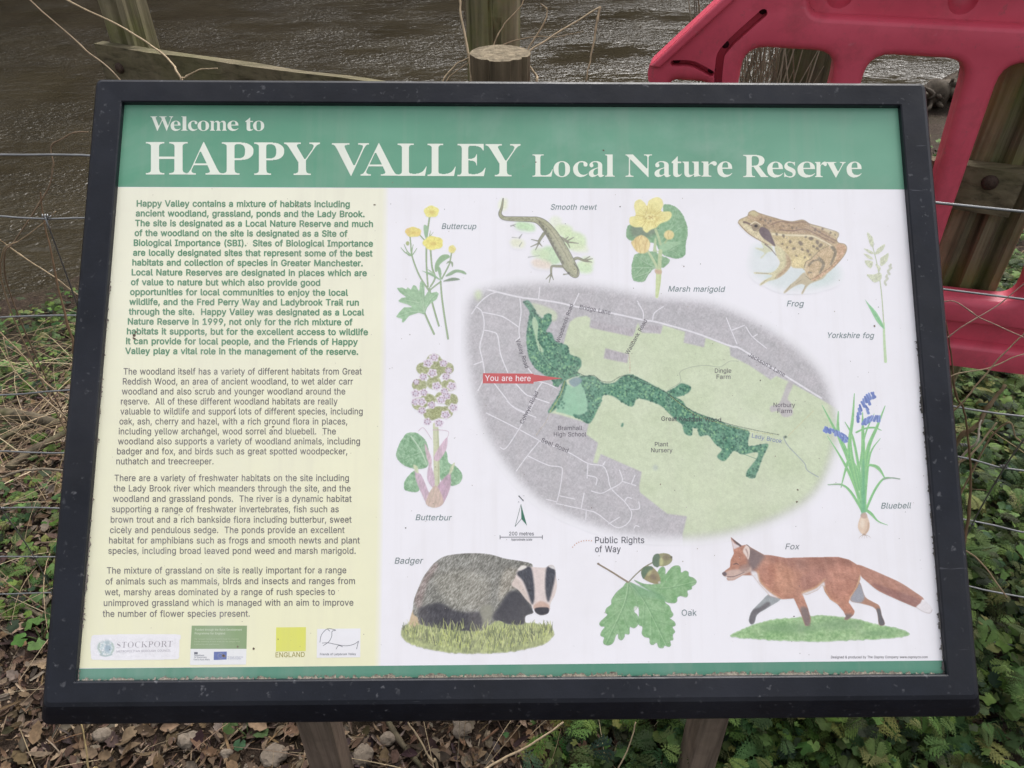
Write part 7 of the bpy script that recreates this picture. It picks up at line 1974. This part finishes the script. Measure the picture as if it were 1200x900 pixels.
# ------------------------------------------------------------------ tree by the water, seen through the barrier
TX, TY = 1.22, 3.3
TREE = thing('tree', (TX, TY, float(hgt(TX, TY))), 'mossy grey brown tree trunk by the brook, seen through the red barrier', 'tree')
n, sg = 48, 40
V = []
tz0 = float(hgt(TX, TY)) - .15
for i in range(sg + 1):
    t = i / sg
    z = tz0 + 4.6 * t
    r = .155 + .16 * math.exp(-t * 14) - .05 * t
    for k in range(n):
        a = 2 * math.pi * k / n
        rr = r * (1 + .10 * float(vnoise(a * 1.6, z * 1.1, 3)) + .06 * float(vnoise(a * 5, z * 1.6, 8)) + .03 * float(vnoise(a * 12, z * 5, 5)) + .22 * math.exp(-t * 12) * math.sin(a * 4))
        V.append((TX + .05 * z + rr * math.cos(a), TY + rr * math.sin(a), z))
mesh_obj('trunk', V, [(i * n + k, i * n + (k + 1) % n, (i + 1) * n + (k + 1) % n, (i + 1) * n + k) for i in range(sg) for k in range(n)] + [tuple(sg * n + k for k in range(n))], M_BARK, TREE, True)
tr = random.Random(5)
for k in range(7):
    m = MB()
    a = k * 2.4; z = 2.6 + k * .32
    p = np.array([TX + .05 * z, TY, z]); d = np.array([math.cos(a), math.sin(a), .55])
    L = tr.uniform(1.2, 2.2)
    m.tube([p, p + d * L * .35, p + d * L * .7 + np.array([0, 0, .1]), p + d * L + np.array([0, 0, .4])], [.055, .04, .025, .008], 8)
    for j in range(6):
        t = tr.uniform(.3, 1); q = p + d * L * t; b = tr.uniform(0, 6.28)
        e = np.array([math.cos(b), math.sin(b), .6]) * tr.uniform(.3, .8)
        m.tube([q, q + e * .5, q + e + np.array([0, 0, .1])], [.014, .009, .003], 5)
    m.build('branch', M_BARK, TREE)


M_DRIFT = mat_wood('wet_wood', (.09, .072, .055), (.02, .016, .012), (.05, .045, .03), .4, (0, 0, 0), (14, 14, 14))

# ------------------------------------------------------------------ stems, twigs, branches: each one its own thing
def stem_at(name, pts3, r, col, label, group=None, mat=None, cat='stem', k=8):
    p = spline(np.array(pts3, float), k)
    m = MB()
    jit = np.stack([vnoise(np.arange(len(p)) * .5, np.arange(len(p)) * 0 + j, int(abs(col[0]) * 9999) + j) for j in range(3)], 1) * r_mean(r) * .35
    rr = np.interp(np.linspace(0, 1, len(p)), np.linspace(0, 1, len(r)), r) if not np.isscalar(r) else r
    t = np.linspace(0, 1, len(p))
    rr = np.asarray(rr) * .78 * (.62 + .5 * t) * (1 + .10 * vnoise(t * 31, t * 0, len(p)))
    sd = int(abs(p[0][0]) * 1000) % 97
    for q in np.random.RandomState(sd).uniform(.08, .95, 3):
        rr = rr * (1 + .45 * np.exp(-((t - q) / .012) ** 2))
    cc = np.asarray(col)
    m.tube(p + jit, rr, 6, col)
    o = m.build(name, mat or M_STRAW, None, True)
    return tag(o, label, cat, group)


def r_mean(r): return float(np.mean(r))


STRAW1, STRAW2, TWIG, DARK = (.38, .29, .185), (.29, .21, .13), (.17, .105, .06), (.07, .045, .03)
G1 = 'loose dry stems caught along the fence'
D1 = lambda L, z: [at_depth(x, y, z if np.isscalar(z) else z[0] + (z[1] - z[0]) * i / (len(L) - 1)) for i, (x, y) in enumerate(L)]
low = lambda p, q: None


def stem(L, z, r, col, label, name='dry_stem', foot=True, group=G1):
    """the seen polyline at its distance, carried on down to the ground from its last point"""
    pts = D1(L, z)
    if foot:
        e = pts[-1]
        g = float(hgt(e[0], e[1])) - .02
        d_ = pts[-1] - pts[-2]; d_ /= np.linalg.norm(d_)
        dz = e[2] - g
        for t_, k_ in ((.10, .05), (.35, .06), (.7, .05), (1, .03)):
            pts.append(np.array([e[0] + d_[0] * k_ * dz, max(e[1] + .012, .2), e[2] - dz * t_]))
    return stem_at(name, pts, r, col, label, group)


stem([(20, -14), (35, 0), (66, 28), (102, 60), (137, 90)], (1.5, 1.36), .0022, (.23, .17, .11), 'thin brown stem slanting from the top left corner to the board frame')
stem([(70, -8), (78, 0), (133, 27), (180, 55), (200, 73), (212, 92)], (1.45, 1.3), .0027, STRAW1, 'pale arched stem crossing in front of the left fence post')
stem([(255, 80), (233, 82), (217, 91), (212, 100)], 1.28, .0022, STRAW1, 'short pale stem curling over the frame beside the long rail')
stem([(103, 155), (90, 155), (77, 160), (60, 172), (62, 192), (58, 217), (43, 243), (17, 283), (5, 300)], (1.25, 1.3), [.0022, .0018, .0018], (.20, .14, .09), 'looping brown bramble stem beside the upper left edge of the frame')
stem([(66, 248), (45, 266), (24, 281), (3, 296)], 1.25, .0017, STRAW2, 'straight thin straw sloping under the second wire on the left')
stem([(47, 225), (50, 250), (60, 297), (72, 353), (85, 400), (88, 420)], (1.2, 1.27), [.0018, .0030, .0030], TWIG, 'upright reddish brown twig beside the left edge of the frame')
stem([(0, 281), (10, 289), (40, 310), (76, 334)], (1.3, 1.35), .0018, STRAW1, 'pale straw lying slantwise over the upper green patch on the left')
stem([(-5, 385), (25, 415), (45, 440), (68, 460)], (1.4, 1.43), .0024, STRAW2, 'brown stem slanting down across the straw on the left')
stem([(4, 395), (14, 430), (40, 457), (77, 488)], (1.42, 1.45), .0018, STRAW1, 'bent pale straw over the leaves beneath the third wire on the left')
stem([(0, 560), (28, 552), (72, 551)], (1.5, 1.5), .0042, (.22, .18, .13), 'grey brown rod lying level near the left edge of the frame', 'dry_stem')
stem([(538, -6), (538.6, 0), (541, 26), (551, 73), (553, 110)], 1.10, [.0024, .0028, .003], STRAW1, 'pale upright stem leaning on the left side of the cut post')
stem([(549, 68), (534, 76), (520, 93), (516, 108), (514, 122)], 1.09, .0019, STRAW1, 'upper of two bowed straws left of the cut post')
stem([(550, 73), (527, 90), (519, 106), (516, 120)], 1.085, .0016, STRAW2, 'lower of two bowed straws left of the cut post')
stem([(615, -3), (609, 9), (592, 27), (580, 49), (574, 75), (570, 100)], 1.17, .0017, STRAW2, 'thin straw rising behind the flat top of the cut post')
stem([(684, 37), (668, 40), (652, 43), (628, 43), (602, 48), (585, 56), (572, 75), (566, 100)], 1.2, [.0008, .0016, .0019], STRAW2, 'nearly level straw reaching right from behind the cut post')
stem([(634, 5), (639, 9), (641, 16), (636, 30), (620, 56), (612, 80), (609, 110)], 1.11, .0018, STRAW2, 'hooked straw curling over beside the cut post')
stem([(686, 96), (693, 64), (699, 30), (703, 8)], (1.12, 1.13), .0021, (.26, .19, .12), 'hanging straw dropping from the folded stem right of the cut post', foot=False)
stem([(703, 8), (648, 42), (621, 60), (610, 78), (604, 110)], (1.13, 1.1), .0024, STRAW1, 'long folded straw rising right from the cut post')
stem([(617, 72), (621, 79), (628, 89), (630, 106)], 1.09, .0030, STRAW1, 'stubby broken stem on the right side of the cut post', foot=True)
stem([(1098, 330), (1103, 352), (1110, 390), (1115, 420), (1120, 463), (1130, 482), (1134, 513), (1137, 560), (1133, 620), (1120, 680)], (1.0, 1.22), [.0018, .0022, .0032, .0032], TWIG, 'long brown bramble cane running down the right edge of the frame')
stem([(1204, 388), (1171, 420), (1143, 453), (1124, 476)], (1.04, 1.08), .0018, STRAW2, 'tan straw rising to the right across the lower barrier beam')
stem([(1206, 327), (1170, 357), (1112, 394)], (1.0, 1.04), .0015, (.34, .22, .17), 'fine straw rising right above the ridge of the lower barrier beam')
stem([(1205, 398), (1150, 373), (1107, 353)], (1.0, 1.03), .0014, (.36, .25, .19), 'fine straw sloping down to the right over the barrier beam')
stem([(1208, 412), (1185, 420), (1157, 432), (1112, 442)], (1.06, 1.08), .0014, STRAW1, 'faint straw lying just under the barrier beam')
stem([(1177, 452), (1160, 476), (1143, 500)], (1.3, 1.33), .0060, (.21, .155, .09), 'thick brown dead stalk leaning among the green leaves on the right')
stem([(1168, 495), (1155, 512), (1136, 535)], (1.28, 1.3), .0030, STRAW1, 'pale cut stalk leaning left under the knotted wire on the right')
stem([(1150, 492), (1147, 505), (1145, 518)], 1.29, .0028, (.48, .42, .34), 'short whitish stalk standing in the leaves on the right')
stem([(1205, 522), (1190, 512), (1183, 495)], 1.33, .0022, STRAW2, 'curved tan stem at the right edge below the knotted wire')
stem([(1180, 700), (1150, 660), (1120, 640)], (1.2, 1.25), .0022, STRAW2, 'bowed straw low on the right between two wires')
stem([(660, 846), (630, 868), (585, 892), (560, 906)], (1.33, 1.27), .0035, STRAW1, 'pale straw slanting across the litter below the middle of the board', group=None)
stem([(745, 846), (738, 872), (722, 905)], 1.33, .0022, STRAW1, 'thin straw beside the right timber leg of the board', group=None)
stem([(478, 846), (492, 868), (506, 892)], 1.34, .0028, STRAW1, 'pale straw right of the left timber leg of the board', group=None)
stem([(95, 848), (100, 870), (104, 902)], 1.3, .0024, (.33, .25, .12), 'yellowish stem below the lower left corner of the board', group=None)


def branch(L, h, r, col, label, bark):
    pts = []
    for x, y in L:
        q = at_h(x, y, 0)
        q = at_h(x, y, float(hgt(q[0], q[1])) + h)
        pts.append(q)
    p = spline(np.array(pts), 8)
    m = MB()
    rr = np.interp(np.linspace(0, 1, len(p)), np.linspace(0, 1, len(r)), r)
    rr = rr * (1 + .14 * vnoise(np.arange(len(p)) * .7, np.arange(len(p)) * 0., len(p)))
    m.tube(p, rr, 10, col)
    return tag(m.build('fallen_branch', bark, None, True), label, 'branch', 'fallen branches in the litter')


branch([(-40, 478), (5, 486), (40, 490), (66, 497)], .02, [.024, .021, .015], None, 'thick lichened branch lying on the left below the third wire', M_BARK)
branch([(10, 548), (35, 530), (62, 515), (85, 502)], .015, [.012, .012, .008], None, 'thinner crooked branch slanting below the lichened branch', M_BARK)
branch([(-10, 520), (20, 505), (40, 498)], .01, [.008, .007, .005], None, 'small dark stick crossing the foot of the lichened branch', M_BARK)
branch([(455, 846), (470, 870), (495, 900)], .012, [.006, .006, .004], None, 'small stick in the litter just right of the left timber leg', M_BARK)
branch([(-10, 700), (30, 712), (66, 735)], .012, [.006, .006, .004], None, 'thin stick on the bare litter at the lower left', M_BARK)
q0, q1, q2 = at_h(1078, 118, -.36), at_h(1108, 112, -.34), at_h(1132, 104, -.36)
m = MB()
p = spline(np.array([q0, q1 + np.array([0, 0, .05]), q2]), 10)
m.tube(p, .075 * (1 + .55 * vnoise(np.arange(len(p)) * .8, np.arange(len(p)) * 0., 4)), 14)
dr = np.random.RandomState(4)
for k in range(16):
    a = np.array(p[dr.randint(len(p))]); b = dr.normal(0, 1, 3) * np.array([.22, .16, .14]) + np.array([0, -.05, .03])
    r_ = dr.uniform(.015, .045)
    q_ = spline(np.array([a, a + b * .35 + dr.normal(0, .03, 3), a + b * .7 + dr.normal(0, .04, 3), a + b]), 4)
    m.tube(q_, np.linspace(r_, r_ * .25, len(q_)) * (1 + .25 * vnoise(np.arange(len(q_)) * .9, np.arange(len(q_)) * 0., k)), 8)
tag(m.build('driftwood', M_DRIFT, None, True), 'knotted dark driftwood at the edge of the water, seen through the barrier', 'driftwood')

# stones on the litter
srng = random.Random(8)
for px, py, r, lab in ((322, 886, .026, 'rounded pale stone left of the left timber leg'), (266, 884, .015, 'small square stone beside the rounded pale stone'), (222, 868, .024, 'tan stone under the bottom frame at the lower left'), (119, 862, .018, 'stone under the lower left corner of the frame'), (425, 884, .022, 'dark pitted stone just right of the left timber leg'), (541, 852, .020, 'grey stone half hidden under the middle of the bottom frame'), (92, 893, .006, 'tiny white pebble at the lower left'), (455, 866, .017, 'brown stone between the timber leg and the straw')):
    q = at_h(px, py, 0); q = at_h(px, py, float(hgt(q[0], q[1])) + r * .5)
    bm = bmesh.new()
    bmesh.ops.create_icosphere(bm, subdivisions=3, radius=1)
    sd_ = srng.randint(0, 999); sx, sy, sz = srng.uniform(.8, 1.2), srng.uniform(.7, 1.1), srng.uniform(.5, .75)
    V = [np.array(q) + np.array([v.co.x * sx, v.co.y * sy, v.co.z * sz]) * r * (1 + .22 * float(vnoise(v.co.x * 1.6 + v.co.z, v.co.y * 1.6, sd_)) + .08 * float(vnoise(v.co.x * 5, v.co.y * 5 + v.co.z * 3, sd_))) for v in bm.verts]
    Fc = [[v.index for v in f_.verts] for f_ in bm.faces]
    bm.free()
    tag(mesh_obj('stone', V, Fc, M_STONE, None, False), lab, 'stone', 'stones in the litter')

# ------------------------------------------------------------------ ground cover: litter, straw, small plants
RG = np.random.RandomState(77)


def scatter(n, x0, x1, y0, y1, dens):
    x, y = RG.uniform(x0, x1, n), RG.uniform(y0, y1, n)
    k = (RG.rand(n) < dens(x, y)) & (bank_d(x, y) > .12)
    return x[k], y[k]


def inst(tmpl_v, tmpl_f, pos, yaw, pitch, roll, scale, col, tcol=None):
    """many copies of one small shape gathered into arrays"""
    n, m = len(pos), len(tmpl_v)
    cy, sy, cp, sp, cr, sr = np.cos(yaw), np.sin(yaw), np.cos(pitch), np.sin(pitch), np.cos(roll), np.sin(roll)
    Rm = np.empty((n, 3, 3))
    Rm[:, 0] = np.stack([cy * cp, cy * sp * sr - sy * cr, cy * sp * cr + sy * sr], 1)
    Rm[:, 1] = np.stack([sy * cp, sy * sp * sr + cy * cr, sy * sp * cr - cy * sr], 1)
    Rm[:, 2] = np.stack([-sp, cp * sr, cp * cr], 1)
    V = np.einsum('nij,mj->nmi', Rm, tmpl_v) * scale[:, None, None] + pos[:, None, :]
    Fc = tmpl_f[None] + (np.arange(n) * m)[:, None, None]
    C = np.repeat(col[:, None, :], m, 1)
    if tcol is not None: C = C * tcol[None, :, None]
    return V.reshape(-1, 3), Fc.reshape(-1, tmpl_f.shape[1]), C.reshape(-1, 3)


class Mass:
    def __init__(s): s.v, s.f, s.c, s.n = [], [], [], 0
    def add(s, V, Fc, C):
        s.v.append(V); s.f.append(Fc + s.n); s.c.append(C); s.n += len(V)
    def build(s, name, mat, label):
        o = mesh_obj(name, np.concatenate(s.v), np.concatenate(s.f), mat, None, False, np.concatenate(s.c))
        return tag(o, label, None, None, 'stuff')


def grid_leaf(outline_half, curl, fold):
    """leaf blade along +x, quads; outline_half = half widths along the length"""
    k = len(outline_half)
    V, Fc = [], []
    for i, w in enumerate(outline_half):
        x = i / (k - 1)
        z = curl * (x - .3) ** 2
        for t in (-1, -.5, 0, .5, 1):
            V.append((x, t * w, z + fold * abs(t) * w + .06 * math.sin(x * 9 + t * 3) * w))
    for i in range(k - 1):
        for j in range(4):
            a = i * 5 + j
            Fc.append((a, a + 5, a + 6, a + 1))
    return np.array(V), np.array(Fc)


def palette(n, base, var):
    b = np.array(base)[RG.randint(len(base), size=n)]
    return np.clip(b * (1 + RG.uniform(-var, var, (n, 1))) + RG.uniform(-.008, .008, (n, 3)), .004, 1)


lit = Mass()
BR = [(.12, .075, .045), (.19, .13, .085), (.085, .055, .038), (.24, .175, .12), (.15, .095, .055), (.06, .042, .032), (.17, .135, .105)]
for hw, cu, fo in (([.02, .16, .27, .22, .30, .2, .24, .12, .01], .35, .3), ([.02, .14, .22, .26, .24, .17, .08, .01], -.4, .5), ([.02, .1, .12, .14, .11, .06, .01], .6, .2)):
    tv, tf = grid_leaf(hw, cu, fo)
    n = 15000
    den = lambda x, y: np.where((x < -.2) & (y > 1.0), .55 + .35 * fbm(x * 3, y * 3, 4), .85)
    x, y = scatter(n, -1.9, 1.2, .5, 2.4, den)
    k = (np.abs(x) < .58 + .68 * y) & ((x < .15) | (y < .75))
    x, y = x[k], y[k]
    n = len(x)
    pos = np.stack([x, y, hgt(x, y) + RG.uniform(.001, .016, n)], 1)
    lit.add(*inst(tv, tf, pos, RG.uniform(0, 6.28, n), RG.normal(0, .26, n), RG.normal(0, .35, n), .008 + .036 * RG.rand(n) ** 2.0, palette(n, BR, .5) * .78))
# bits of bark and twig
tv, tf = grid_leaf([.05, .05, .05, .04], .15, .6)
x, y = scatter(13000, -1.8, .25, .5, 2.2, lambda x, y: np.full(x.shape, .8))
n = len(x); pos = np.stack([x, y, hgt(x, y) + RG.uniform(0, .014, n)], 1)
lit.add(*inst(tv, tf, pos, RG.uniform(0, 6.28, n), RG.normal(0, .2, n), RG.uniform(0, 6.28, n), .012 + .055 * RG.rand(n) ** 2.5, palette(n, BR, .35)))
lit.build('leaf_litter', M_DEAD, 'brown dead leaves and bark bits on the soil')

# dry grass, thrown down in tangles
sv, sf = [], []
for i in range(7):
    x = i / 6
    for t in (-1, 0, 1):
        sv.append((x, t * .0042 * (1 - .6 * x), .10 * math.sin(x * 3.0) + (.003 if t == 0 else 0)))
for i in range(6):
    for j in range(2):
        a = i * 3 + j; sf.append((a, a + 3, a + 4, a + 1))
sv, sf = np.array(sv), np.array(sf)
dg = Mass()
ST_C = [(.34, .26, .16), (.24, .175, .105), (.42, .34, .22), (.17, .12, .075), (.13, .09, .055)]
def straw_den(x, y):
    l = (x < -.25) * (sst((y - 1.5) / .2) * sst((3.0 - y) / .4) * (.5 + .6 * fbm(x * 2.5, y * 2.5, 31)) + .12 * (y > .95) * (y < 1.5))
    r_ = (x > .35) * (y > .9) * (.02 + .10 * np.clip(fbm(x * 3, y * 3, 33), 0, 1))
    return np.clip(l + r_, 0, 1)
x, y = scatter(12500, -2.4, 2.2, .7, 3.6, straw_den)
n = len(x); pos = np.stack([x, y, hgt(x, y) + RG.uniform(.0, .05, n)], 1)
dg.add(*inst(sv, sf, pos, RG.normal(.1, .75, n) + np.pi * RG.randint(0, 2, n), RG.normal(-.10, .22, n), RG.normal(0, .3, n), RG.uniform(.12, .42, n), palette(n, ST_C, .25)))
x, y = scatter(500, -1.3, .45, .5, 1.6, lambda x, y: np.full(x.shape, .6))
n = len(x); pos = np.stack([x, y, hgt(x, y) + RG.uniform(.003, .02, n)], 1)
dg.add(*inst(sv, sf, pos, RG.uniform(0, 6.28, n), RG.normal(-.05, .12, n), RG.normal(0, .3, n), RG.uniform(.06, .26, n), palette(n, ST_C, .25)))
dg.build('dry_grass', M_STRAW, 'tangled dead grass and straw on the bank')

# feathery leaves of the hedge herbs: a leaf = stalk + pairs of side leaflets that are cut again
def fern(npair, cut):
    V, Fc = [], []
    def blade(o, d, L, w):
        d = np.array(d) / np.linalg.norm(d); nn = np.array([-d[1], d[0], 0])
        b = len(V)
        for t, ww, zz in ((0, .25, 0), (.35, 1, .02), (.7, .7, .0), (1, .05, -.05)):
            for sgn in (-1, 1):
                V.append(np.array(o) + d * L * t + nn * w * ww * sgn + np.array([0, 0, zz * L * 2]))
        for i in range(3):
            a = b + i * 2
            Fc.append((a, a + 2, a + 3, a + 1))
    blade((0, 0, 0), (1, 0, 0), .5, .006)
    for i in range(npair):
        t = .32 + .68 * i / npair
        L = .42 * (1 - ((t - .32) / .75)) + .06
        for sgn in (-1, 1):
            d = np.array([.62, sgn * .78, -.12])
            o = np.array([t, 0, .10 * math.sin(t * 2.6)])
            blade(o, d, L, .016)
            for j in range(cut):
                u = .22 + .72 * j / cut
                q = o + d / np.linalg.norm(d) * L * u
                l2 = L * .42 * (1 - u * .75)
                for s2 in (-1, 1):
                    ang = math.atan2(d[1], d[0]) + s2 * .95
                    blade(q, (math.cos(ang), math.sin(ang), -.1), l2, l2 * .24)
    blade((.95, 0, .06), (1, 0, -.1), .12, .02)
    return np.array(V, float), np.array(Fc)


def round_leaf(lobes, amp):
    """broad scalloped leaf on a short stalk"""
    V, Fc = [(0, 0, 0)], []
    k = 20
    for i in range(k + 1):
        a = -2.75 + 5.5 * i / k
        r = .5 * (1 - .22 * abs(a) / 2.75) * (1 + amp * math.sin(a * lobes))
        V.append((.42 + r * math.cos(a), r * math.sin(a), .05 * math.sin(a * 3) - .12 * r * r))
    V.append((.42, 0, .05))
    c = len(V) - 1
    for i in range(1, k, 2):
        Fc.append((c, i, i + 1, i + 2))
    return np.array(V, float), np.array(Fc)


gc = Mass()
GREEN = [(.034, .066, .016), (.052, .096, .022), (.070, .122, .028), (.024, .046, .016), (.090, .142, .034), (.062, .088, .028), (.105, .115, .035), (.018, .034, .012)]
f1v, f1f = fern(7, 4); f2v, f2f = fern(5, 3)
r1v, r1f = round_leaf(9, .07); r2v, r2f = round_leaf(5, .16)
f1v[:, 2] -= .16 * f1v[:, 0] ** 2; f2v[:, 2] -= .22 * f2v[:, 0] ** 2


def green_den(x, y):
    n1 = fbm(x * 2.6, y * 2.6, 41)
    right = sst((x - .18) / .22) * (.75 + .5 * n1)
    low = sst((x - .02) / .2) * sst((1.0 - y) / .3) * .5
    far_l = (x < -.3) * sst((y - 2.15) / .25) * (.85 + .5 * n1)
    mid_l = (x < -.2) * sst((y - 1.72) / .12) * sst((2.1 - y) / .2) * .22
    near_l = (x < -.1) * sst((y - 1.02) / .10) * sst((1.62 - y) / .15) * (.85 + .6 * n1)
    base = .05 + .12 * np.clip(n1, 0, 1) + .5 * (x > .08) * sst((1.0 - y) / .2)
    return np.clip(right + far_l + mid_l + near_l + base + low * .4, 0, 1)


REG = {'right': (.30, 1.75, .50, 2.3), 'beyond': (.55, 3.2, 2.1, 4.2), 'low': (-.05, .6, .58, 1.05), 'near_left': (-1.7, -.45, .95, 1.75), 'far_left': (-2.5, -.5, 1.75, 3.7)}
for reg, kinds in (('right', ((f1v, f1f, 2000, .03, .085, .14), (f2v, f2f, 7500, .018, .06, .12), (r1v, r1f, 6000, .010, .032, .09), (r2v, r2f, 9000, .010, .034, .11))),
                   ('beyond', ((f2v, f2f, 900, .05, .11, .10), (r1v, r1f, 2500, .02, .05, .08), (r2v, r2f, 2500, .02, .05, .08))),
                   ('low', ((f2v, f2f, 900, .03, .075, .06), (r1v, r1f, 700, .012, .030, .04), (r2v, r2f, 1100, .012, .034, .05))),
                   ('near_left', ((f2v, f2f, 900, .02, .06, .05), (r1v, r1f, 1300, .008, .034, .05), (r2v, r2f, 1700, .008, .036, .05))),
                   ('far_left', ((f2v, f2f, 1400, .03, .08, .08), (r1v, r1f, 2100, .014, .040, .07), (r2v, r2f, 2600, .014, .042, .08)))):
    for tv, tf, cnt, a_, b_, hh in kinds:
        fern_ = len(tv) > 100
        x, y = scatter(cnt, *REG[reg], green_den)
        k = np.abs(x) < .45 + .68 * y
        x, y = x[k], y[k]
        n = len(x)
        lift = RG.uniform(.01, 1, n) ** 1.2 * hh
        pos = np.stack([x, y, hgt(x, y) + lift], 1)
        gc.add(*inst(tv, tf, pos, RG.uniform(0, 6.28, n), RG.normal(-.18 if fern_ else 0, .25, n), RG.normal(0, .3, n), RG.uniform(a_, b_, n), palette(n, GREEN, .35)))
gc.build('ground_cover', M_LEAF, 'low green herbs covering the bank')

# single herbs that stand out
def herb(name, x, y, n, s, h, label, tv, tf, col, cat='plant', group=None):
    t = thing(name, (x, y, float(hgt(x, y))), label, cat, group)
    lv, st = Mass(), MB()
    for i in range(n):
        a = 6.283 * i / n + RG.uniform(-.3, .3)
        L = h * RG.uniform(.6, 1.1)
        b = np.array([x, y, float(hgt(x, y))])
        e = b + np.array([math.cos(a) * L * .55, math.sin(a) * L * .55, L])
        st.tube([b, (b + e) / 2 + np.array([0, 0, L * .1]), e], [.0018, .0014, .001], 5, (.07, .10, .035))
        ll = inst(tv, tf, e[None], np.array([a]), np.array([RG.uniform(-.1, .4)]), np.array([RG.uniform(-.3, .3)]), np.array([s * RG.uniform(.75, 1.15)]), palette(1, col, .15))
        o = mesh_obj('leaf', *ll[:2], M_LEAF, t, False, ll[2])
    st.build('stalks', M_STRAW, t)
    return t


q = at_h(782, 884, .06); herb('nettle', q[0], q[1], 5, .05, .05, 'dark toothed leaf plant left of the right timber leg of the board', r2v, r2f, [(.03, .066, .022)])
q = at_h(1185, 762, .2); herb('feathery_herb', q[0], q[1], 6, .13, .09, 'bright feathery herb right of the lower right corner of the frame', f1v, f1f, [(.075, .14, .035)])
q = at_h(1180, 862, .16); herb('feathery_herb', q[0], q[1], 6, .13, .08, 'broad feathery herb at the bottom right corner of the picture', f1v, f1f, [(.06, .12, .035)])
q = at_h(1065, 880, .15); herb('feathery_herb', q[0], q[1], 6, .11, .07, 'feathery herb under the bottom frame near its right end', f1v, f1f, [(.045, .095, .028)])
q = at_h(925, 880, .12); herb('feathery_herb', q[0], q[1], 5, .10, .06, 'feathery herb beside the right timber leg of the board', f1v, f1f, [(.05, .10, .03)])
q = at_h(45, 745, 0); herb('round_leaved_herb', q[0], q[1], 5, .045, .05, 'lone bright herb on the litter at the lower left edge of the frame', r2v, r2f, [(.06, .12, .032)])
q = at_h(290, 862, 0); herb('round_leaved_herb', q[0], q[1], 4, .035, .03, 'small green herb among the stones under the bottom frame', r1v, r1f, [(.04, .08, .025)])

# dry upright stalks beside the tree, seen through the first opening of the barrier
us = MB()
ur = random.Random(9)
for i in range(120):
    x = TX - .30 + ur.uniform(-.16, .2); y = TY - .12 + ur.uniform(-.25, .2)
    z = float(hgt(x, y)); L = ur.uniform(.6, 1.3)
    us.tube([(x, y, z), (x + ur.uniform(-.05, .05), y, z + L * .5), (x + ur.uniform(-.16, .16), y + ur.uniform(-.1, .1), z + L)], [.0045, .0035, .0015], 4, random.Random(i).choice([(.30, .25, .19), (.22, .17, .12), (.14, .11, .08)]))
tag(us.build('dry_undergrowth', M_STRAW), 'grey dry stalks standing against the tree by the brook', kind='stuff')
